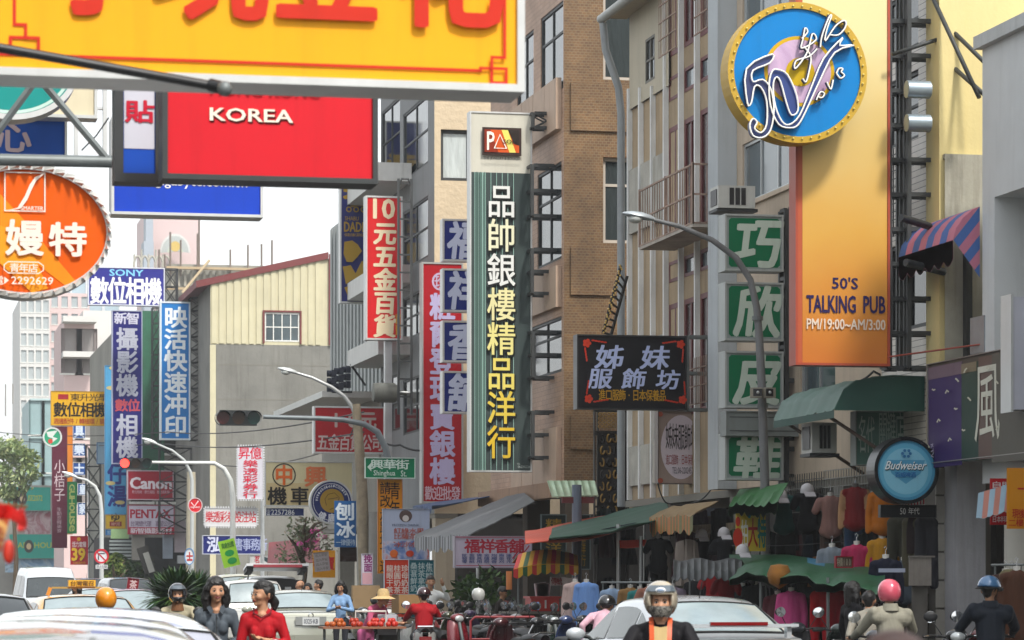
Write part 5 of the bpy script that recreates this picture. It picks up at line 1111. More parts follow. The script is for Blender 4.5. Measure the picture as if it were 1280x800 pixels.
# ---------------------------------------------------------------- scooters
def scooter(name, label, loc, rz, c1, c2='#1d1e20', group=None, mirrors=True):
    t = T(name, label, 'scooter', loc, rz, group); p1 = M(c1, .25, .1, .05, coat=1.); p2 = M(c2, .5); S = lambda n, m: m.build(n, t, local=True)
    for y, nm in ((.62, 'wheel'), (-.6, 'wheel')):
        w = T('wheel', None, None); w.parent = t; w.location = (0, y, .23); m = MB(); m.lathe((0, 0, 0), [(.15, -.045), (.21, -.05), (.23, -.02), (.23, .02), (.21, .05), (.15, .045)], RUBBER, 20, 'x'); m.build('tyre', w, local=True)
        m = MB(); m.lathe((0, 0, 0), [(.001, -.03), (.15, -.04), (.15, .04), (.001, .03)], ALU, 14, 'x'); m.build('rim', w, local=True)
    m = MB()   # front shield: lofted
    rows = []
    for z, y, w, b in ((.32, .42, .10, .05), (.48, .40, .17, .07), (.66, .36, .19, .09), (.84, .31, .17, .10), (.95, .27, .13, .09)): rows.append([(w*math.sin(a), y+b*math.cos(a)-.05, z) for a in np.linspace(-1.5, 1.5, 9)])
    m.sheet(rows, p1, .02); S('front_shield', m)
    m = MB(); rows = []
    for a in np.linspace(-1.0, 1.25, 7): rows.append([(x, .62-math.sin(a)*.26, .23+math.cos(a)*.26+(.02-abs(x)*.5)) for x in (-.07, -.03, .03, .07)])
    m.sheet(rows, p1, .012); S('front_fender', m)
    m = MB(); m.tube((0, .62, .23), (0, .36, .92), .03, GSTEEL); S('fork', m)
    m = MB(); m.obox((0, .1, .27), (.32, .55, .06), (0, 0, 0), p2); S('footboard', m)
    m = MB(); rows = []
    for y, w, z0, z1 in ((-.12, .13, .26, .62), (-.3, .18, .28, .70), (-.55, .2, .38, .74), (-.8, .14, .52, .77), (-.95, .05, .62, .76)): rows.append([(w*x, y, z) for x, z in ((-.7, z0), (-1, z0+.1), (-.95, z1), (.95, z1), (1, z0+.1), (.7, z0))])
    m.sheet(rows, p1, .0); S('rear_body', m)
    m = MB(); rows = []
    for y, w, z in ((-.08, .1, .70), (-.16, .13, .76), (-.42, .15, .77), (-.48, .15, .81), (-.78, .12, .83), (-.9, .07, .80)): rows.append([(w*math.sin(a), y, z-.06+.07*math.cos(a)) for a in np.linspace(-1.6, 1.6, 8)])
    m.sheet(rows, M('#17181a', .45), .02); S('seat', m)
    m = MB(); m.path([(-.33, .16, .98), (-.2, .24, .99), (-.08, .28, .97), (.08, .28, .97), (.2, .24, .99), (.33, .16, .98)], .014, BLACKP, 7)
    for sx in (-1, 1): m.tube((sx*.23, .22, .985), (sx*.35, .15, .98), .02, RUBBER); m.path([(sx*.2, .26, .99), (sx*.3, .3, .99), (sx*.36, .26, .98)], .006, CHROME, 5)
    S('handlebar', m)
    m = MB(); m.ball((0, .3, .99), .11, p1, 14, (1.15, .8, .7)); S('headlight_housing', m); m = MB(); m.ball((0, .37, .98), .07, LAMP_CLR, 12, (1.2, .5, .8)); S('headlight', m)
    if mirrors:
        for sx in (-1, 1):
            m = MB(); m.path([(sx*.16, .26, 1.0), (sx*.22, .25, 1.09), (sx*.27, .23, 1.17)], .006, BLACKP, 5); m.ball((sx*.28, .23, 1.2), .07, BLACKP, 12, (1.15, .25, .8)); m.lathe((sx*.28, .212, 1.2), [(.066, 0), (.001, .006)], M('#dfe3e6', .08, .9), 16, 'y'); S('mirror', m)
    m = MB(); m.obox((0, -.93, .66), (.2, .05, .07), (0, 0, 0), LAMP_RED); S('tail_light', m); m = MB(); m.obox((0, -.96, .5), (.2, .01, .12), (R(15), 0, 0), PLATE); S('number_plate', m)
    m = MB(); m.path([(-.12, -.75, .80), (-.12, -.95, .86), (.12, -.95, .86), (.12, -.75, .80)], .012, CHROME, 6); S('grab_rail', m)
    m = MB(); m.tube((.13, -.35, .25), (.15, -.85, .32), .045, GSTEEL, 10); S('exhaust', m)
    return t
sc0 = scooter('parked_scooter', 'dark red parked scooter nearest the straw-hatted vendor', place(560, 50), R(200), '#6e1420', group='scooters parked along the kerb')
p_red = M('#6e1420', .25, .1, .05, coat=1.); cols = ['#1b1c1f', '#27324e', '#4c1220', '#8b8f90', '#15251f', '#2a2a2c', '#30406a', '#701a1a', '#c4c6c2', '#1b1c1f', '#3c2c50', '#5b6063']
spots = [(590, 50.5, 22, 'dark navy parked scooter right of the red-jacketed rider'), (612, 50, 205, 'black parked scooter in front of the stall man'), (636, 49, 28, 'maroon parked scooter left of the red box stall'), (657, 49.5, 18, 'silver parked scooter below the striped stall awning'),
         (680, 48, 196, 'dark green parked scooter below the red box'), (700, 48.5, 30, 'charcoal parked scooter, second from the pink-shirted shopper'), (722, 47, 24, 'blue parked scooter beside the pink-shirted shopper'), (548, 54, 192, 'brick red parked scooter behind the red-jacketed rider'),
         (500, 57, 30, 'white parked scooter behind the fruit tray'), (474, 60, 205, 'black parked scooter behind the pink-dressed vendor'), (596, 56, 12, 'purple parked scooter deeper in the row below the incense sign'), (655, 55, 185, 'grey parked scooter deepest under the striped stall')]
for (u, D, a, lab), c in zip(spots, cols): copytree(sc0, place(u, D), R(a), lab, mats={p_red: M(c, .25, .1, .05, coat=1.)})
for (u, D, a, lab, c) in ((575, 53, 30, 'olive scooter in the second row below the incense sign', '#3c3f2a'), (625, 53, 22, 'black scooter in the second row behind the red hand cart', '#141518'), (670, 52.5, 26, 'blue-grey scooter in the second row below the red box', '#46536a'), (745, 47.5, 28, 'black scooter at the end of the row by the pink-shirted shopper', '#17181b'), (445, 62, 200, 'dark scooter behind the light blue shirted woman', '#1c1e22'), (1010, 39, 10, 'dark scooter parked in front of the pink coat display', '#33353c'), (1052, 38, -15, 'scooter with dark green body beside the pink coat display', '#1e2e28'), (1190, 34, 170, 'dark scooter parked between the pink and blue helmeted riders', '#1b1c1f'), (1248, 36, 200, 'black scooter with a red light, under the hanging brown clothes', '#501820'), (690, 44.5, 34, 'low dark scooter in front of the row, by the silver-white sedan', '#222428'), (640, 44, 20, 'maroon and black scooter in front of the row, below the watermark area', '#431018')):
    copytree(sc0, place(u, D), R(a), lab.replace(', below the watermark area', ', in the middle').replace('by the', 'beside the'), mats={p_red: M(c, .25, .1, .05, coat=1.)})

# ---------------------------------------------------------------- poles and lamps
CONP = M('#8b867b', .85, 0, .2, 2, streak=.5, bump=.2); LP = M('#878d92', .45, .4, .1, 3)
def lamp_head(t, p, d, m, size=1.):
    b = MB(); q = Vector(d).normalized(); side = Vector((0, 0, 1)).cross(q).normalized(); up = q.cross(side); rows = []
    for k, (f, w, h0, h1) in enumerate(((0, .05, -.02, .05), (.12, .11, -.04, .09), (.3, .15, -.05, .11), (.5, .15, -.05, .09), (.66, .08, -.03, .04), (.7, .02, 0, .01))):
        rows.append([tuple(Vector(p)+q*f*size+side*w*size*math.cos(a)+up*size*(h1 if math.sin(a) > 0 else -h0)*math.sin(a)) for a in np.linspace(0, 2*math.pi, 13)])
    b.sheet(rows, m); b.build('lamp_housing', t)
    b = MB(); c = Vector(p)+q*.4*size-up*.05*size; b.ball(c, .13*size, M('#b9bdb9', .15), 14, (1.25, 1.0, .8)); b.build('lamp_glass', t)
ylp = 44.0; t = T('street_lamp', 'grey street lamp on a curved pole, carrying the small loudspeaker', 'street lamp', (xat(957, ylp), ylp, 0))
arm = [(957, 800), (957, 690), (956, 600), (952, 480), (949, 420), (946, 385), (938, 350), (920, 322), (890, 300), (850, 283), (818, 275)]
b = MB(); pts = [P3(u, v, ylp) for u, v in arm]; pts[0].z = .1; b.path(pts, [.075, .072, .07, .065, .06, .055, .05, .048, .043, .036, .03], CONP if 0 else M('#76787a', .6, .2, .15, 3, streak=.4), 14); b.build('pole', t)
lamp_head(t, P3(818, 275, ylp), P3(780, 267, ylp)-P3(818, 275, ylp), M('#a3abb0', .4, .3), .72)
b = MB(); 
for v in (398, 507, 612): p = P3(957 if v > 600 else 953 if v > 500 else 947, v, ylp); b.lathe(p, [(.085, -.03), (.085, .03)], GSTEEL, 14)
b.build('clamp', t)
t2 = T('loudspeaker', 'small beige horn loudspeaker facing the camera on the lamp post', 'loudspeaker', P3(953, 491, ylp-.2)); 
for u, s_ in ((945, -1), (960, 1)):
    b = MB(); c = P3(u, 491, ylp-.22); b.obox(c, (.17, .16, .15), (0, 0, R(20*s_)), M('#8c877a', .6)); b.obox(c+Vector((0, -.085, 0)), (.13, .01, .11), (0, 0, R(20*s_)), BLACKP); b.ball(c+Vector((0, -.1, 0)), .025, ALU, 8); b.build('horn', t2)
# second lamp by the side street and wooden utility pole
yl2 = 76.0; t = T('street_lamp', 'white-headed street lamp arching from the top of the utility pole', 'street lamp', (xat(452, yl2), yl2, 8))
b = MB(); b.path([P3(u, v, yl2) for u, v in ((445, 520), (440, 508), (430, 495), (415, 484), (390, 472), (370, 466))], [.06, .055, .05, .045, .04, .035], ALU, 10); b.build('arm', t); lamp_head(t, P3(372, 467, yl2), P3(350, 461, yl2)-P3(372, 467, yl2), M('#c3c8c8', .4, .2), .75)
t = T('utility_pole', 'leaning weathered utility pole crossing the wide red hardware sign', 'pole', (xat(458, yl2), yl2, 0)); b = MB()
b.path([(xat(457, yl2), yl2, .0), P3(456, 720, yl2), P3(452, 600, yl2), P3(445, 505, yl2)], [.17, .16, .14, .11], M('#8f836e', .9, 0, .3, 3, streak=.5, bump=.4), 14); b.build('pole', t)
b = MB(); b.tube(P3(470, 640, yl2-.3), P3(470, 800, yl2-.3), .19, M('#7f7d78', .8, 0, .15, 2, streak=.4), 16); tag(b.build('concrete_post'), 'stout grey post beside the utility pole, behind the purple poster', 'post')
b = MB(); c = P3(478, 492, yl2-.4); b.lathe(P3(487, 483+8, yl2-.4), [(.001, -.45), (.23, -.42), (.25, -.3), (.25, .12), (.18, .2), (.06, .28), (.05, .42), (.001, .44)], M('#6f7069', .7, .1, .2, 3, streak=.6), 16, 'x')
for k in (-.1, .1): b.tube(c+Vector((.2, k, .05)), c+Vector((.75, k, .02)), .03, ALU, 6)
tag(b.build('transformer'), 'grey barrel-shaped transformer on the arm behind the traffic light arm', 'transformer')
# traffic lights
def traffic(t, u0, u1, v, y, lit=None, r=None, back=False):
    xa, xb = xat(u0, y), xat(u1, y); n = 3; r = (xb-xa)/n/2; z = zat(v, xa, y); b = MB(); hm = M('#23282a', .5, .1, .1)
    b.box(xa+r*.6, xb-r*.6, y, y+.16, z-r*.98, z+r*.98, hm)
    for k in range(n): b.lathe((xa+r*(2*k+1), y, z), [(r, .0), (r, -.16)], hm, 24, 'y')
    b.build('signal_housing', t)
    for k, c in enumerate(('#c22a26', '#2c1d14', '#10302c')):
        on = lit == k; b = MB(); b.disc((xa+r*(2*k+1), y-.015, z), r*.82, M(('#ff3a30' if on else ['#4a1210', '#3a2412', '#103a36'][k]), .3, emit=2.2 if on else 0.), 24); b.build('lens', t)
        b = MB(); b.lathe((xa+r*(2*k+1), y, z), [(r*.86, 0), (r*.9, .2), (r*.94, .2), (r*.94, 0)], hm, 20, 'y', (10, 170)); b.build('visor', t)
yt = 73.; t = T('traffic_light', 'dark horizontal traffic light on a long grey arm reaching left from the side street corner', 'traffic light', (xat(484, yt), yt, 0))
b = MB(); b.path([(xat(487, yt), yt, .1), P3(487, 700, yt), P3(486, 580, yt), P3(482, 560, yt), P3(472, 540, yt), P3(455, 530, yt), P3(430, 525, yt), P3(400, 523, yt), P3(329, 521, yt)], [.11, .1, .09, .085, .08, .07, .065, .06, .05], M('#6f777b', .5, .3, .1, streak=.3), 12); b.build('arm', t); traffic(t, 269, 327, 522, yt-.1)
yt = 101.; t = T('traffic_light', 'traffic light with its red lamp lit, on a white arched pole', 'traffic light', (xat(291, yt), yt, 0))
b = MB(); b.path([(xat(292, yt), yt, 0), P3(291, 700, yt), P3(291, 620, yt), P3(288, 600, yt), P3(280, 586, yt), P3(268, 579, yt), P3(190, 578, yt)], [.1, .095, .09, .085, .08, .07, .05], M('#c9ccc8', .5, .1, .08), 12); b.build('arm', t); traffic(t, 149, 190, 579, yt-.1, lit=0)
t = T('traffic_light', 'row of three upright traffic lights seen from the side, above the canopy slab', 'traffic light', P3(425, 480, 83)); hm = M('#1a2234', .5)
for k, (u, v0) in enumerate(((417, 460), (426, 457), (435, 455))):
    b = MB()
    for j in range(3): p = P3(u, v0+7+j*9.5, 83+k*.4); b.obox(p, (.13, .22, .19), (0, 0, 0), hm); b.lathe(p+Vector((-.12, 0, 0)), [(.085, .06), (.09, -.06)], hm, 12, 'x')
    b.build('signal_housing', t)
b = MB(); b.tube(P3(438, 455, 83.6), P3(457, 482, 83.6), .03, BLACKP); b.tube(P3(415, 490, 83.6), P3(440, 490, 83.6), .03, BLACKP); b.build('arm', t)
def lamp_post(label, pts, y, head, m=ALU, r=.07, hs=1.):
    t = T('street_lamp', label, 'street lamp', (xat(pts[0][0], y), y, 0)); q = [P3(u, v, y) for u, v in pts]; q[0].z = 0
    b = MB(); b.path(q, list(np.linspace(r, r*.5, len(q))), m, 10); b.build('pole', t); lamp_head(t, q[-1], P3(*head, y)-q[-1], M('#d0d4d4', .4), hs)
lamp_post('pale street lamp arching left over the small road sign', [(127, 780), (127, 640), (125, 620), (119, 608), (108, 600), (96, 597)], 121., (83, 592), M('#b9bcba', .5), .09, .9)
lamp_post('street lamp with a thin grey arm behind the lit traffic light', [(240, 700), (240, 600), (238, 590), (230, 575), (215, 563), (196, 555)], 118., (180, 549), M('#a9adac', .5), .08, .9)
b = MB(); b.path([(xat(238, 119), 119, 0), P3(239, 640, 119), P3(239, 590, 119)], [.2, .19, .17], M('#a8a08c', .85, 0, .15, 2, streak=.3), 12); tag(b.build('concrete_pole'), 'pale concrete pole behind the bus stop sign', 'pole')
for (u, v0, v1, y, r, lab) in ((236.5, 706, 800, 117.2, .04, 'thin white post of the bus stop sign'), (328, 625, 800, 110.6, .07, 'grey post between the lottery sign and the cream motorcycle sign'), (111, 560, 700, 157, .06, 'thin pale post behind the sign lattice at left'), (721, 606, 800, 53.5, .09, 'grey blue steel post under the small metal roof'), (597, 710, 800, 57, .03, 'thin white post under the incense shop sign'), (773, 655, 800, 50.5, .035, 'thin pole holding the green and coral awning'), (801, 670, 800, 50.2, .03, 'thinner pole inside the green awning stall')):
    b = MB(); p = P3(u, v0, y); b.tube((p.x, y, 0), p, r, ALU if r < .08 else M('#5f6c7c', .5), 10); tag(b.build('post'), lab, 'post')
# wires
WI = M('#26282a', .7)
def wire(label, pts, r=.012, sag=.0):
    b = MB(); q = []
    for (a, c) in zip(pts[:-1], pts[1:]):
        A, C = P3(*a), P3(*c)
        for k in range(12): f = k/12; p = A.lerp(C, f); p.z -= sag*4*f*(1-f); q.append(p)
    q.append(P3(*pts[-1])); b.path(q, r, WI, 4); tag(b.build('overhead_wire'), label, 'wire')
wire('sagging wire from the utility pole to the far left, upper of the pair', [(455, 515, 76), (210, 540, 128), (-20, 538, 190)], .02, .25)
wire('sagging wire from the utility pole to the far left, lower of the pair', [(455, 540, 76), (210, 555, 128), (-20, 545, 190)], .02, .25)
wire('black cable from the transformer to the beige building', [(470, 545, 76), (500, 556, 75.5), (540, 560, 75)], .025, .1)
wire('thin cable from the utility pole to the side street corner', [(447, 520, 76), (420, 560, 100), (262, 580, 126)], .02, .3)
wire('loose cable hanging under the white oval panel', [(822, 604, 50), (832, 628, 50), (868, 628, 50), (890, 610, 49)], .012, .05)
wire('cable bundle over the dark green awning', [(1062, 478, 40.6), (1092, 464, 40.6), (1130, 470, 40.5), (1160, 448, 40)], .016, .05)
wire('second cable of the bundle over the dark green awning', [(1060, 482, 40.7), (1100, 470, 40.6), (1162, 452, 40)], .012, .08)
wire('cable across the clothes stalls at head height', [(915, 682, 45), (1060, 676, 41), (1120, 676, 39.5)], .008, .03)
# ================================================================ people
SKIN = M('#b98a6c', .5, 0, .05, 6, spec=.35); SKIN2 = M('#9c7050', .5, 0, .05, 6); HAIR = M('#120f0e', .42, 0, .3, 30, bump=.5, bsc=60); EYEW = M('#d8d4cc', .3); EYED = M('#120c0a', .2); LIPS = M('#8f4440', .45)
def capsules(caps, voxel, name, parent, smooth=2):
    """one continuous skin over tapered limbs: caps = (p0, p1, r0, r1, flat, material); flat squashes front to back"""
    mb = MB(); dummy = SKIN
    for p0, p1, r0, r1, fl, m in caps:
        p0, p1 = Vector(p0), Vector(p1); d = p1-p0; L = d.length; rings = 5; n = 14
        q = d.to_track_quat('Z', 'Y').to_matrix() if L > 1e-5 else Matrix.Identity(3); vs = []; fs = []; prof = []
        for k in range(rings): a = math.pi/2*k/rings; prof.append((-r0*math.cos(a), r0*math.sin(a)))
        prof.append((0, r0)); prof.append((L, r1))
        for k in range(1, rings+1): a = math.pi/2*k/rings; prof.append((L+r1*math.sin(a), r1*math.cos(a)))
        c = (p0+p1)/2
        for z, r in prof:
            for i in range(n):
                a = 2*math.pi*i/n; v = p0+q@Vector((r*math.cos(a), r*math.sin(a), z)); ax = p0+q@Vector((0, 0, z)); v.y = ax.y+(v.y-ax.y)*fl; vs.append(v)
        for j in range(len(prof)-1):
            for i in range(n): fs.append((j*n+i, j*n+(i+1) % n, (j+1)*n+(i+1) % n, (j+1)*n+i))
        fs.append(tuple(range(n))[::-1]); fs.append(tuple((len(prof)-1)*n+i for i in range(n))); mb.add(vs, fs, dummy, True)
    o = mb.build(name, parent, local=True, merge=False)
    md = o.modifiers.new('r', 'REMESH'); md.mode = 'VOXEL'; md.voxel_size = voxel; md.use_smooth_shade = True
    if smooth: s_ = o.modifiers.new('s', 'SMOOTH'); s_.iterations = smooth if voxel > .01 else smooth*3; s_.factor = .5
    me = bpy.data.meshes.new_from_object(o.evaluated_get(bpy.context.evaluated_depsgraph_get())); o.modifiers.clear(); old = o.data; o.data = me; bpy.data.meshes.remove(old)
    mats = []; 
    for c in caps:
        if c[5] not in mats: mats.append(c[5])
    me.materials.clear(); [me.materials.append(m) for m in mats]
    n = len(me.polygons); ce = np.empty(n*3); me.polygons.foreach_get('center', ce); ce = ce.reshape(-1, 3); best = np.full(n, 1e9); mi = np.zeros(n, int)
    for p0, p1, r0, r1, fl, m in caps:
        a = np.array(p0, float); d = np.array(p1, float)-a; L2 = max(1e-9, d@d); t = np.clip((ce-a)@d/L2, 0, 1); ax = a+t[:, None]*d; df = ce-ax; df[:, 1] /= fl
        s_ = np.linalg.norm(df, axis=1)-(r0+(r1-r0)*t); k = s_ < best; best[k] = s_[k]; mi[k] = mats.index(m)
    me.polygons.foreach_set('material_index', mi); me.polygons.foreach_set('use_smooth', [True]*n); me.update(); return o
def rotm(yaw=0, pitch=0, roll=0): return Matrix.Rotation(yaw, 3, 'Z') @ Matrix.Rotation(pitch, 3, 'X') @ Matrix.Rotation(roll, 3, 'Y')
def person(label, loc, rz, H=1.6, pose='stand', shirt='#555', pants='#2a2c33', hair='short', skin=SKIN, head=(0, 0), arms=None, voxel=.013, female=False, sleeve=1., helmet=None, hatc=None, extras=None, shoe='#1c1a19', lean=0., stout=1., group=None, eyes=True, neckline=0, hairm=None):
    """faces -Y before it is turned by rz"""
    t = T('person', label, 'person', loc, rz, group); k = H/1.65; V = lambda x, y, z: Vector((x*k, y*k, z*k)); hairm = hairm or HAIR
    sm = shirt if not isinstance(shirt, str) else Mfolds(shirt, .5, 9); pm = pants if not isinstance(pants, str) else Mfolds(pants, .4, 8); hw = .148 if female else .185; st = stout*(.9 if female else 1)
    if pose == 'sit':        # on a scooter, hands forward
        pel = V(0, .05, .80); ch = V(0, -.02, 1.14); nk = V(0, -.03, 1.33); hd = V(0, -.06, 1.475)
        hips = [V(-.09, .03, .80), V(.09, .03, .80)]; kn = [V(-.17, -.38, .74), V(.17, -.38, .74)]; ft = [V(-.16, -.30, .36), V(.16, -.30, .36)]
    else:
        pel = V(0, 0, .86); ch = V(0, .0, 1.16); nk = V(0, .02, 1.36); hd = V(0, -.005, 1.505)
        hips = [V(-.085, 0, .84), V(.085, 0, .84)]; kn = [V(-.09, -.02, .47), V(.09, -.04, .47)]; ft = [V(-.09, .02, .07), V(.09, -.03, .07)]
        if pose == 'walk': kn = [V(-.09, -.16, .48), V(.09, .02, .47)]; ft = [V(-.08, -.22, .07), V(.08, .24, .11)]
    if lean:
        Rm = Matrix.Rotation(lean, 3, 'X'); f = lambda p: pel+Rm@(p-pel); ch, nk, hd = f(ch), f(nk), f(hd)
    else: f = lambda p: p
    sh = [f(V(-hw, .01, 1.30 if pose != 'sit' else 1.26)), f(V(hw, .01, 1.30 if pose != 'sit' else 1.28))]
    ar = arms or ([((-.30, -.16, 1.08), (-.32, -.42, 1.0)), ((.30, -.16, 1.08), (.32, -.42, 1.0))] if pose == 'sit' else [((-.235, .03, 1.06), (-.24, -.04, .83)), ((.235, .03, 1.06), (.24, -.04, .83))])
    caps = [(pel, pel+(ch-pel)*.35, .125*k*st, .115*k*st*(.9 if female else 1), .75, sm), (pel+(ch-pel)*.3, ch+(nk-ch)*.3, .115*k*st*(1.0 if female else 1.05), .135*k*st, .72, sm), (sh[0]+Vector((.03*k, 0, -.05*k)), sh[1]+Vector((-.03*k, 0, -.05*k)), .075*k*st, .075*k*st, .9, sm),
            (sh[0], nk+V(-.03, 0, -.01), .052*k, .05*k, .9, sm), (sh[1], nk+V(.03, 0, -.01), .052*k, .05*k, .9, sm), (ch+(nk-ch)*.5, nk+(hd-nk)*.15, .062*k, .05*k, .95, sm if neckline == 0 else skin), (nk-(nk-ch)*.15, hd, .05*k, .05*k, 1, skin)]
    if neckline: caps.append((nk+V(0, -.055, -.03), nk+V(0, -.06, -.07), .036*k, .012*k, .8, skin))
    if female: caps += [(ch+V(-.055, -.05, .03), ch+V(-.055, -.052, .0), .05*k, .05*k, 1, sm), (ch+V(.055, -.05, .03), ch+V(.055, -.052, .0), .05*k, .05*k, 1, sm)]
    caps.append((pel+V(-.05, 0, -.04), pel+V(.05, 0, -.04), .125*k*st, .125*k*st, .82, pm))
    for i in (0, 1):
        el, wr = V(*ar[i][0]), V(*ar[i][1]); s_ = sh[i]; m_el = s_+(el-s_)
        caps.append((s_, el, .058*k*st, .045*k*st, 1, sm)); e2 = el+(wr-el)*(sleeve if sleeve < 1 else .92)
        caps.append((el, e2, .046*k*st, .038*k, 1, sm if sleeve > .3 else skin)); caps.append((el+(wr-el)*.3, wr, .034*k, .024*k, 1, skin))
        d = (wr-el).normalized(); sd_ = d.cross(Vector((0, 0, 1))); sd_ = sd_.normalized() if sd_.length > .2 else Vector((1, 0, 0)); pn = d.cross(sd_)
        caps.append((wr+d*.02*k, wr+d*.07*k, .027*k, .033*k, .75, skin))
        for j, (o_, l_) in enumerate(((-.027, .062), (-.009, .074), (.009, .070), (.026, .056))):
            b0 = wr+d*.085*k+sd_*o_*k; b1 = b0+d*l_*.5*k-pn*.008*k; b2 = b1+d*l_*.42*k-pn*.028*k*(1 if i else 1); caps.append((b0-d*.02*k, b1, .0095*k, .0085*k, 1, skin)); caps.append((b1, b2, .0085*k, .007*k, 1, skin))
        tb = wr+d*.035*k+sd_*(-.03*k); caps.append((tb, tb+d*.045*k-sd_*.026*k-pn*.012*k, .013*k, .009*k, 1, skin))
        caps.append((hips[i], kn[i], .09*k*st, .062*k*st, 1, pm)); caps.append((kn[i], ft[i]+Vector((0, 0, .04*k)), .06*k*st, .04*k, 1, pm))
        caps.append((ft[i]+Vector((0, .02*k, -.02*k)), ft[i]+Vector((0, -.14*k, -.035*k)), .038*k, .034*k, 1, M(shoe, .5)))
    R3 = rotm(*head); hc = hd; hp = lambda x, y, z: hc+R3@V(x, y, z)
    # skull, jaw, cheeks, nose, ears
    caps += [(hp(0, .018, .035), hp(0, -.002, .03), .088*k, .084*k, 1, skin), (hp(0, -.03, -.01), hp(0, -.04, -.055), .066*k, .042*k, 1, skin), (hp(-.034, -.058, -.008), hp(.034, -.058, -.008), .034*k, .034*k, 1, skin), (hp(0, -.086, .012), hp(0, -.101, -.022), .009*k, .015*k, 1, skin), (hp(0, -.07, -.072), hp(0, -.066, -.075), .022*k, .022*k, 1, skin),
             (hp(0, -.083, -.042), hp(0, -.083, -.046), .016*k, .014*k, 1, skin)]
    for sx in (-1, 1): caps.append((hp(sx*.086, .012, .015), hp(sx*.084, .016, -.018), .016*k, .011*k, 1, skin))
    capsules(caps, voxel, 'body', t)
    P = lambda n_, m: m.build(n_, t, local=True)
    if eyes:
        for sx in (-1, 1):
            m = MB(); c = hp(sx*.032, -.0865, .012); m.ball(c, .0105*k, EYEW, 10, (1.35, .5, .62)); m.ball(c+R3@V(0, -.0045, 0), .0062*k, EYED, 8, (1, .5, 1)); P('eye', m)
            m = MB(); m.path([hp(sx*.016, -.093, .031), hp(sx*.032, -.093, .036), hp(sx*.048, -.083, .031)], .0035*k, hairm, 5); P('eyebrow', m)
            m = MB(); m.path([hp(sx*.019, -.093, .016), hp(sx*.032, -.095, .021), hp(sx*.046, -.087, .015)], .0028*k, EYED, 5); P('eyelid', m)
        m = MB(); m.path([hp(-.024, -.087, -.044), hp(-.009, -.0965, -.0415), hp(0, -.0975, -.043), hp(.009, -.0965, -.0415), hp(.024, -.087, -.044)], .005*k, LIPS, 6); m.path([hp(-.018, -.088, -.050), hp(0, -.0965, -.053), hp(.018, -.088, -.050)], .0052*k, LIPS, 6); P('lips', m)
    def hairshell(cs, nm='hair'): 
        o = capsules([(a, b, r0*k, r1*k, 1, hairm) for a, b, r0, r1 in cs], .011, nm, t, 2)
        for v in o.data.vertices: v.co += Vector((mnoise.noise(v.co*38), mnoise.noise(v.co*38+Vector((7, 0, 0))), 0))*.006
        return o
    cap_ = [(hp(0, .03, .052), hp(0, .004, .070), .094, .084), (hp(0, .045, .01), hp(0, .05, -.03), .078, .06)]
    if hair == 'short': hairshell([(hp(0, .03, .054), hp(0, -.002, .074), .092, .08), (hp(0, .045, .01), hp(0, .045, -.03), .075, .05), (hp(-.06, -.0, .045), hp(-.062, .02, .01), .034, .028), (hp(.06, -.0, .045), hp(.062, .02, .01), .034, .028)])
    elif hair == 'bob': hairshell(cap_+[(hp(-.045, -.038, .09), hp(-.082, -.035, .02), .032, .026), (hp(.03, -.04, .095), hp(.082, -.038, .02), .03, .026)]+[q for sx in (-1, 1) for q in ((hp(sx*.07, .0, .03), hp(sx*.095, .005, -.07), .048, .048), (hp(sx*.09, .005, -.06), hp(sx*.085, .0, -.15), .05, .035), (hp(sx*.09, .0, -.14), hp(sx*.12, -.01, -.175), .03, .012))]+[(hp(0, .06, 0), hp(0, .06, -.14), .07, .055)])
    elif hair == 'pony': hairshell([(hp(0, .03, .055), hp(0, .002, .070), .092, .083), (hp(0, .05, .01), hp(0, .055, -.02), .074, .05), (hp(-.066, -.005, .04), hp(-.072, .03, .0), .03, .025), (hp(.066, -.005, .04), hp(.072, .03, .0), .03, .025), (hp(0, .10, -.015), hp(0, .135, -.06), .038, .042), (hp(0, .135, -.06), hp(.0, .125, -.14), .042, .02)])
    if helmet:
        hm = M(helmet[0], .22, .1 if len(helmet) < 3 else .3, .04, coat=1.); kind = helmet[1]; hb = MB(); n, hgt = 32, 22; R_ = .142; cen = hp(0, .012, .035); vs = []; fs = []
        for j in range(hgt+1):
            th = math.pi*j/hgt
            for i in range(n):
                a = 2*math.pi*i/n; r_ = 1+(.02*math.sin(3*th)); vs.append(cen+R3@(Vector((.93*math.sin(th)*math.sin(a), -math.sin(th)*math.cos(a)*1.06, math.cos(th)*1.0))*R_*k*r_))
        low = {'open': -.75, 'full': -.95, 'half': .02}[kind]
        for j in range(hgt):
            for i in range(n):
                zc_ = math.cos(math.pi*(j+.5)/hgt); a = 2*math.pi*(i+.5)/n; fy_ = math.cos(a); fx_ = abs(math.sin(a))*math.sin(math.pi*(j+.5)/hgt)
                if zc_ < low: continue
                if kind == 'open' and fy_ > .2 and zc_ < .28 and fx_ < .72: continue
                if kind == 'full' and fy_ > .2 and -.38 < zc_ < .25 and fx_ < .75: continue
                fs.append((j*n+i, (j+1)*n+i, (j+1)*n+(i+1) % n, j*n+(i+1) % n))
        hb.add(vs, fs, hm, True); o = hb.build('helmet', t, local=True); o.modifiers.new('s', 'SOLIDIFY').thickness = .022; o.data.materials[0] = hm
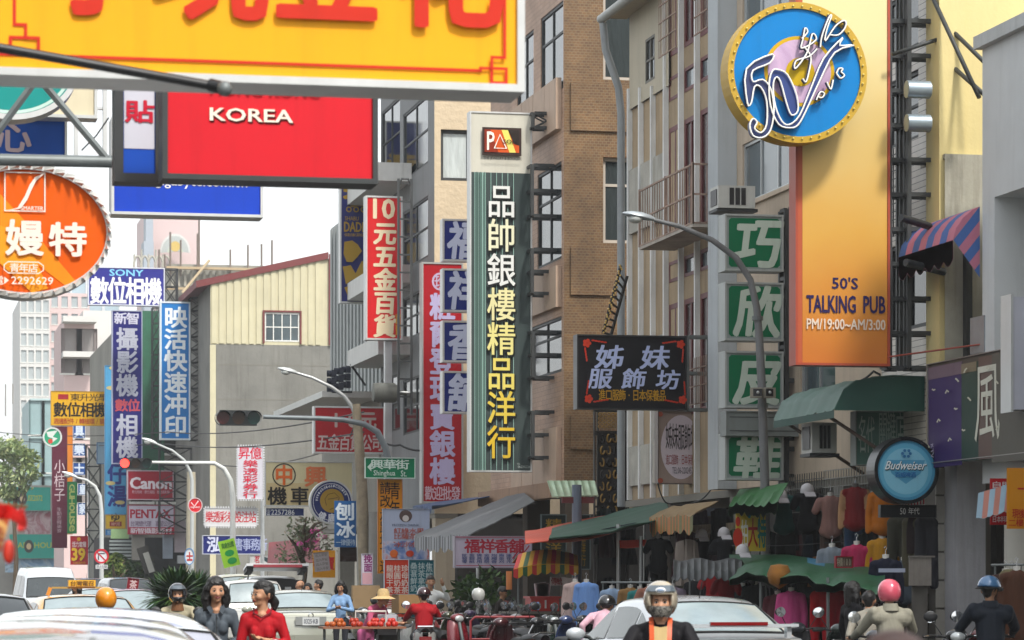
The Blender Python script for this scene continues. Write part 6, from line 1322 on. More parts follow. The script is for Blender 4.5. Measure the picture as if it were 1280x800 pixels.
        if kind == 'half': m = MB(); m.lathe(cen+R3@V(0, 0, -.0), [(.128*k, .012), (.152*k, 0), (.15*k, -.012)], BLACKP, 28); m.obox(hp(0, -.165, .035), (.16*k, .09*k, .008), (R(12), 0, 0), BLACKP); m.path([hp(-.1, 0, .02), hp(-.06, -.05, -.09), hp(.06, -.05, -.09), hp(.1, 0, .02)], .006, BLACKP); m.build('visor_peak', o, local=True)
        elif kind == 'open' or kind == 'full':
            m = MB(); vv = [[cen+R3@(Vector((.97*math.cos(e)*math.sin(a), -math.cos(e)*math.cos(a)*1.1, math.sin(e)))*R_*1.05*k) for a in np.linspace(-1.05, 1.05, 13)] for e in ((.42, .62, .8) if True else (0,))]; m.sheet(vv, M('#59636b', .06, .3, .05, coat=1.), .004); m.build('visor', o, local=True)
    if hatc:
        m = MB(); m.lathe(hp(0, .0, .05), [(.001, .12*k), (.07*k, .115*k), (.095*k, .06*k), (.1*k, .0), (.19*k, -.04*k), (.2*k, -.045*k), (.1*k, -.01*k)], M(hatc, .8, 0, .15, 30, bump=.4, bsc=90), 28); P('straw_hat', m)
    if extras: extras(t, k, hp, V)
    return t
# ================================================================ the people in the picture
def sp(u, D): x, y = atD(u, D); return (x, y, 0.)
def ride(label, u, D, rz, color, slabel, **k):
    p = sp(u, D); person(label, p, R(rz), pose='sit', **k)
    q = Vector(p)+Matrix.Rotation(R(rz), 3, 'Z')@Vector((0, -.28, 0)); r_ = copytree(sc0, q, R(rz+180), slabel, mats={p_red: M(color, .25, .1, .05, coat=1.)})
    if 'patterned mask' in slabel:                    # this scooter's mirrors are folded down out of sight
        for ch in [c for c in r_.children if c.name.startswith('mirror')]: bpy.data.objects.remove(ch)
    return p
def collar(c, z=1.385, w=.07):
    def f(t, k, hp, V):
        m = MB(); cm = Mfolds(c, .2, 9)
        for sx in (-1, 1): m.sheet([[V(sx*.0, .065, z+.02), V(sx*w, .04, z+.015), V(sx*w*.95, -.03, z), V(sx*.025, -.082, z-.06)], [V(sx*.0, .08, z-.01), V(sx*w*1.15, .045, z-.015), V(sx*w*1.2, -.05, z-.035), V(sx*.055, -.118, z-.09)]], cm, .006)
        m.build('collar', t, local=True)
    return f
def f_grey(t, k, hp, V):
    collar('#3a4148', 1.39)(t, k, hp, V); m = MB(); m.path([V(0, -.125, 1.3), V(0, -.135, 1.15), V(0, -.128, 1.0), V(0, -.12, .85)], .007, M('#2c3238', .6)); m.build('placket', t, local=True)
    b = MB(); [b.ball(V(.006, -.143 if i < 2 else -.138, 1.27-.09*i), .006, M('#20242a', .3), 8) for i in range(5)]; b.build('buttons', t, local=True)
person('woman with shoulder-length dark hair in a grey buttoned shirt, walking towards the camera', sp(270, 28), R(-4), H=1.64, pose='walk', shirt='#4b535b', pants='#23262c', hair='bob', head=(R(8), R(2), 0), female=True, voxel=.0075, neckline=1, arms=[((-.205, .03, 1.06), (-.19, -.1, .88)), ((.21, .02, 1.06), (.07, -.19, 1.0))], sleeve=.6, extras=f_grey)
x, y, z = sp(274, 27.7); b = MB(); b.ball((x+.04, y, 1.0), .07, Mfolds('#5a8aa8', .6, 30), 14, (1.2, .7, .8)); b.ball((x-.02, y, .95), .05, Mfolds('#5a8aa8', .6, 30), 12, (1.2, .7, .9)); tag(b.build('cloth_bundle'), 'crumpled light blue cloth in the hands of the grey-shirted woman', 'cloth')
def f_red(t, k, hp, V): m = MB(); m.path([V(-.08, .03, 1.395), V(-.075, -.04, 1.35), V(0, -.1, 1.31), V(.075, -.04, 1.35), V(.08, .03, 1.395)], .008, M('#6a0f18', .7)); m.build('neck_hem', t, local=True); m = MB(); m.path([V(.12+.035*math.cos(a), -.15+.03*math.sin(a), 1.115) for a in np.linspace(0, 6.0, 14)], .004, CHROME, 5); m.build('bracelet', t, local=True)
person('woman with a dark ponytail in a red sweater, head turned to the left', sp(328, 26.6), R(-12), H=1.61, pose='walk', shirt='#a5101c', pants='#23201f', hair='pony', head=(R(-52), 0, 0), female=True, voxel=.0075, neckline=1, arms=[((-.205, -.0, 1.05), (-.19, -.08, .86)), ((.225, .0, 1.07), (.03, -.19, 1.11))], sleeve=.6, stout=1.06, extras=f_red)
def f_mask(t, k, hp, V):
    m = MB(); rows = [[hp(w*math.sin(a), -.05-.062*math.cos(a)-b, z) for a in np.linspace(-1.45, 1.45, 9)] for z, w, b in ((-.015, .088, .0), (-.04, .088, .008), (-.07, .08, .004), (-.095, .062, -.005))]
    m.sheet(rows, Mprint(['#1c1c1c', '#3c3a36', '#77746c', '#1a1a1a'], 30), .004); m.build('face_mask', t, local=True)
    m = MB()
    for sx in (-1, 1): m.sheet([[V(sx*.055, -.02, 1.38), V(sx*.05, -.125, 1.31), V(sx*.045, -.175, 1.12), V(sx*.045, -.17, .95)], [V(sx*.09, -.02, 1.37), V(sx*.085, -.12, 1.31), V(sx*.08, -.165, 1.12), V(sx*.08, -.16, .95)]], M('#c9501a', .5), .005)
    m.build('orange_strap', t, local=True); m = MB(); m.sheet([[V(-.05, -.125, 1.31), V(0, -.13, 1.3), V(.05, -.125, 1.31)], [V(-.045, -.17, 1.12), V(0, -.175, 1.12), V(.045, -.17, 1.12)]], Mfolds('#b9a070', .4, 9), .003); m.build('shirt_front', t, local=True); m = MB(); m.ball(hp(0, -.128, .105), .03, M('#d6d8dc', .2), 12, (1.3, .2, .7)); m.ball(hp(0, -.133, .105), .022, M('#8a9cb4', .2), 12, (1.2, .2, .5)); m.build('helmet_badge', t, local=True)
ride('rider in a champagne helmet and patterned face mask, black vest with orange straps', 826, 22.2, -15, '#8a8d90', 'scooter under the rider with the patterned mask', shirt='#17161a', pants='#2a2a30', hair='none', helmet=('#b5aa96', 'open', 1), voxel=.009, stout=1.12, H=1.6, extras=f_mask)
def f_scarf(t, k, hp, V): m = MB(); m.lathe(V(0, -.03, 1.31), [(.1*k, -.04), (.085*k, .02), (.07*k, .07)], Mfolds('#6e4a30', .5, 14), 18); m.build('scarf', t, local=True)
ride('rider in a dark full-face helmet and beige jacket, behind the foreground car roofs', 222, 40, -6, '#b9b9b4', 'scooter under the beige-jacketed rider at left', shirt='#a09880', pants='#3a3a3a', hair='none', helmet=('#20242a', 'full'), H=1.57, extras=f_scarf)
ride('rider in a red jacket and maroon half helmet, seen from behind', 530, 50, 172, '#c3c3c0', 'scooter under the red-jacketed rider', shirt='#9c0e1a', pants='#22242a', hair='short', helmet=('#34151a', 'half'), H=1.5, stout=1.3, voxel=.011, eyes=False, arms=[((-.27, -.12, 1.08), (-.3, -.4, 1.0)), ((.3, -.16, 1.12), (.34, -.42, 1.03))])
ride('rider in a pink round helmet and beige jacket, seen from behind', 1113, 33, 176, '#3a3c42', 'scooter under the pink-helmeted rider', shirt='#8d8a7c', pants='#33353c', hair='none', helmet=('#d0566a', 'open'), H=1.62, stout=1.2, voxel=.009, eyes=False, extras=lambda t, k, hp, V: MB().lathe(V(0, -.0, 1.33), [(.1*k, -.03), (.085*k, .03), (.08*k, .05)], Mfolds('#8d8a7c', .3, 9), 18).build('collar', t, local=True))
ride('rider in a blue half helmet and dark navy jacket, seen from behind', 1238, 33.5, 170, '#6a1420', 'scooter under the navy-jacketed rider', shirt='#1b212b', pants='#23242a', hair='short', helmet=('#3a6690', 'half'), H=1.66, stout=1.28, voxel=.009, eyes=False, head=(R(-35), R(8), 0), skin=SKIN2, extras=lambda t, k, hp, V: MB().lathe(V(0, -.01, 1.33), [(.1*k, -.03), (.085*k, .03), (.08*k, .045)], Mfolds('#1b212b', .3, 9), 18).build('collar', t, local=True))
ride('rider in a glossy yellow helmet, mostly hidden behind the silver car roof', 133, 34, 182, '#8a8c30', 'scooter under the yellow-helmeted rider', shirt='#4a4c50', pants='#26262a', hair='none', helmet=('#e08a08', 'open'), H=1.53, voxel=.012, eyes=False)
for args in (('dark-haired person looking right, between the white van and the taxi sign', 96, 60, -60, '#2a2a30', 'bob', 1.62, {}), ('bald man in dark clothes looking left behind the champagne sedan', 375, 70, -80, '#26282c', 'none', 1.63, {}), ('woman with dark hair between the bald man and the white-shirted man', 385, 72, -30, '#6a2a34', 'bob', 1.55, {}),
             ('man in a white shirt turned left beside the champagne sedan', 398, 68, -110, '#bfbfbc', 'short', 1.63, {}), ('woman in a light blue shirt looking down at her hands', 426, 59, -20, '#7fa0c6', 'bob', 1.61, dict(arms=[((-.25, -.06, 1.05), (-.05, -.24, 1.1)), ((.25, -.06, 1.05), (.05, -.24, 1.1))], head=(0, R(18), 0), female=True)),
             ('man in a white sweatshirt raising one hand to his face', 538, 60, 20, '#dcdedc', 'short', 1.71, dict(arms=[((-.24, .0, 1.06), (-.2, -.1, .85)), ((.32, -.12, 1.2), (.16, -.2, 1.45))], head=(R(-20), 0, 0), skin=SKIN2)), ('stall keeper in a dark vest with a pale collar, under the striped stall awning', 628, 56, 55, '#2c2624', 'short', 1.5, dict(head=(0, R(20), 0), skin=SKIN2)),
             ('dark-haired shopper in black among the clothes rails, left of the pink helmet', 1066, 37, 100, '#131317', 'bob', 1.6, dict(eyes=False)), ('shopper in a beige jacket with a bright patterned bag, next to the pink helmet', 1084, 35.5, 150, '#a59f92', 'short', 1.5, dict(eyes=False, lean=.2)),
             ('person in grey at the far pavement behind the straw-hatted vendor', 455, 71, 10, '#4a4c50', 'short', 1.58, {}), ('person in dark clothes deep under the incense sign', 575, 62, -20, '#201c1e', 'short', 1.5, {}), ('person in a green top under the incense sign, far back', 606, 63, 40, '#2b4434', 'bob', 1.5, {})):
    lab, u, D, rz, c, hr, H_, kw = args; person(lab, sp(u, D), R(rz), H=H_, shirt=c, hair=hr, voxel=.016, **kw)
person('vendor in a pink outfit and straw hat bending over the fruit tray', sp(457, 46), R(38), H=1.58, shirt='#bf5a7c', pants='#b65a86', hair='short', lean=.62, hatc='#c4a877', arms=[((-.2, -.28, 1.02), (-.16, -.52, 1.0)), ((.22, -.3, 1.02), (.2, -.56, 1.0))], sleeve=.3, voxel=.011, female=True, shoe='#33343a')
person('shopper in a pale pink shirt and black cap bending by the white sedan', sp(748, 41), R(150), H=1.55, shirt='#c59fac', pants='#2a2a30', hair='short', lean=.75, eyes=False, helmet=('#121214', 'half'), voxel=.012)
# soft brown head passing close to the camera
person('brown-haired passer-by whose blurred head shows at the bottom edge', sp(1118, 5.6), R(180), H=1.505, shirt='#5a4640', pants='#2a2a30', hair='bob', eyes=False, hairm=M('#33190f', .5, 0, .3, 30), voxel=.012)
person('passer-by with reddish-brown hair, blurred, at the bottom edge left of the other', sp(1010, 5.3), R(170), H=1.47, shirt='#4a3030', pants='#2a2a30', hair='short', eyes=False, hairm=M('#5a2a22', .5, 0, .3, 30), voxel=.012)

# ================================================================ clothes on display
SHM, SLM, NKM = Mfolds('#777777', .5, 12), Mfolds('#767676', .5, 12), M('#c9c6c0', .5)
def torso(kind, name, label, c, sl=None, group=None):
    t = T(name, label, 'clothes', (0, 0, 0), 0, group); A = []; V = Vector
    if kind in ('tee', 'top', 'coat'):
        zb_ = -.56 if kind != 'coat' else -.85
        A = [(V((0, 0, -.12)), V((0, 0, zb_+.12)), .13, .12 if kind != 'coat' else .2, .62, SHM), (V((-.13, 0, -.09)), V((.13, 0, -.09)), .065, .065, .8, SHM), (V((0, 0, -.3)), V((0, 0, zb_+.08)), .125, .15 if kind != 'coat' else .23, .6, SHM), (V((-.08, 0, zb_+.05)), V((.08, 0, zb_+.05)), .09, .09, .7, SHM)]
        for sx in (-1, 1):
            if kind == 'tee': A.append((V((sx*.16, 0, -.09)), V((sx*.215, -.01, -.22)), .06, .062, .7, SLM))
            else: A += [(V((sx*.16, 0, -.09)), V((sx*.2, .0, -.33)), .055, .048, .7, SLM), (V((sx*.2, 0, -.33)), V((sx*.2, -.03, -.56)), .048, .042, .7, SLM)]
    elif kind == 'dress': A = [(V((0, 0, -.1)), V((0, 0, -.4)), .13, .1, .65, SHM), (V((-.12, 0, -.09)), V((.12, 0, -.09)), .05, .05, .8, SHM), (V((0, 0, -.4)), V((0, 0, -.95)), .11, .2, .6, SLM)]
    elif kind == 'pants': A = [(V((-.06, 0, -.05)), V((.06, 0, -.05)), .1, .1, .6, SHM)]+[(V((sx*.07, 0, -.1)), V((sx*.1, 0, -.85)), .085, .065, .75, SHM) for sx in (-1, 1)]
    capsules(A, .017, {'pants': 'trousers', 'dress': 'dress'}.get(kind, 'shirt'), t, 2)
    if kind != 'pants': m = MB(); m.lathe((0, 0, -.06), [(.05, -.02), (.042, .05), (.045, .1), (.001, .105)], NKM, 14); m.build('mannequin_neck', t, local=True)
    m = MB(); m.path([(0, 0, .04), (0, 0, .09), (.02, 0, .12), (0, 0, .145), (-.02, 0, .12)], .005, CHROME, 5); m.build('hanger_hook', t, local=True)
    return t
prot = {k: torso(k, n, 'x', '#777') for k, n in (('tee', 'hanging_shirt'), ('top', 'hanging_shirt'), ('coat', 'hanging_coat'), ('dress', 'hanging_dress'), ('pants', 'hanging_trousers'))}
used = set()
def cloth(kind, u, v, X, c, label, c2=None, rz=-30, sc=1., neck=None):
    y = yat(u, X); loc = Vector((X, y, zat(v, X, y))); mats = {SHM: Mfolds(c, .5, 12), SLM: Mfolds(c2 or c, .5, 12)}
    if neck: mats[NKM] = M(neck, .6)
    o = copytree(prot[kind], loc, R(rz), label, mats=mats); o.scale = (sc,)*3; return o
CL = [('tee', 980, 617, 13.3, '#123f3c', 'dark teal printed shirt with a white cap above it, leftmost on the upper rail', None), ('pants', 982, 668, 13.35, '#0d0e12', 'black trousers under the dark teal shirt', None), ('tee', 1010, 614, 13.3, '#131216', 'black short-sleeved top under a white cap on the upper rail', None), ('dress', 1012, 650, 13.35, '#0f0f13', 'long black skirt under the black top', None),
      ('tee', 1038, 619, 13.3, '#8d6860', 'dusty pink tee between the black top and the red raglan', None), ('pants', 1038, 655, 13.35, '#4a3a34', 'brown trousers under the dusty pink tee', None), ('top', 1069, 608, 13.2, '#6d1317', 'dark red raglan shirt with tan sleeves on the upper rail', '#a07a58'), ('pants', 1069, 657, 13.3, '#1d3550', 'blue jeans under the red raglan shirt', None),
      ('top', 1104, 612, 13.2, '#a35c0c', 'orange long-sleeved shirt behind the round beer sign', None), ('top', 1103, 672, 13.2, '#b07c14', 'mustard shirt on the wire grid below the 50 plate', None), ('tee', 1090, 688, 13.1, '#b8901c', 'yellow striped tee right of the pink shirt', None), ('pants', 1123, 650, 13.3, '#37362c', 'olive trousers on the grid, left pair', None), ('pants', 1142, 650, 13.3, '#4a4636', 'khaki trousers on the grid, right pair', None),
      ('top', 1040, 683, 12.9, '#7a828b', 'light grey long-sleeved shirt on a white torso', None), ('top', 1071, 680, 12.9, '#a52450', 'magenta pink shirt with two white bands', None), ('top', 1107, 697, 12.7, '#13172a', 'navy track jacket with a pale chest stripe', None), ('pants', 1158, 650, 13.4, '#24242a', 'dark trousers near the white tiled pillar', None),
      ('pants', 1026, 742, 12.3, '#a80c1a', 'bright red trousers, left of the pair under the green tarp', None), ('pants', 1046, 742, 12.3, '#8c1020', 'deep red trousers, right of the pair under the green tarp', None), ('coat', 989, 738, 12.1, '#b8437c', 'bright pink coat on a mannequin under the green tarp', None), ('coat', 972, 742, 12.3, '#5d2c34', 'floral dark red dress left of the pink coat', None),
      ('coat', 944, 730, 12.6, '#23282c', 'dark grey coat in the shade left of the floral dress', None), ('coat', 928, 732, 12.8, '#1d1e22', 'charcoal coat behind the white sedan', None), ('tee', 908, 722, 12.3, '#95181f', 'small red top hanging under the grey tarp', None), ('tee', 892, 716, 12.6, '#8c1018', 'crimson top partly hidden under the grey tarp', None), ('coat', 870, 725, 12.9, '#16171b', 'black coat deep behind the sedan roof', None),
      ('tee', 877, 673, 13.2, '#101117', 'black printed tee under a white cap, left of two on the lattice', None), ('tee', 906, 671, 13.2, '#14161b', 'plain dark tee under a white cap, right of two on the lattice', None), ('pants', 880, 700, 13.3, '#0e0e12', 'black trousers under the printed tee', None),
      ('tee', 823, 672, 12.9, '#111216', 'black tee with a pale skull print beside the striped awning', None), ('pants', 823, 694, 12.95, '#0c0c10', 'black trousers below the skull tee', None), ('coat', 733, 727, 11.0, '#6a8fc8', 'sky blue dress on a mannequin beside the stall', None), ('coat', 719, 727, 10.9, '#b29c96', 'beige pink dress on a mannequin beside the sky blue one', None), ('top', 841, 733, 11.4, '#8d8090', 'lilac speckled top on a white torso behind the sedan', None),
      ('top', 765, 735, 11.5, '#8fa6c2', 'pale blue shirt on the clothes rack behind the sedan', None), ('top', 788, 734, 11.6, '#8b6a3e', 'tan shirt on the clothes rack behind the sedan', None), ('top', 800, 736, 11.6, '#2e7a78', 'teal shirt on the clothes rack behind the sedan', None), ('tee', 812, 733, 11.7, '#9c6a58', 'salmon tee on the clothes rack behind the sedan', None),
      ('coat', 1257, 715, 12.9, '#3c2018', 'dark brown coat on the rail at the right edge', None), ('coat', 1271, 712, 12.7, '#4a2c1c', 'reddish brown coat at the very right of the rail', None), ('pants', 1265, 716, 12.8, '#6a6448', 'olive green trousers between the brown coats', None), ('tee', 1130, 700, 13.2, '#4b5560', 'slate grey tee behind the grey metal box', None)]
for k, u, v, X, c, lab, c2 in CL: cloth(k, u, v, X, c, lab, c2, sc=1.0 if v < 700 else .96, neck='#5a5450' if c2 else None)
for p in prot.values():
    for ch in list(p.children): bpy.data.objects.remove(ch)
    bpy.data.objects.remove(p)
for u, v, X, lab in ((976, 622, 13.2, 'white cap above the dark teal shirt'), (1009, 614, 13.2, 'white cap above the black top'), (877, 670, 13.1, 'white cap on the lattice, left one'), (905, 668, 13.1, 'white cap on the lattice, right one'), (928, 690, 12.4, 'white cap at the edge of the green tarp')):
    y = yat(u, X); c = Vector((X, y, zat(v, X, y))); t = T('baseball_cap', lab, 'cap', c); m = MB(); m.lathe(c, [(.1, -.03), (.1, .02), (.08, .08), (.03, .115), (.001, .12)], M('#b9b6b8', .6), 18); m.build('crown', t); m = MB(); m.obox(c+Vector((0, -.14, -.05)), (.16, .12, .012), (R(35), 0, 0), M('#b0adb0', .6)); m.build('peak', t)
x = 12.85; y = yat(1107, 12.55); m = MB(); zz = zat(713, 12.6, y); m.obox((12.6, y-.1, zz), (.34, .02, .05), (0, 0, R(-30)), M('#9aa0b4', .6)); tag(m.build('chest_stripe'), 'pale stripe across the navy track jacket', 'stripe')
rnd = random.Random(21); DC = ['#15161c', '#1d1a1e', '#26292e', '#201418', '#14202a', '#2a2218', '#101216', '#33282a', '#3a1a20', '#1c2a2a']
for k in range(64):                                   # the crowded rails behind
    u = rnd.uniform(862, 1158) if k < 48 else rnd.uniform(744, 860); X = rnd.uniform(13.42, 13.66) if k < 48 else rnd.uniform(12.7, 13.5); v = rnd.choice([640, 668, 700, 728, 742])+rnd.uniform(-8, 8); y = yat(u, X); z = zat(v, X, y); w_ = rnd.uniform(.1, .22); h_ = rnd.uniform(.45, .85); b = MB(); ph = rnd.random()*6; a_ = rnd.uniform(-.5, .8)
    c = DC[k % 10] if rnd.random() < .72 else rnd.choice(['#7a2030', '#8a8078', '#5a6a80', '#8a5a30', '#54604a', '#a08a90'])
    b.sheet([[Vector((X+math.cos(a_)*s_*w_*(1+.25*r_/4)+.02*math.sin(ph+s_*7+r_), y+math.sin(a_)*s_*w_+.03*math.sin(ph+s_*9), z-h_*r_/4-(.06*s_*s_ if r_ == 0 else 0))) for s_ in np.linspace(-1, 1, 9)] for r_ in range(5)], Mfolds(c, .6, 10), .02)
    tag(b.build('hanging_garment'), 'folded dark or faded garment hanging among others in the crowded clothes stalls', 'clothes', 'garments crowded on the stall rails')
# wire grids and rails behind the clothes
def grid_panel(u0, u1, v0, v1, X, label, st=.12, m=None, r=.006):
    y0, y1, z0, z1 = RX(u0, u1, v0, v1, X); m = m or M('#8d8d86', .5, .4); b = MB()
    for y in np.arange(y0, y1, st): b.box(X-r, X+r, y-r, y+r, z0, z1, m)
    for z in np.arange(z0, z1, st): b.box(X-r*.9, X+r*.9, y0, y1, z-r, z+r, m)
    o = b.build('wire_grid'); tag(o, label, 'display grid'); return o
grid_panel(1030, 1168, 580, 765, 13.55, 'tall wire display grid behind the shirts, from the tarp to the tiled pillar')
grid_panel(977, 1030, 592, 640, 13.6, 'wire display grid above the teal and black clothes', m=M('#4a4a46', .5)); grid_panel(864, 916, 655, 678, 13.5, 'pale wooden lattice behind the two white caps', .16, M('#8a7c68', .8), .02)
for (u0, u1, v, X, lab) in ((1020, 1060, 733, 12.3, 'rail holding the red trousers'), (752, 815, 728, 11.5, 'clothes rack rail behind the sedan'), (1240, 1280, 706, 12.8, 'dark rail with coats at the right edge'), (860, 960, 706, 12.5, 'rail under the grey tarp')):
    y0, y1 = yat(u1, X), yat(u0, X); z = zat(v, X, (y0+y1)/2); b = MB(); b.tube((X, y0, z), (X, y1, z), .015, GSTEEL, 8); [b.tube((X, yy, .12), (X, yy, z), .013, GSTEEL, 6) for yy in (y0+.1, y1-.1)]; tag(b.build('clothes_rail'), lab, 'rail')
# dark backs of the clothes shops
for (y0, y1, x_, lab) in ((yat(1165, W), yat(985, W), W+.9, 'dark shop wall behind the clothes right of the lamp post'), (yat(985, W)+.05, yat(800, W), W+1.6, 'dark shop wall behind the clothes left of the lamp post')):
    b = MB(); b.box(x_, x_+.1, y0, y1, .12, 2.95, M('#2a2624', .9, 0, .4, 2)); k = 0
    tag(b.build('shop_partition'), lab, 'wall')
for k, (u, v, c) in enumerate([(u_, v_, c_) for u_, v_, c_ in ((890, 690, '#3a2a30'), (850, 700, '#2b3140'), (935, 655, '#43304a'), (955, 700, '#1f3038'), (1000, 700, '#3c1c20'), (1060, 700, '#342c20'), (1130, 620, '#70201c'), (1148, 615, '#8c141c'))]):
    X = W+.6; y = yat(u, X); z = zat(v, X, y); b = MB(); b.sheet([[(X+.05*math.sin(i*2.1+j), y-.35+.1*i, z+.4-.4*j) for i in range(8)] for j in range(4)], Mfolds(c, .6, 8), .02)
    tag(b.build('hanging_cloth'), ['maroon grey', 'slate', 'plum', 'dark teal', 'dark red', 'brown', 'brick red', 'crimson'][k]+' cloth hung at the back of the clothes shops', 'cloth')
# electric box on a post, white tiled pillar
t = T('junction_box', 'dented grey-brown metal box on a post, right of the navy track jacket', 'box', sp(1150, 37)); y = 35.6; xa, xb, za, zb_ = RY(1137, 1163, 732, 697, y); za, zb_ = min(za, zb_), max(za, zb_)
b = MB(); b.obox(((xa+xb)/2, y, (za+zb_)/2), (xb-xa, .3, zb_-za), (0, 0, R(-18)), M('#77716a', .6, .1, .2, 4, streak=.5)); b.obox(((xa+xb)/2+.02, y-.0, zb_+.012), (xb-xa+.05, .36, .02), (0, 0, R(-18)), M('#5f5a54', .6)); b.build('box', t)
b = MB(); b.tube(((xa+xb)/2+.03, y+.1, 0), ((xa+xb)/2+.03, y+.1, za), .1, M('#57534e', .8), 12); b.build('post', t)
t = T('tiled_pillar', 'pillar faced with pale tiles, between the clothes grid and the concrete column', 'pillar', (W, 38.2, 0)); y = yat(1186, W-.02); xa, xb, _, _ = RY(1171, 1185, 600, 700, y)
b = MB(); b.box(xa, xb+.6, y+.03, y+.45, .12, 3.1, M('#5a5650', .9)); b.build('core', t)
for k in range(8): b = MB(); z = .14+k*.37; b.box(xa-.01, xb, y, y+.028, z, z+.345, M('#8f8c84', .6, 0, .12, 5, streak=.3)); b.build('tile', t)
b = MB(); [b.tube((xat(u, y-.1), y-.1, .12), (xat(u, y-.1), y-.1, 3.1), .03, M('#a8a49a', .6), 8) for u in (1188, 1193)]; b.build('conduit', t)
t = T('concrete_column', 'broad bare concrete column right of the tiled pillar', 'column', (W, 37, 0)); b = MB(); xa, xb, _, _ = RY(1196, 1232, 600, 700, 37.3); b.box(xa, xb, 37.3, 37.8, .12, 3.15, M('#96969a', .8, 0, .12, 2, streak=.35, bump=.15)); b.build('shaft', t)

# ================================================================ awnings and stalls
def awning(label, rows, m, th=.02, valance=None, mf=None, cat='awning', poles=()):
    """rows: list of point rows from the wall edge to the front edge; valance = (drop, material function, scallops)"""
    if mf is None:                                    # canvas sags and wrinkles
        rows = [[Vector(q) for q in r_] for r_ in rows]; w_ = min(len(r_) for r_ in rows); new = []; NR = 5*(len(rows)-1)
        for i in range(NR+1):
            fi = i/5; i0 = min(len(rows)-2, int(fi)); row = []
            for j in range(3*(w_-1)+1):
                fj = j/3; j0 = min(w_-2, int(fj)); g = lambda r_: r_[j0].lerp(r_[j0+1], fj-j0)
                p = g(rows[i0]).lerp(g(rows[i0+1]), fi-i0); k_ = min(1, i/3); p.z += (.05*mnoise.noise(p*1.7)+.02*mnoise.noise(p*6))*k_-.04*abs(math.sin(fj*math.pi))*k_; row.append(p)
            new.append(row)
        rows = new
    a = Vector(rows[0][0]); t = T('awning', label, cat, a); b = MB(); b.sheet(rows, m, th, mf); b.build('canopy', t)
    if valance:
        dp, vm, n = valance; fr = [Vector(p) for p in rows[-1]]; tot = len(fr)-1; b = MB(); N = n*6
        def at_(f): i = min(tot-1, int(f*tot)); return fr[i].lerp(fr[i+1], f*tot-i)
        for k in range(N):
            f0, f1 = k/N, (k+1)/N; p0, p1 = at_(f0), at_(f1); d0 = dp*(.75+.25*abs(math.sin(f0*n*math.pi))); d1 = dp*(.75+.25*abs(math.sin(f1*n*math.pi)))
            b.quad(p0, p1, p1-Vector((0, 0, d1)), p0-Vector((0, 0, d0)), vm(k/N)); b.quad(p0+Vector((0, .006, 0)), p1+Vector((0, .006, 0)), p1-Vector((0, -.006, d1)), p0-Vector((0, -.006, d0)), vm(k/N))
        b.build('valance', t)
    for p, q in poles: b = MB(); b.tube(p, q, .022, GSTEEL, 8); b.build('pole', t)
    return t
def lerp_row(p, q, n, sag=0, wob=0, seed=0):
    rnd = random.Random(seed); p, q = Vector(p), Vector(q); return [p.lerp(q, k/n)+Vector((0, 0, -sag*4*(k/n)*(1-k/n)+(rnd.random()-.5)*wob)) for k in range(n+1)]
# dark green quarter-round canopy
TEAL = M('#0f4238', .65, 0, .12, 2, streak=.15); y0, y1 = 38.7, 41.5; zt_, zb2 = zat(470, 13.7, 38.7), zat(513, 12.45, 38.7); prof = [(13.68, zt_), (12.95, zt_-.03), (12.72, zt_-.08), (12.55, zt_-.2), (12.42, zb2)]
t = awning('dark green fabric canopy with a rounded front, under the pub sign', [[Vector((x_, y, z_)) for y in np.linspace(y0, y1, 8)] for x_, z_ in prof], M('#4c6a60', .6, 0, .12, 2, streak=.1), .015)  # same dark green fabric, light on the top sheet put into its paler colour
b = MB(); b.add([(x_, y0-.01, z_) for x_, z_ in prof]+[(13.68, y0-.01, zb2-.0)], [tuple(range(6))], TEAL); b.quad((12.42, y0, zb2), (12.42, y1, zb2), (12.42, y1, zb2-.1), (12.42, y0, zb2-.1), TEAL); b.build('end_panel', t)
b = MB(); [b.tube((12.46, yy, zb2), (13.66, yy, zb2-.75), .025, M('#5a4a42', .6), 8) for yy in (39.3, 41.2)]; b.build('brace', t)
# blue and pink striped canopy
yw0, yw1 = 36.4, 38.5; BL, PK = M('#3a5f9c', .7, 0, .08, 3), M('#b06a80', .7, 0, .08, 3); zA_, zB_ = zat(258, 13.6, 36.4), zat(300, 13.25, 36.4)
prof = [(W-.1, zA_), (W-.2, zA_-.05), (W-.32, zA_-.15), (W-.41, zA_-.28), (W-.45, zB_)]
t = awning('faded blue and pink striped canopy with a scalloped edge, left of the white column', [[Vector((x_, y, z_)) for y in np.linspace(yw0, yw1, 9)] for x_, z_ in prof], PK, .012, (.32, lambda f: PK, 6), lambda i, j: BL if j % 2 else PK)
b = MB(); q = [(x_, yw0-.01, z_) for x_, z_ in prof]; b.add([(x_, yw0-.004, z_) for x_, z_ in prof], [tuple(range(len(prof)))], PK)
for k, (f0, f1) in enumerate(((0, .2), (.2, .4), (.4, .6), (.6, .8), (.8, 1))):
    A0, A1 = Vector(q[-1]), Vector(q[0]); B0 = Vector((W-.1, yw0-.01, zA_-.9)); b.add([A1.lerp(B0, f0)+Vector((0, 0, 0)), A1.lerp(B0, f1), A0.lerp(B0, f1), A0.lerp(B0, f0)], [(0, 1, 2, 3)], BL if k % 2 == 0 else PK)
b.build('end_panel', t); [MB().tube(P3(u0, v0, 37.4), P3(u1, v1, 37.7), .05, M('#23262a', .5), 10).build('roller', t) for u0, v0, u1, v1 in ((1126, 272, 1162, 283), (1132, 328, 1180, 340))]
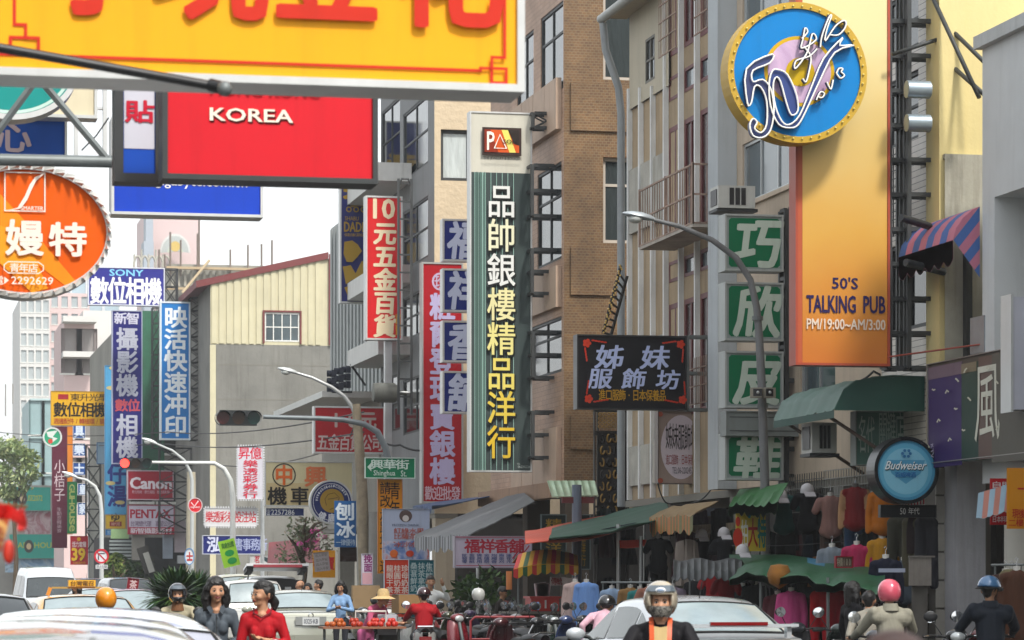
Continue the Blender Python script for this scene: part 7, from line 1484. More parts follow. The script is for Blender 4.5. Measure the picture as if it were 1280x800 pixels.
# small green awning with the yellow banner
GA = M('#24602c', .6, 0, .12, 2); awning('bright green plastic awning above the yellow banner', [lerp_row(P3(985, 604, yat(975, 12.9)), P3(925, 612, yat(912, 12.9)), 6, 0, .03), lerp_row(P3(972, 628, yat(972, 12.4)), P3(911, 632, yat(911, 12.4)), 6, .0, .05, 2)], GA, .01, (.16, lambda f: GA, 9))
s = Sign('cloth_banner', 'yellow banner with red and teal writing under the bright green awning', 920, 641, 957, 689, 43.4, '#c9b03a', M('#c9b03a', .7), 0, .02, cat='banner'); s.t('大', 935, 648, 947, 684, '#a8281c', .02); s.t('特', 947, 646, 957, 684, '#1f7a72', .03); s.t('拍', 926, 650, 935, 684, '#e0e0d0', .02); s.disc(922, 672, 6, '#b8321c', 12); s.disc(922, 652, 3, '#b8321c', 6); s.disc(936, 645, 2, '#2a8a8a', 3); s.done()
TN = M('#8a7350', .75, 0, .12, 3); OS, GS_ = M('#b06a2c', .7), M('#6a6a3a', .7)
awning('tan awning with an orange and olive striped valance, above the black tee', [lerp_row(P3(898, 626, 47.5), P3(842, 632, 51), 6), lerp_row(P3(866, 643, 46.5), P3(812, 645, 50), 6, 0, .02)], TN, .012, (.30, lambda f: OS if int(f*26) % 2 else GS_, 5))
# big coral and green canopy
CO = M('#c4503a', .6, 0, .1, 2); DG = M('#1f4a3a', .6, 0, .15, 2, streak=.1)
awning('long coral canvas canopy reaching over the pavement, under the dark green one', [lerp_row(P3(800, 656, 50.5), P3(790, 640, 54), 5), lerp_row(P3(735, 672, 50.2), P3(728, 649, 54), 5, .03), lerp_row(P3(657, 678, 49.8), P3(656, 664, 54), 5, .02)], CO, .015, (.1, lambda f: CO, 3))
awning('dark green canvas canopy sloping to the left, laid over the coral one', [lerp_row(P3(840, 644, 49.6), P3(832, 626, 53), 5), lerp_row(P3(765, 664, 49.2), P3(757, 643, 53), 5, .05), lerp_row(P3(686, 671, 49), P3(690, 660, 53), 5, .03)], DG, .015, (.07, lambda f: DG, 4))
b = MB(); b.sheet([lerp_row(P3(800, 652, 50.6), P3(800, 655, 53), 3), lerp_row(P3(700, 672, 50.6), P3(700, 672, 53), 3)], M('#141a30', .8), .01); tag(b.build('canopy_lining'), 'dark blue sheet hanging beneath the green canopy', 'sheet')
b = MB(); b.sheet([lerp_row(P3(774, 676, 50.4), P3(808, 675, 50.4), 4), lerp_row(P3(775, 685, 50.3), P3(808, 682, 50.3), 4, .02)], M('#d8402a', .6), .01); tag(b.build('canvas'), 'bright coral strip of canvas between the two thin poles', 'canvas')
# grey awning and blue awning
GY = M('#585a5c', .65, 0, .15, 2, streak=.2); VA, VB = M('#8a8c90', .6), M('#3f4246', .6)
awning('grey sloping awning with a striped valance, left of the incense sign', [lerp_row(P3(668, 626, 59), P3(650, 612, 65), 6), lerp_row(P3(618, 652, 58.5), P3(582, 642, 65), 6), lerp_row(P3(588, 668, 58), P3(518, 670, 65), 6)], GY, .02, (.32, lambda f: VA if int(f*40) % 2 else VB, 8))
BA = M('#1f3f66', .6, 0, .1, 2); awning('faded blue awning above the grey one', [lerp_row(P3(612, 620, 66.5), P3(590, 622, 72), 4), lerp_row(P3(540, 634, 66), P3(516, 632, 72), 4)], BA, .02, (.12, lambda f: BA, 3))
awning('red tin canopy behind the pink flowers', [lerp_row(P3(400, 672, 96), P3(336, 678, 104), 4), lerp_row(P3(398, 700, 92), P3(334, 706, 100), 4)], M('#7c1a1e', .6, 0, .15, 1), .03)
# stall with red, yellow and green striped awning
st_ = [M(c, .6) for c in ('#b8201e', '#d0a01c', '#17562c', '#d0a01c')]; fs_ = lambda i, j: st_[j % 4]
t = awning('red, yellow and green striped stall awning with a scalloped edge', [lerp_row(P3(640, 704, 53), P3(722, 700, 53), 14), [p+Vector((0, 0, .06)) for p in lerp_row(P3(648, 698, 51.8), P3(722, 699, 51.8), 14, -.09)], lerp_row(P3(642, 712, 50.8), P3(723, 708, 50.8), 14, -.06)], st_[1], .01, (.17, lambda f: st_[int(f*14) % 4], 7), fs_)
b = MB(); [b.tube((P3(u, 710, yy).x, yy, .12), P3(u, 708, yy), .02, GSTEEL, 8) for u in (648, 718) for yy in (51, 53)]; b.build('pole', t)
t = T('stall_box', 'bright red plastic box on the stall counter', 'box', P3(682, 765, 51.4)); xa, xb, za, zb_ = RY(664, 699, 764, 748, 51.4); za, zb_ = min(za, zb_), max(za, zb_); b = MB(); b.box(xa, xb, 51.4, 51.9, za, zb_, M('#b81c12', .45, 0, .1, 5)); b.build('box', t); b = MB(); b.box(xa-.03, xb+.03, 51.37, 51.93, zb_, zb_+.035, M('#b81c12', .4)); b.build('rim', t); b = MB(); b.box((xa+xb)/2-.01, (xa+xb)/2+.02, 51.385, 51.398, za+.05, zb_-.03, M('#d0d0cc', .5)); b.build('latch', t)
b = MB(); b.box(P3(650, 700, 51).x, P3(716, 700, 51).x, 51.2, 52.6, .12, za-.01, M('#3a332c', .8, 0, .3, 3)); b.box(P3(648, 700, 51).x, P3(718, 700, 51).x, 51.1, 52.7, za-.045, za-.012, M('#6e675c', .5)); tag(b.build('stall_counter'), 'dark stall counter under the red box', 'counter')
b = MB(); [b.obox(P3(678+k*2, 737+k*.6, 51.6), (.2, .1, .22), (0, R(8*k), 0), M('#b9a8ac', .6)) for k in (-1, 0, 1)]; tag(b.build('paper_bags'), 'bunch of pale paper bags above the red box', 'bags')
b = MB(); b.sheet([lerp_row(P3(702, 722, 50.9), P3(722, 722, 50.9), 6, 0, .03), lerp_row(P3(704, 737, 50.9), P3(722, 735, 50.9), 6, 0, .06, 3)], M('#b9aca8', .7), .01); tag(b.build('limp_cloth'), 'limp white cloth hanging at the right end of the stall awning', 'cloth')
s = Sign('price_card', 'small white card with red characters under the stall awning', 688, 721, 704, 732, 51.2, '#b8a8a4', M('#8a7c7a', .6), .4, .02, cat='card'); s.t('傳統', 689, 722, 703, 731, '#8c2424', .02); s.done()
b = MB(); b.box(P3(633, 712, 50.9).x, P3(640, 712, 50.9).x, 50.9, 50.93, zat(737, 10.3, 51), zat(714, 10.3, 51), M('#a8642e', .6)); tag(b.build('hanging_card'), 'narrow orange card at the left end of the stall awning', 'card')
# green tarp over the clothes stall
TG = M('#0f5230', .5, 0, .25, 3, bump=.4, bsc=8); TK = M('#3c4042', .6, 0, .25, 3, bump=.4, bsc=8); rows = []
for f, X_, off in ((0, 13.0, 0), (.35, 12.6, 8), (.7, 12.2, 17), (1, 11.9, 27)):
    row = []
    for k in range(19): u = 912+k*10.8; v = 694+max(0, (u-985))*.155+off*(1+.16*math.sin(k*1.1+f*2)+.08*math.sin(k*2.7)); row.append(P3(u, v, yat(u, X_)))
    rows.append(row)
awning('crumpled green tarp stretched over the clothes stall', rows, TG, .01, (.1, lambda f: TG, 6), lambda i, j: M('#3c7a98', .5) if (j in (9, 10) and i < 1) else TG, 'tarp', [((11.95, yat(u, 11.95), .0), P3(u, 722, yat(u, 11.95))) for u in (951, 1035)])
rows = [[P3(842+k*8.5, 700+o+2.2*math.sin(k*1.3+o)+(6 if k > 5 else 3)*(k-5)**2*(.02 if o > 5 else 0), y) for k in range(13)] for o, y in ((0, 44), (5, 43), (14, 42.2), (22, 42))]
awning('sagging dark grey tarp left of the green one', rows, TK, .01, None, None, 'tarp')
b = MB(); b.lathe(P3(974, 716, 39.6), [(.001, -.22), (.14, -.14), (.17, -.02), (.12, .1), (.001, .12)], M('#8a5a1c', .8, 0, .2, 8), 14); tag(b.build('lantern'), 'ochre bag hanging under the green tarp', 'bag')
s = Sign('price_card', 'red-rimmed chalk price board between the grey and pink shirts', 1044, 695, 1066, 710, 38.6, '#5a4a40', Ms('#8c1c28'), 1.5, .03, cat='card'); s.t('特價100', 1046, 697, 1064, 708, '#b9b09a', .0); s.done()
# fruit cart
t = T('fruit_cart', 'small metal cart with orange and red fruit before the pink-dressed vendor', 'cart', sp(452, 44.5)); x, y, _ = sp(452, 44.5); b = MB(); b.box(x-.6, x+.62, y-.25, y+.3, .90, .93, M('#8a5a40', .6)); 
for dx in (-.55, .55): b.tube((x+dx, y, 0), (x+dx, y, .9), .02, GSTEEL, 8)
b.path([(x-.05, y+.25, .93), (x-.05, y+.25, 1.15), (x+.4, y+.25, 1.15), (x+.4, y+.25, .93)], .016, M('#c3bfb8', .4), 8); b.build('frame', t)
rnd = random.Random(3)
for nm, dx, c in (('orange', -.38, '#a85014'), ('orange', -.1, '#a02c12'), ('tomato', .18, '#b3281a'), ('tomato', .42, '#b3281a')):
    for k in range(9): b = MB(); b.ball((x+dx+rnd.uniform(-.11, .11), y+rnd.uniform(-.18, .2), .965+.05*(k > 5)), .042, M(c, .4, 0, .1, 9), 10); b.build(nm, t)
t = T('cardboard_box', 'white carton with a printed face, between the fruit cart and the red rider', 'box', sp(484, 45)); x, y, _ = sp(484, 45); b = MB(); b.obox((x, y, .95), (.28, .25, .3), (0, 0, R(-10)), M('#a9adb6', .7)); b.build('carton', t); b = MB(); [b.disc((x-.04+k*.07, y-.15, 1.0), .012, BLACKP, 8) for k in (0, 1)]; b.disc((x, y-.152, .93), .035, M('#5a6a8a', .6), 12); b.build('print', t); b = MB(); b.box(x-.15, x+.15, y-.12, y+.12, 0, .8, M('#3c3a38', .8)); b.build('stand', t)
t = T('cardboard_box', 'brown cardboard box on the rack of a scooter behind the red rider', 'box', sp(508, 53)); x, y, _ = sp(508, 53); b = MB(); b.obox((x, y, 1.2), (.42, .35, .32), (0, 0, R(12)), M('#8a6a44', .85, 0, .1, 4)); b.build('carton', t); b = MB(); b.obox((x, y-.01, 1.365), (.46, .12, .012), (0, 0, R(12)), M('#5f6468', .6)); b.build('tape', t)
t = T('cardboard_box', 'large flat cardboard sheet leaning behind the straw-hatted vendor', 'box', sp(457, 66)); x, y, _ = sp(457, 66); b = MB(); b.obox((x, y, 1.25), (.62, .12, .5), (0, 0, R(6)), M('#8a7354', .9, 0, .12, 3)); b.build('carton', t); b = MB(); b.box(x-.3, x+.3, y-.1, y+.2, 0, 1.0, M('#3c342c', .8)); b.build('stand', t)
x, y, _ = sp(598, 49); m_ = MB(); c = Vector((x, y, 1.38)); hb = M('#b9bab6', .25, 0, .05, coat=1.); m_.lathe(c, [(.08, -.09), (.1, -.05), (.11, 0), (.1, .055), (.065, .095), (.001, .11)], hb, 24); tag(m_.build('helmet'), 'white helmet hung on a parked scooter in front of the incense sign', 'helmet')
t = T('hand_cart', 'red tubular hand cart frame among the parked scooters', 'cart', sp(620, 47)); x, y, _ = sp(620, 47); b = MB(); RR = M('#7c1820', .45)
b.path([(x-.4, y, .0), (x-.4, y, .98), (x-.33, y, 1.04), (x+.6, y, 1.04), (x+.66, y, .98), (x+.66, y, 0)], .02, RR, 8); b.tube((x-.4, y, .7), (x+.66, y, .7), .014, RR); b.build('frame', t); b = MB(); b.box(x-.4, x+.66, y-.3, y+.3, .3, .34, RR); b.build('deck', t)
# small metal roof with dark red fascia
t = T('metal_roof', 'small pale green ribbed metal roof with a dark red fascia on a grey post', 'roof', P3(715, 610, 53.6)); PG = M('#a8bda0', .5, .1, .12, 3)
A, Bq = P3(684, 602, 55.2), P3(744, 602, 55.2)
for k in range(7):
    f0, f1 = k/7, (k+1)/7-.02; b = MB(); a0, a1 = A.lerp(Bq, f0), A.lerp(Bq, f1); c0, c1 = P3(690, 622, 53.6).lerp(P3(748, 620, 53.6), f0), P3(690, 622, 53.6).lerp(P3(748, 620, 53.6), f1); b.sheet([[a0, a1], [c0, c1]], PG, .02); b.tube(a1, c1, .02, PG, 5); b.build('roof_panel', t)
b = MB(); b.box(P3(702, 620, 53.5).x, P3(742, 620, 53.5).x, 53.45, 53.52, zat(629, 12.5, 53.5), zat(621.5, 12.5, 53.5), M('#5a1a1c', .6)); b.build('fascia', t)
# ornate iron gate frame at the brick corner
t = T('iron_gate', 'ornate dark iron gate with gilt scrolls at the corner of the finned building', 'gate', P3(764, 700, 57)); IR = M('#1f1c1a', .5, .4, .2); GI = M('#8a6c34', .4, .5, .3); yg = 57.
b = MB(); 
for u in (743, 747, 782, 785): b.box(xat(u, yg), xat(u+1.6, yg), yg, yg+.1, .1, zat(512, 13, yg), IR)
for v in (512, 538, 541, 632): b.box(xat(743, yg), xat(786, yg), yg-.01, yg+.09, zat(v+2.5, 13, yg), zat(v, 13, yg), IR)
b.build('frame', t); MB().box(xat(747, yg), xat(783, yg), yg+.03, yg+.06, .1, zat(540, 13, yg), M('#17120d', .8)).build('backing', t); b = MB()
for j, v in enumerate(range(516, 536, 5)):
    for i in range(6): b.path([P3(750+i*5.5+2.2*math.cos(a), v+2+2*math.sin(a), yg-.03) for a in np.linspace(0, 6, 9)], .012, GI, 4)
for j in range(10):
    for i in range(3): sx = 1 if (i+j) % 2 else -1; b.path([P3(753+i*8+sx*3*math.cos(a)*(1-.1*a), 548+j*15+5*math.sin(a), yg-.03) for a in np.linspace(0, 5, 9)], .018, GI if (i+j) % 3 else IR, 4)
b.build('scrollwork', t)['kind'] = 'stuff'
t = T('ladder', 'slanting ladder wound with gilt lights above the black sign', 'ladder', P3(760, 415, 53)); b = MB(); yy = 53.4
b.tube(P3(754, 416, yy), P3(776, 332, yy), .03, IR, 8); b.tube(P3(764, 418, yy+.2), P3(784, 345, yy+.2), .03, IR, 8)
for k in range(9): f = k/9; b.tube(P3(754, 416, yy).lerp(P3(776, 332, yy), f), P3(764, 418, yy+.2).lerp(P3(784, 345, yy+.2), f), .02, IR, 6)
b.build('frame', t); b = MB(); [b.ball(P3(754, 416, yy).lerp(P3(776, 332, yy), k/34)+Vector((.03*math.sin(k*2.), -.03, 0)), .022, M('#c9a85a', .4), 5) for k in range(35)]; b.build('light_string', t)['kind'] = 'stuff'
# ---- signs near the right edge
s = Sign('shop_sign', 'wide shop board in purple, green and brown with one large white character', 1160, 441, 1300, 572, W-.35, '#4a453e', M('#8f8a86', .4, .3), 1, .25, kind='x')
s.r(1161, 446, 1203, 578, '#35215a'); s.r(1161, 446, 1203, 462, '#6c5a68'); s.r(1203, 450, 1225, 574, '#1f3a30'); s.r(1203, 450, 1222, 462, '#7a705a'); s.r(1225, 446, 1242, 574, '#5f4c45'); s.r(1242, 445, 1290, 580, '#55524a')
s.t('風', 1221, 452, 1252, 552, '#c6c6b8', .0)
for i, (u, v) in enumerate(((1170, 478), (1187, 481), (1200, 470), (1211, 459), (1216, 497), (1178, 517), (1200, 508), (1241, 460), (1252, 482), (1262, 463), (1240, 498), (1263, 516), (1212, 537), (1195, 544), (1168, 550), (1256, 538))): s.l([(u-2, v+3*(1 if i % 2 else -1)), (u, v-1), (u+2, v+2*(1 if i % 3 else -1))], 1.8, '#bdbba8')
s.t('KTV', 1171, 552, 1177, 562, '#b0a8c0', 0, rot=-1.5); s.done()
t = T('light_box', 'tall narrow white light box cut by the right edge', 'sign', P3(1273, 515, 34)); b = MB(); xa, xb, za, zb_ = RY(1266, 1300, 512, 371, 34); za, zb_ = min(za, zb_), max(za, zb_); b.box(xa, xb, 34, 34.3, za, zb_, M('#a9abb6', .4)); b.build('box', t); b = MB(); b.box(xa-.03, xa, 33.98, 34.32, za-.03, zb_+.03, ALU); b.build('frame', t)
t = T('grey_cabinet', 'grey upright cabinet standing on top of the purple shop board', 'cabinet', P3(1240, 438, 36)); b = MB(); xa, xb, za, zb_ = RY(1230, 1265, 440, 394, 36.2); za, zb_ = min(za, zb_), max(za, zb_); b.box(xa, xb, 36.2, 36.7, za, zb_, M('#8b9094', .4, .2, .15)); b.build('case', t); b = MB(); b.box(xa+.06, xb-.03, 36.19, 36.2, za+.03, zb_-.03, M('#a3a9ae', .2, .2)); b.build('door', t)
b = MB(); b.tube(P3(1112, 446, 38), P3(1229, 430, 36.3), .012, M('#8a3a2e', .5), 8); tag(b.build('red_pipe'), 'thin red pipe running from the pub sign to the grey cabinet', 'pipe')
s = Sign('beer_sign', 'round blue beer sign with white script on a dark bracket', 1092, 546, 1173, 630, 37.4, '#3f86a8', M('#101418', .3, .2), 4.5, .3, round_=True)
s.disc(1132, 588, 33, '#5aa0bd', 34); s.disc(1132, 589, 28, '#78b2c8', 29); s.p([(1108, 575), (1156, 575), (1150, 592), (1132, 605), (1114, 592)], '#4b8fb0'); s.t('Budweiser', 1106, 577, 1156, 588, '#27404a', .03, shear=.35); s.t('Budweiser', 1105.4, 576.4, 1155.4, 587, '#d9e2e4', .012, shear=.35); s.t('百威啤酒', 1118, 590, 1144, 597, '#1f5f98', .02)
for a in range(6): s.disc(1132+5*math.cos(a*1.05), 567+4*math.sin(a*1.05), 2, '#2a6a9a', n=8)
s.done()
s = Sign('name_plate', 'black plate with small white characters reading 50 and two words, under the round beer sign', 1100, 631, 1170, 647, 37.6, '#15171a', M('#15171a', .5), .5, .06); s.t('50', 1125, 635, 1132, 643, '#c9c9c6', .0); s.t('年代', 1135, 634.5, 1149, 643, '#c9c9c6', .0); s.done()
s = Sign('shop_sign', 'faded grey-green board with tall thin characters under the dark green canopy', 1069, 514, 1134, 582, 39.6, '#4a6a60', M('#6a726e', .5), 1.5, .2); s.t('名代', 1073, 520, 1093, 566, '#a8b4aa', .0); s.t('關鍵店', 1098, 514, 1130, 560, '#9fb0a6', .0); s.done()
ac_unit(1015, 1046, 528, 566, 40.6, 'air conditioner with a round fan under the dark green canopy')
b = MB(); b.sheet([lerp_row(P3(1223, 617, 34.6), P3(1266, 604, 34.6), 12), lerp_row(P3(1220, 650, 34.2), P3(1262, 640, 34.2), 12, 0, .05)], M('#9ab4be', .7), .008, lambda i, j: M('#7f98a8', .7) if j % 4 < 2 else M('#a06a5c', .7)); tag(b.build('awning_flap'), 'small blue and pink striped flap by the right edge', 'awning')
s = Sign('cloth_banner', 'orange banner with red characters cut by the right edge', 1259, 585, 1300, 661, 34., '#b97a14', M('#b97a14', .7), 0, .02, cat='banner'); s.t('一', 1272, 604, 1282, 618, '#9c1a14', .03); s.t('現後', 1265, 636, 1281, 648, '#9c1a14', .01); s.t('二樓', 1260, 649, 1279, 658, '#9c1a14', .01); s.done()
s = Sign('cloth_banner', 'red and white banner behind the orange one', 1238, 598, 1266, 656, 34.9, '#a8141e', M('#a8141e', .7), 0, .02, cat='banner'); s.t('自助', 1239, 602, 1265, 610, '#cfc4c4', .01); s.t('日本料理', 1240, 645, 1262, 653, '#cfc4c4', 0); s.done()
# D ground floor gilt panels
for k, (u0, u1, lab) in enumerate(((676, 708, 'left'), (720, 738, 'right'))):
    s = Sign('shop_sign', 'dark green glass panel with gilt characters on the brick building, %s one' % lab, u0, 643, u1, 712, 58.8, '#12201f', M('#5f6a6a', .5), 1, .05); s.v('精品洋行', u0+6, 648, u1-6, 708, '#8a6a1c', .01); s.done()
# neighbours' clutter at the far pavement
s = Sign('cloth_banner', 'yellow banner with big red characters behind the white paper sheets', 391, 688, 419, 722, 78, '#c98a12', M('#c98a12', .7), 0, .02, cat='banner'); s.t('特賣', 392, 696, 418, 712, '#b01c18', .03); s.done()
s = Sign('notice_board', 'tilted stack of white arrow-shaped notice plates beside the blue ice banner', 394, 690, 413, 714, 77, '#9c9696', M('#8a8484', .7), .4, .03); [s.t('出入平安', 396, 692+k*5.5, 411, 696+k*5.5, '#5a4a4a', 0) for k in range(4)]; s.done(); s.root.rotation_euler = (0, R(-6), 0)
s = Sign('cloth_banner', 'dark brown hanging strip below the blue ice banner', 425, 684, 446, 702, 80.2, '#2a1812', M('#2a1812', .7), 0, .03, cat='banner'); s.done()
s = Sign('notice_sign', 'small red and white flag-like board between the dark red car and the palm', 158, 723, 172, 738, 75, '#7a1624', M('#7a1624', .6), .4, .03, cat='board'); s.t('茶', 161, 725, 170, 736, '#c9b0b0', .02); s.done(); s.root.rotation_euler = (0, R(8), 0)

# ================================================================ plants
def leafmat(c, v=.35): return M(c, .55, 0, v, 1.5, spec=.3)
LG, LD, LY = leafmat('#3f5a24'), leafmat('#26401c'), leafmat('#71803a')
def clumps(b, c, rad, n, m, ls=.12, seed=0, squash=.8, core=.35):
    rnd = random.Random(seed)
    for k in range(n):
        d = Vector((rnd.gauss(0, 1), rnd.gauss(0, 1), rnd.gauss(0, 1))).normalized(); r = rnd.uniform(core, 1)**.6*(1+.25*mnoise.noise(d*2.3+Vector((seed, 0, 0)))*2); p = Vector(c)+Vector((d.x*rad*r, d.y*rad*r, d.z*rad*r*squash))
        q = Vector((rnd.gauss(0, 1), rnd.gauss(0, 1), rnd.gauss(0, .8))).normalized(); w = q.cross(Vector((rnd.random(), rnd.random(), rnd.random()))).normalized(); L = ls*rnd.uniform(.6, 1.4)
        b.quad(p-q*L, p+w*L*.4, p+q*L, p-w*L*.4, m[rnd.randrange(len(m))])
def tree(name, label, u, y, v0, v1, wpx, leaves, n, ls, seed, base=0., cat='tree'):
    x = xat(u, y); z1, z0 = zat(v0, x, y), zat(v1, x, y); t = T(name, label, cat, (x, y, base)); b = MB(); k = y/FPX*CA; h = z1-base
    b.path([(x, y, base), (x+.1, y, base+h*.3), (x-.05, y, base+h*.55), (x+.1, y, base+h*.8)], [.05*h**.5, .04*h**.5, .03*h**.5, .01*h**.5], M('#5a4c3a', .9, 0, .2, 4), 8); rnd = random.Random(seed)
    for q in range(6): a = rnd.random()*6.28; b.path([(x, y, base+h*(.4+.05*q)), (x+math.cos(a)*wpx*k*.2, y+math.sin(a)*.6, base+h*(.6+.05*q)), (x+math.cos(a)*wpx*k*.38, y+math.sin(a)*1., base+h*(.7+.04*q))], [.08, .05, .02], M('#5a4c3a', .9, 0, .2, 4), 5)
    b.build('trunk', t); c = MB(); R0 = wpx*k/2
    for q in range(9): a = rnd.random()*6.28; rr = rnd.uniform(.1, .6)*R0; zz = rnd.uniform(z0+R0*.3, z1-R0*.35) if z1-z0 > R0 else (z0+z1)/2; clumps(c, (x+math.cos(a)*rr, y+math.sin(a)*rr, zz), R0*rnd.uniform(.35, .55), n//9, leaves, ls, seed+q, .8)
    c.build('crown', t); return t
tree('street_tree', 'sunlit green tree at the left edge in front of the pale blue wall', 18, 165, 543, 640, 78, [leafmat('#8aa06a'), leafmat('#b3bd84'), leafmat('#96a87c')], 2600, .15, 4)  # leaf colours lightened to carry the distance haze
tree('street_tree', 'thin yellow-green tree beyond the no left turn sign', 143, 128, 690, 740, 44, [LY, LG], 1500, .12, 8); tree('street_tree', 'low dark hedge-like tree beside the black shutters', 170, 135, 688, 730, 60, [LD, LG], 1500, .13, 9)
t = tree('flowering_bush', 'straggly bush with bright pink flowers above the red tin canopy', 378, 88, 640, 712, 84, [leafmat('#6a7a54'), leafmat('#8a9474'), M('#9a8a78', .8)], 800, .07, 5, 1.2, 'bush'); b = MB()
for (u, v) in ((396, 662), (401, 668), (394, 676), (387, 677), (383, 686), (398, 686), (405, 671), (391, 664), (374, 680)): clumps(b, P3(u, v, 86.5), .09, 12, [M('#c23a86', .6), M('#d04a9a', .6)], .05, int(u))
b.build('flowers', t)
def palm(label, u, y, vtop, n, L, seed):
    x = xat(u, y); t = T('spiky_palm', label, 'palm', (x, y, 0)); b = MB(); b.lathe((x, y, 0), [(.45, 0), (.5, .3), (.42, .34)], CONC, 18); b.build('planter', t); rnd = random.Random(seed); c = MB(); z0 = zat(vtop, x, y)-L*.75
    b = MB(); b.tube((x, y, .3), (x, y, z0), .13, M('#4a3e30', .9), 10); b.build('trunk', t)
    for k in range(n):
        a = rnd.random()*6.283; el = rnd.uniform(-.5, 1.35); d = Vector((math.cos(a)*math.cos(el), math.sin(a)*math.cos(el), math.sin(el))); s_ = d.cross(Vector((0, 0, 1))).normalized(); LL = L*rnd.uniform(.75, 1.1); o = Vector((x, y, z0)); w = .03
        p = [o+d*LL*f-Vector((0, 0, .22*LL*f*f)) for f in (0, .4, .75, 1)]
        for i, (w0, w1) in enumerate(((w*.8, w), (w, w*.7), (w*.7, .002))): c.quad(p[i]-s_*w0, p[i]+s_*w0, p[i+1]+s_*w1, p[i+1]-s_*w1, [LD, LG, leafmat('#2f5030')][k % 3])
    c.build('fronds', t); return t
palm('large dark spiky palm bush behind the dark-helmeted rider', 222, 56, 708, 420, .75, 1); palm('second spiky palm bush merging with it at the left', 205, 57, 716, 300, .62, 2); palm('third spiky palm bush merging at the right, behind the grey-shirted woman', 246, 57, 712, 300, .62, 6)
for (u, v, y, s_) in ((610, 735, 57, .5), (588, 740, 58, .4)):
    x = xat(u, y); t = T('potted_plant', 'leafy potted plant on the pavement %s' % ('under the right half of the incense sign' if u > 600 else 'under the left half of the incense sign'), 'plant', (x, y, .12)); b = MB(); b.lathe((x, y, .12), [(.14, 0), (.2, .3), (.17, .31)], M('#6a3a28', .8), 16); b.build('pot', t); b = MB(); clumps(b, (x, y, zat(v, x, y)), s_, 260, [LG, LD], .09, u); b.tube((x, y, .4), (x, y, zat(v, x, y)), .02, LD); b.build('foliage', t)

# ================================================================ far side of town
def block(name, label, u0, u1, v0, y, m, depth=14, z0=0., win=None, wm=None, frame=WHITEP, roofm=None, nx=6, nz=6, vb=None, cat='building'):
    xa, xb = xat(u0, y), xat(u1, y); z1 = zat(v0, xa, y); t = T(name, label, cat, (xa, y, 0)); b = MB(); f = Face('y', y); hs = []
    if win:
        ww, hh = win; zlow = zat(vb or 700, xa, y)
        for i in range(nx):
            for j in range(nz):
                cx_ = xa+(xb-xa)*(i+.5)/nx; cz_ = z1-(z1-zlow)*(j+.5)/nz; hs.append((cx_-ww/2, cx_+ww/2, cz_-hh/2, cz_+hh/2))
    f.wall(b, xa, xb, z0, z1, hs, m, .3); shell(b, xa, xb, y, y+depth, z0, z1, m); b.quad((xa, y, z0), (xa, y+depth, z0), (xa, y+depth, z1), (xa, y, z1), m); b.build('wall', t)
    for h in hs: o = MB(); f.box(o, h[0], h[1], h[2], h[3], .2, .25, wm or GLASSB); w_ = o.build('window', t); o = MB(); f.box(o, h[0]-.08, h[1]+.08, h[2]-.12, h[2]-.001, -.06, .1, frame); o.build('sill', w_)
    if roofm: o = MB(); f.box(o, xa-.3, xb+.3, z1+.01, z1+.4, -.3, 1, roofm); o.build('roof', t)
    return t
H1 = block('concrete_building', 'dark grey concrete building behind the bright blue print sign', 160, 262, 395, 141, M('#85847c', .9, 0, .2, .3, streak=.4), 26, 0, (1.0, 1.3), GLASS, nx=3, nz=4, vb=640)
b = MB(); b.box(xat(176, 139), xat(205, 139), 138.8, 138.85, zat(600, 10, 139), zat(388, 10, 139), M('#2f6a50', .8, 0, .3, .8, streak=.4)); tag(b.build('scaffold_net'), 'green scaffold netting between the two blue vertical signs', 'netting')
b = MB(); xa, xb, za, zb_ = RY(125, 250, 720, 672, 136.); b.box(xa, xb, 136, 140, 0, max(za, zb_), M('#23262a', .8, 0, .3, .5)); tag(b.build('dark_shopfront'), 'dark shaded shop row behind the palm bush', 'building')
t = T('louvred_front', 'pale green panel above grey slats, under the small camera signs', 'facade', P3(150, 690, 135)); b = MB(); b.box(xat(139, 135), xat(161, 135), 135, 135.3, zat(673, 8, 135), zat(661, 8, 135), M('#8fb07a', .6)); b.build('panel', t)
for k in range(6): b = MB(); v = 675+k*4.5; b.box(xat(137, 135), xat(165, 135), 135, 135.2, zat(v+2.6, 8, 135), zat(v, 8, 135), M('#8f9896', .6)); b.build('slat', t)
for u, w_, a_, b_, c, lab in ((165, 16, 668, 700, '#8a8780', 'beige'), (204, 12, 655, 698, '#8b95a2', 'bluish grey'), (218, 14, 650, 690, '#a59aa0', 'pinkish grey'), (236, 10, 655, 690, '#77658c', 'violet'), (222, 20, 694, 704, '#c0c4c8', 'low white')): b = MB(); b.box(xat(u, 134.5), xat(u+w_, 134.5), 134.5, 134.8, zat(b_, 8, 134), zat(a_, 8, 134), M(c, .8, 0, .2, 1)); tag(b.build('wall_sign'), lab+' board on the dark shop row', 'board')
b = MB(); b.obox(P3(183, 700, 133), (.5, .2, 1.2), (0, R(-18), 0), M('#2a2826', .7)); b.obox(P3(186, 703, 132.8), (.25, .1, .9), (0, R(-18), 0), M('#9a9a94', .7)); tag(b.build('tilted_sign'), 'tilted black sign with a pale figure left of the dark shop row', 'sign')
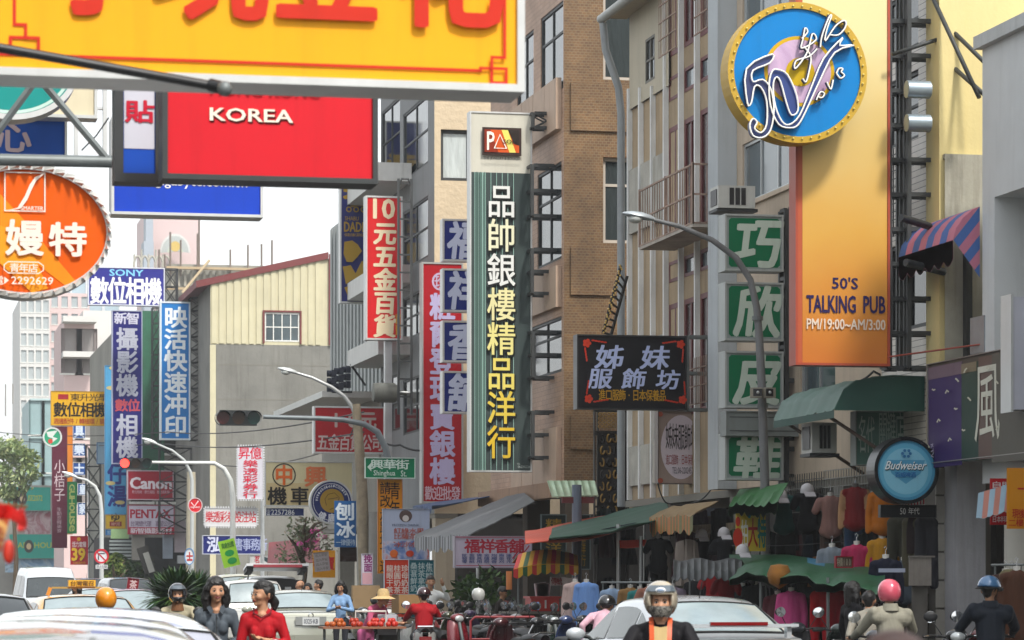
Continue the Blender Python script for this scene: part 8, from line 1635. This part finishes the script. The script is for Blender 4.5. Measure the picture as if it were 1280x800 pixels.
# end-of-street block with teal boards
E2 = block('pale_blue_building', 'pale blue plain wall behind the round green globe sign', 38, 70, 498, 235, M('#a9bfc0', .8, 0, .06, .2), 14, 0, (1.2, 2.6), M('#8ba4a6', .6), nx=2, nz=3, vb=640)
block('end_building', 'low building at the end of the street carrying teal boards', -40, 128, 606, 228, M('#98958e', .8, 0, .2, .4), 10)
for (a, b_, c, d, lab) in ((4, 609, 63, 638, 'upper'), (12, 668, 104, 698, 'lower')):
    s = Sign('billboard', 'long teal billboard with a yellow line of lettering, %s of two' % lab, a, b_, c, d, 224, '#1f9a8a', M('#1f9a8a', .6), .5, .3); s.t('YARDHOUSE2072', a+4, b_+10, c-10, b_+17, '#a8b43c', .02); s.disc(a+24, (b_+d)/2, 6, '#3a3c3a', 8); s.disc(a+24, (b_+d)/2, 3, '#c9b48a', 4); s.done()
for (a, b_, c, d, cols, lab) in ((30, 638.5, 64, 668, ['#8a3a4a', '#b9a0a4', '#9a5a64', '#c9b8b8'], 'pink and red photo poster between the teal billboards'), (6, 698.5, 105, 716, ['#3a6a9a', '#7fa6c6', '#a9c0d0', '#2a4a6a'], 'blue photo poster strip below the lower teal billboard')):
    s = Sign('billboard', lab, a, b_, c, d, 224.5, '#888888', M('#9a9a98', .6), .3, .2); s.r(a+.5, b_+.5, c-.5, d-.5, Mprint(cols, .8)); s.done()
# pale houses and high-rises, some haze put into wall and window colours
PKW = M('#cdb5b2', .8, 0, .06, .1); PW = M('#cbcac6', .8, 0, .06, .1)
t = block('pink_house', 'pale pink house with columns behind the tall camera sign', 80, 118, 398, 205, PKW, 12, 0, (1.4, 3.0), M('#85807e', .7), nx=2, nz=3, vb=640); b = MB(); [b.box(xat(78, 204), xat(120, 204), 203.2, 205, zat(v+7, 12, 204), zat(v, 12, 204), PW) for v in (396, 440)]; b.build('cornice', t)
block('white_house', 'white panelled wall between the pink house and the tall camera sign', 104, 142, 388, 215, PW, 12, 0, (1.0, 1.2), GLASSB, nx=2, nz=2, vb=640)
block('highrise', 'pink and white high-rise far off at the left, windows in pairs', 25, 62, 372, 430, PW, 25, 0, (.75, 1.7), M('#a3abac', .4), nx=4, nz=9, vb=560); block('highrise', 'pink high-rise wing beside the white one, few small windows', 62, 112, 366, 434, PKW, 25, 0, (.9, 1.5), M('#9aa4a6', .4), nx=4, nz=9, vb=560)
block('highrise', 'bluish grey high-rise behind the round orange sign and the wide camera sign', 88, 150, 348, 450, M('#c3c8cb', .8, 0, .05, .1), 25, 0, (2.0, 2.4), M('#9db2bc', .4), nx=3, nz=8, vb=560)
t = block('pink_tower', 'pink tower with an arched niche and yellow emblem far behind the construction', 184, 250, 262, 480, PKW, 20, 0)
b = MB(); yy = 479.; 
for rr, m_ in ((24, PW), (21, M('#a5aaa6', .8)), (12, M('#b3bca8', .8))): n = 24; b.add([(*P3(219, 316, yy)[:1], yy-.3*(30-rr), P3(219, 316, yy).z)]+[tuple(P3(219+rr*.8*math.cos(a), 316-rr*math.sin(a), yy-.3*(30-rr))) for a in np.linspace(0, math.pi, n)], [(0, k+1, k+2) for k in range(n-1)], m_)
b.build('niche', t); b = MB(); b.disc(P3(219, 308, 470), .8, M('#c0a03a', .6)); b.build('emblem', t); b = MB(); b.box(xat(181, 478), xat(190, 478), 476, 480, 0, zat(258, 20, 478), M('#9aa3ad', .8)); b.box(xat(178, 478), xat(190, 478), 475, 480, 0, zat(300, 20, 478), M('#9aa3ad', .8)); b.build('turret', t)
# building under construction with scaffolding
t = T('unfinished_building', 'grey concrete building under construction with thin poles on its roof', 'building', (xat(212, 260), 260, 0)); b = MB(); cg = M('#8c8a80', .9, 0, .2, .3, streak=.3); b.box(xat(210, 260), xat(345, 260), 260, 272, 0, zat(330, 25, 260), cg); b.build('wall', t)
b = MB(); b.box(xat(208, 259), xat(347, 259), 259, 259.6, zat(336, 25, 259), zat(333, 25, 259), M('#b09a78', .8)); b.box(xat(208, 259), xat(347, 259), 259, 259.6, zat(362, 25, 259), zat(359, 25, 259), M('#b09a78', .8)); b.tube(P3(228, 366, 258.5), P3(262, 325, 258.5), .12, M('#c0ab88', .8), 5); b.build('formwork_beam', t)
for k, (u, v) in enumerate(((213, 290), (226, 300), (247, 292), (249, 268), (288, 312), (310, 306), (327, 305), (340, 300), (199, 312), (206, 318))): b = MB(); b.tube(P3(u, v, 259.5), P3(u, 345, 259.5), .09, M('#6f6258', .8), 5); b.build('scaffold_pole', t)
b = MB(); [b.box(xat(u, 259.8), xat(u+3, 259.8), 259.75, 259.95, zat(358, 25, 260), zat(338, 25, 260), M('#a09c90', .9)) for u in range(214, 340, 8)]; b.build('wall_rib', t)
b = MB(); [b.path([P3(172+k*9+5*math.cos(a), 334-14*math.sin(a), 300) for a in np.linspace(0, 3.14, 8)], .12, M('#a8a498', .8), 5) for k in range(5)]; [b.tube(P3(168+k*9, 345, 300), P3(168+k*9, 318-(k % 2)*6, 300), .1, M('#a8a498', .8), 5) for k in range(6)]; tag(b.build('roof_ironwork'), 'pale curly rooftop ironwork above the wide camera sign', 'railing')
b = MB(); [b.tube(P3(u, v0, 300), P3(u, 480, 300), .07, M('#8a8680', .8), 5) for u, v0 in ((16, 505), (7, 520))]; tag(b.build('aerial_mast'), 'thin rooftop aerials at the far left', 'aerial')
# red dragon cloth, near the left edge and out of focus
t = T('dragon_cloth', 'red and gold cloth banner fluttering at the left edge, out of focus', 'banner', P3(0, 690, 9)); b = MB(); RC = M('#c01a14', .6, 0, .15, 20)
b.sheet([[P3(-25+k*7+r_, 626+k*1.6+r_*9+3*math.sin(k), 9+.03*math.sin(k*1.5+r_)) for k in range(9)] for r_ in range(3)], RC, .004); b.sheet([[P3(22+k*3, 636+j*7, 9.05+.03*math.sin(j)) for k in range(4)] for j in range(5)], RC, .004); b.build('cloth', t)
b = MB(); b.sheet([[P3(-18+k*6-j*1.5, 650+j*6+2*math.sin(k), 9.08) for k in range(6)] for j in range(8)], Mprint(['#b8401c', '#d08a2a', '#a8301c', '#d8a860'], 14), .004); b.build('gold_print', t); b = MB(); b.ball(P3(11, 690, 9.1), .018, M('#c8321c', .5), 12, (1, .5, 2)); b.build('tassel', t)
b = MB(); b.tube(P3(-60, 622, 9.1), P3(34, 634, 9.1), .006, M('#6a4a2a', .7), 6); b.build('rod', t)
# ---------------------------------------------------------------- the air
hz = bpy.data.materials.new('haze'); hz.use_nodes = True; n_ = hz.node_tree; n_.nodes.remove(n_.nodes['Principled BSDF']); v_ = n_.nodes.new('ShaderNodeVolumePrincipled'); v_.inputs['Density'].default_value = HAZE; v_.inputs['Color'].default_value = (.93, .95, .97, 1); v_.inputs['Anisotropy'].default_value = .2
n_.links.new(v_.outputs[0], n_.nodes['Material Output'].inputs['Volume'])
b = MB(); b.box(-720, 920, -320, 1520, -1.4, 62, hz); o = b.build('haze', local=True); o['kind'] = 'stuff'; tag(o, 'thin pale haze in the air', 'haze')
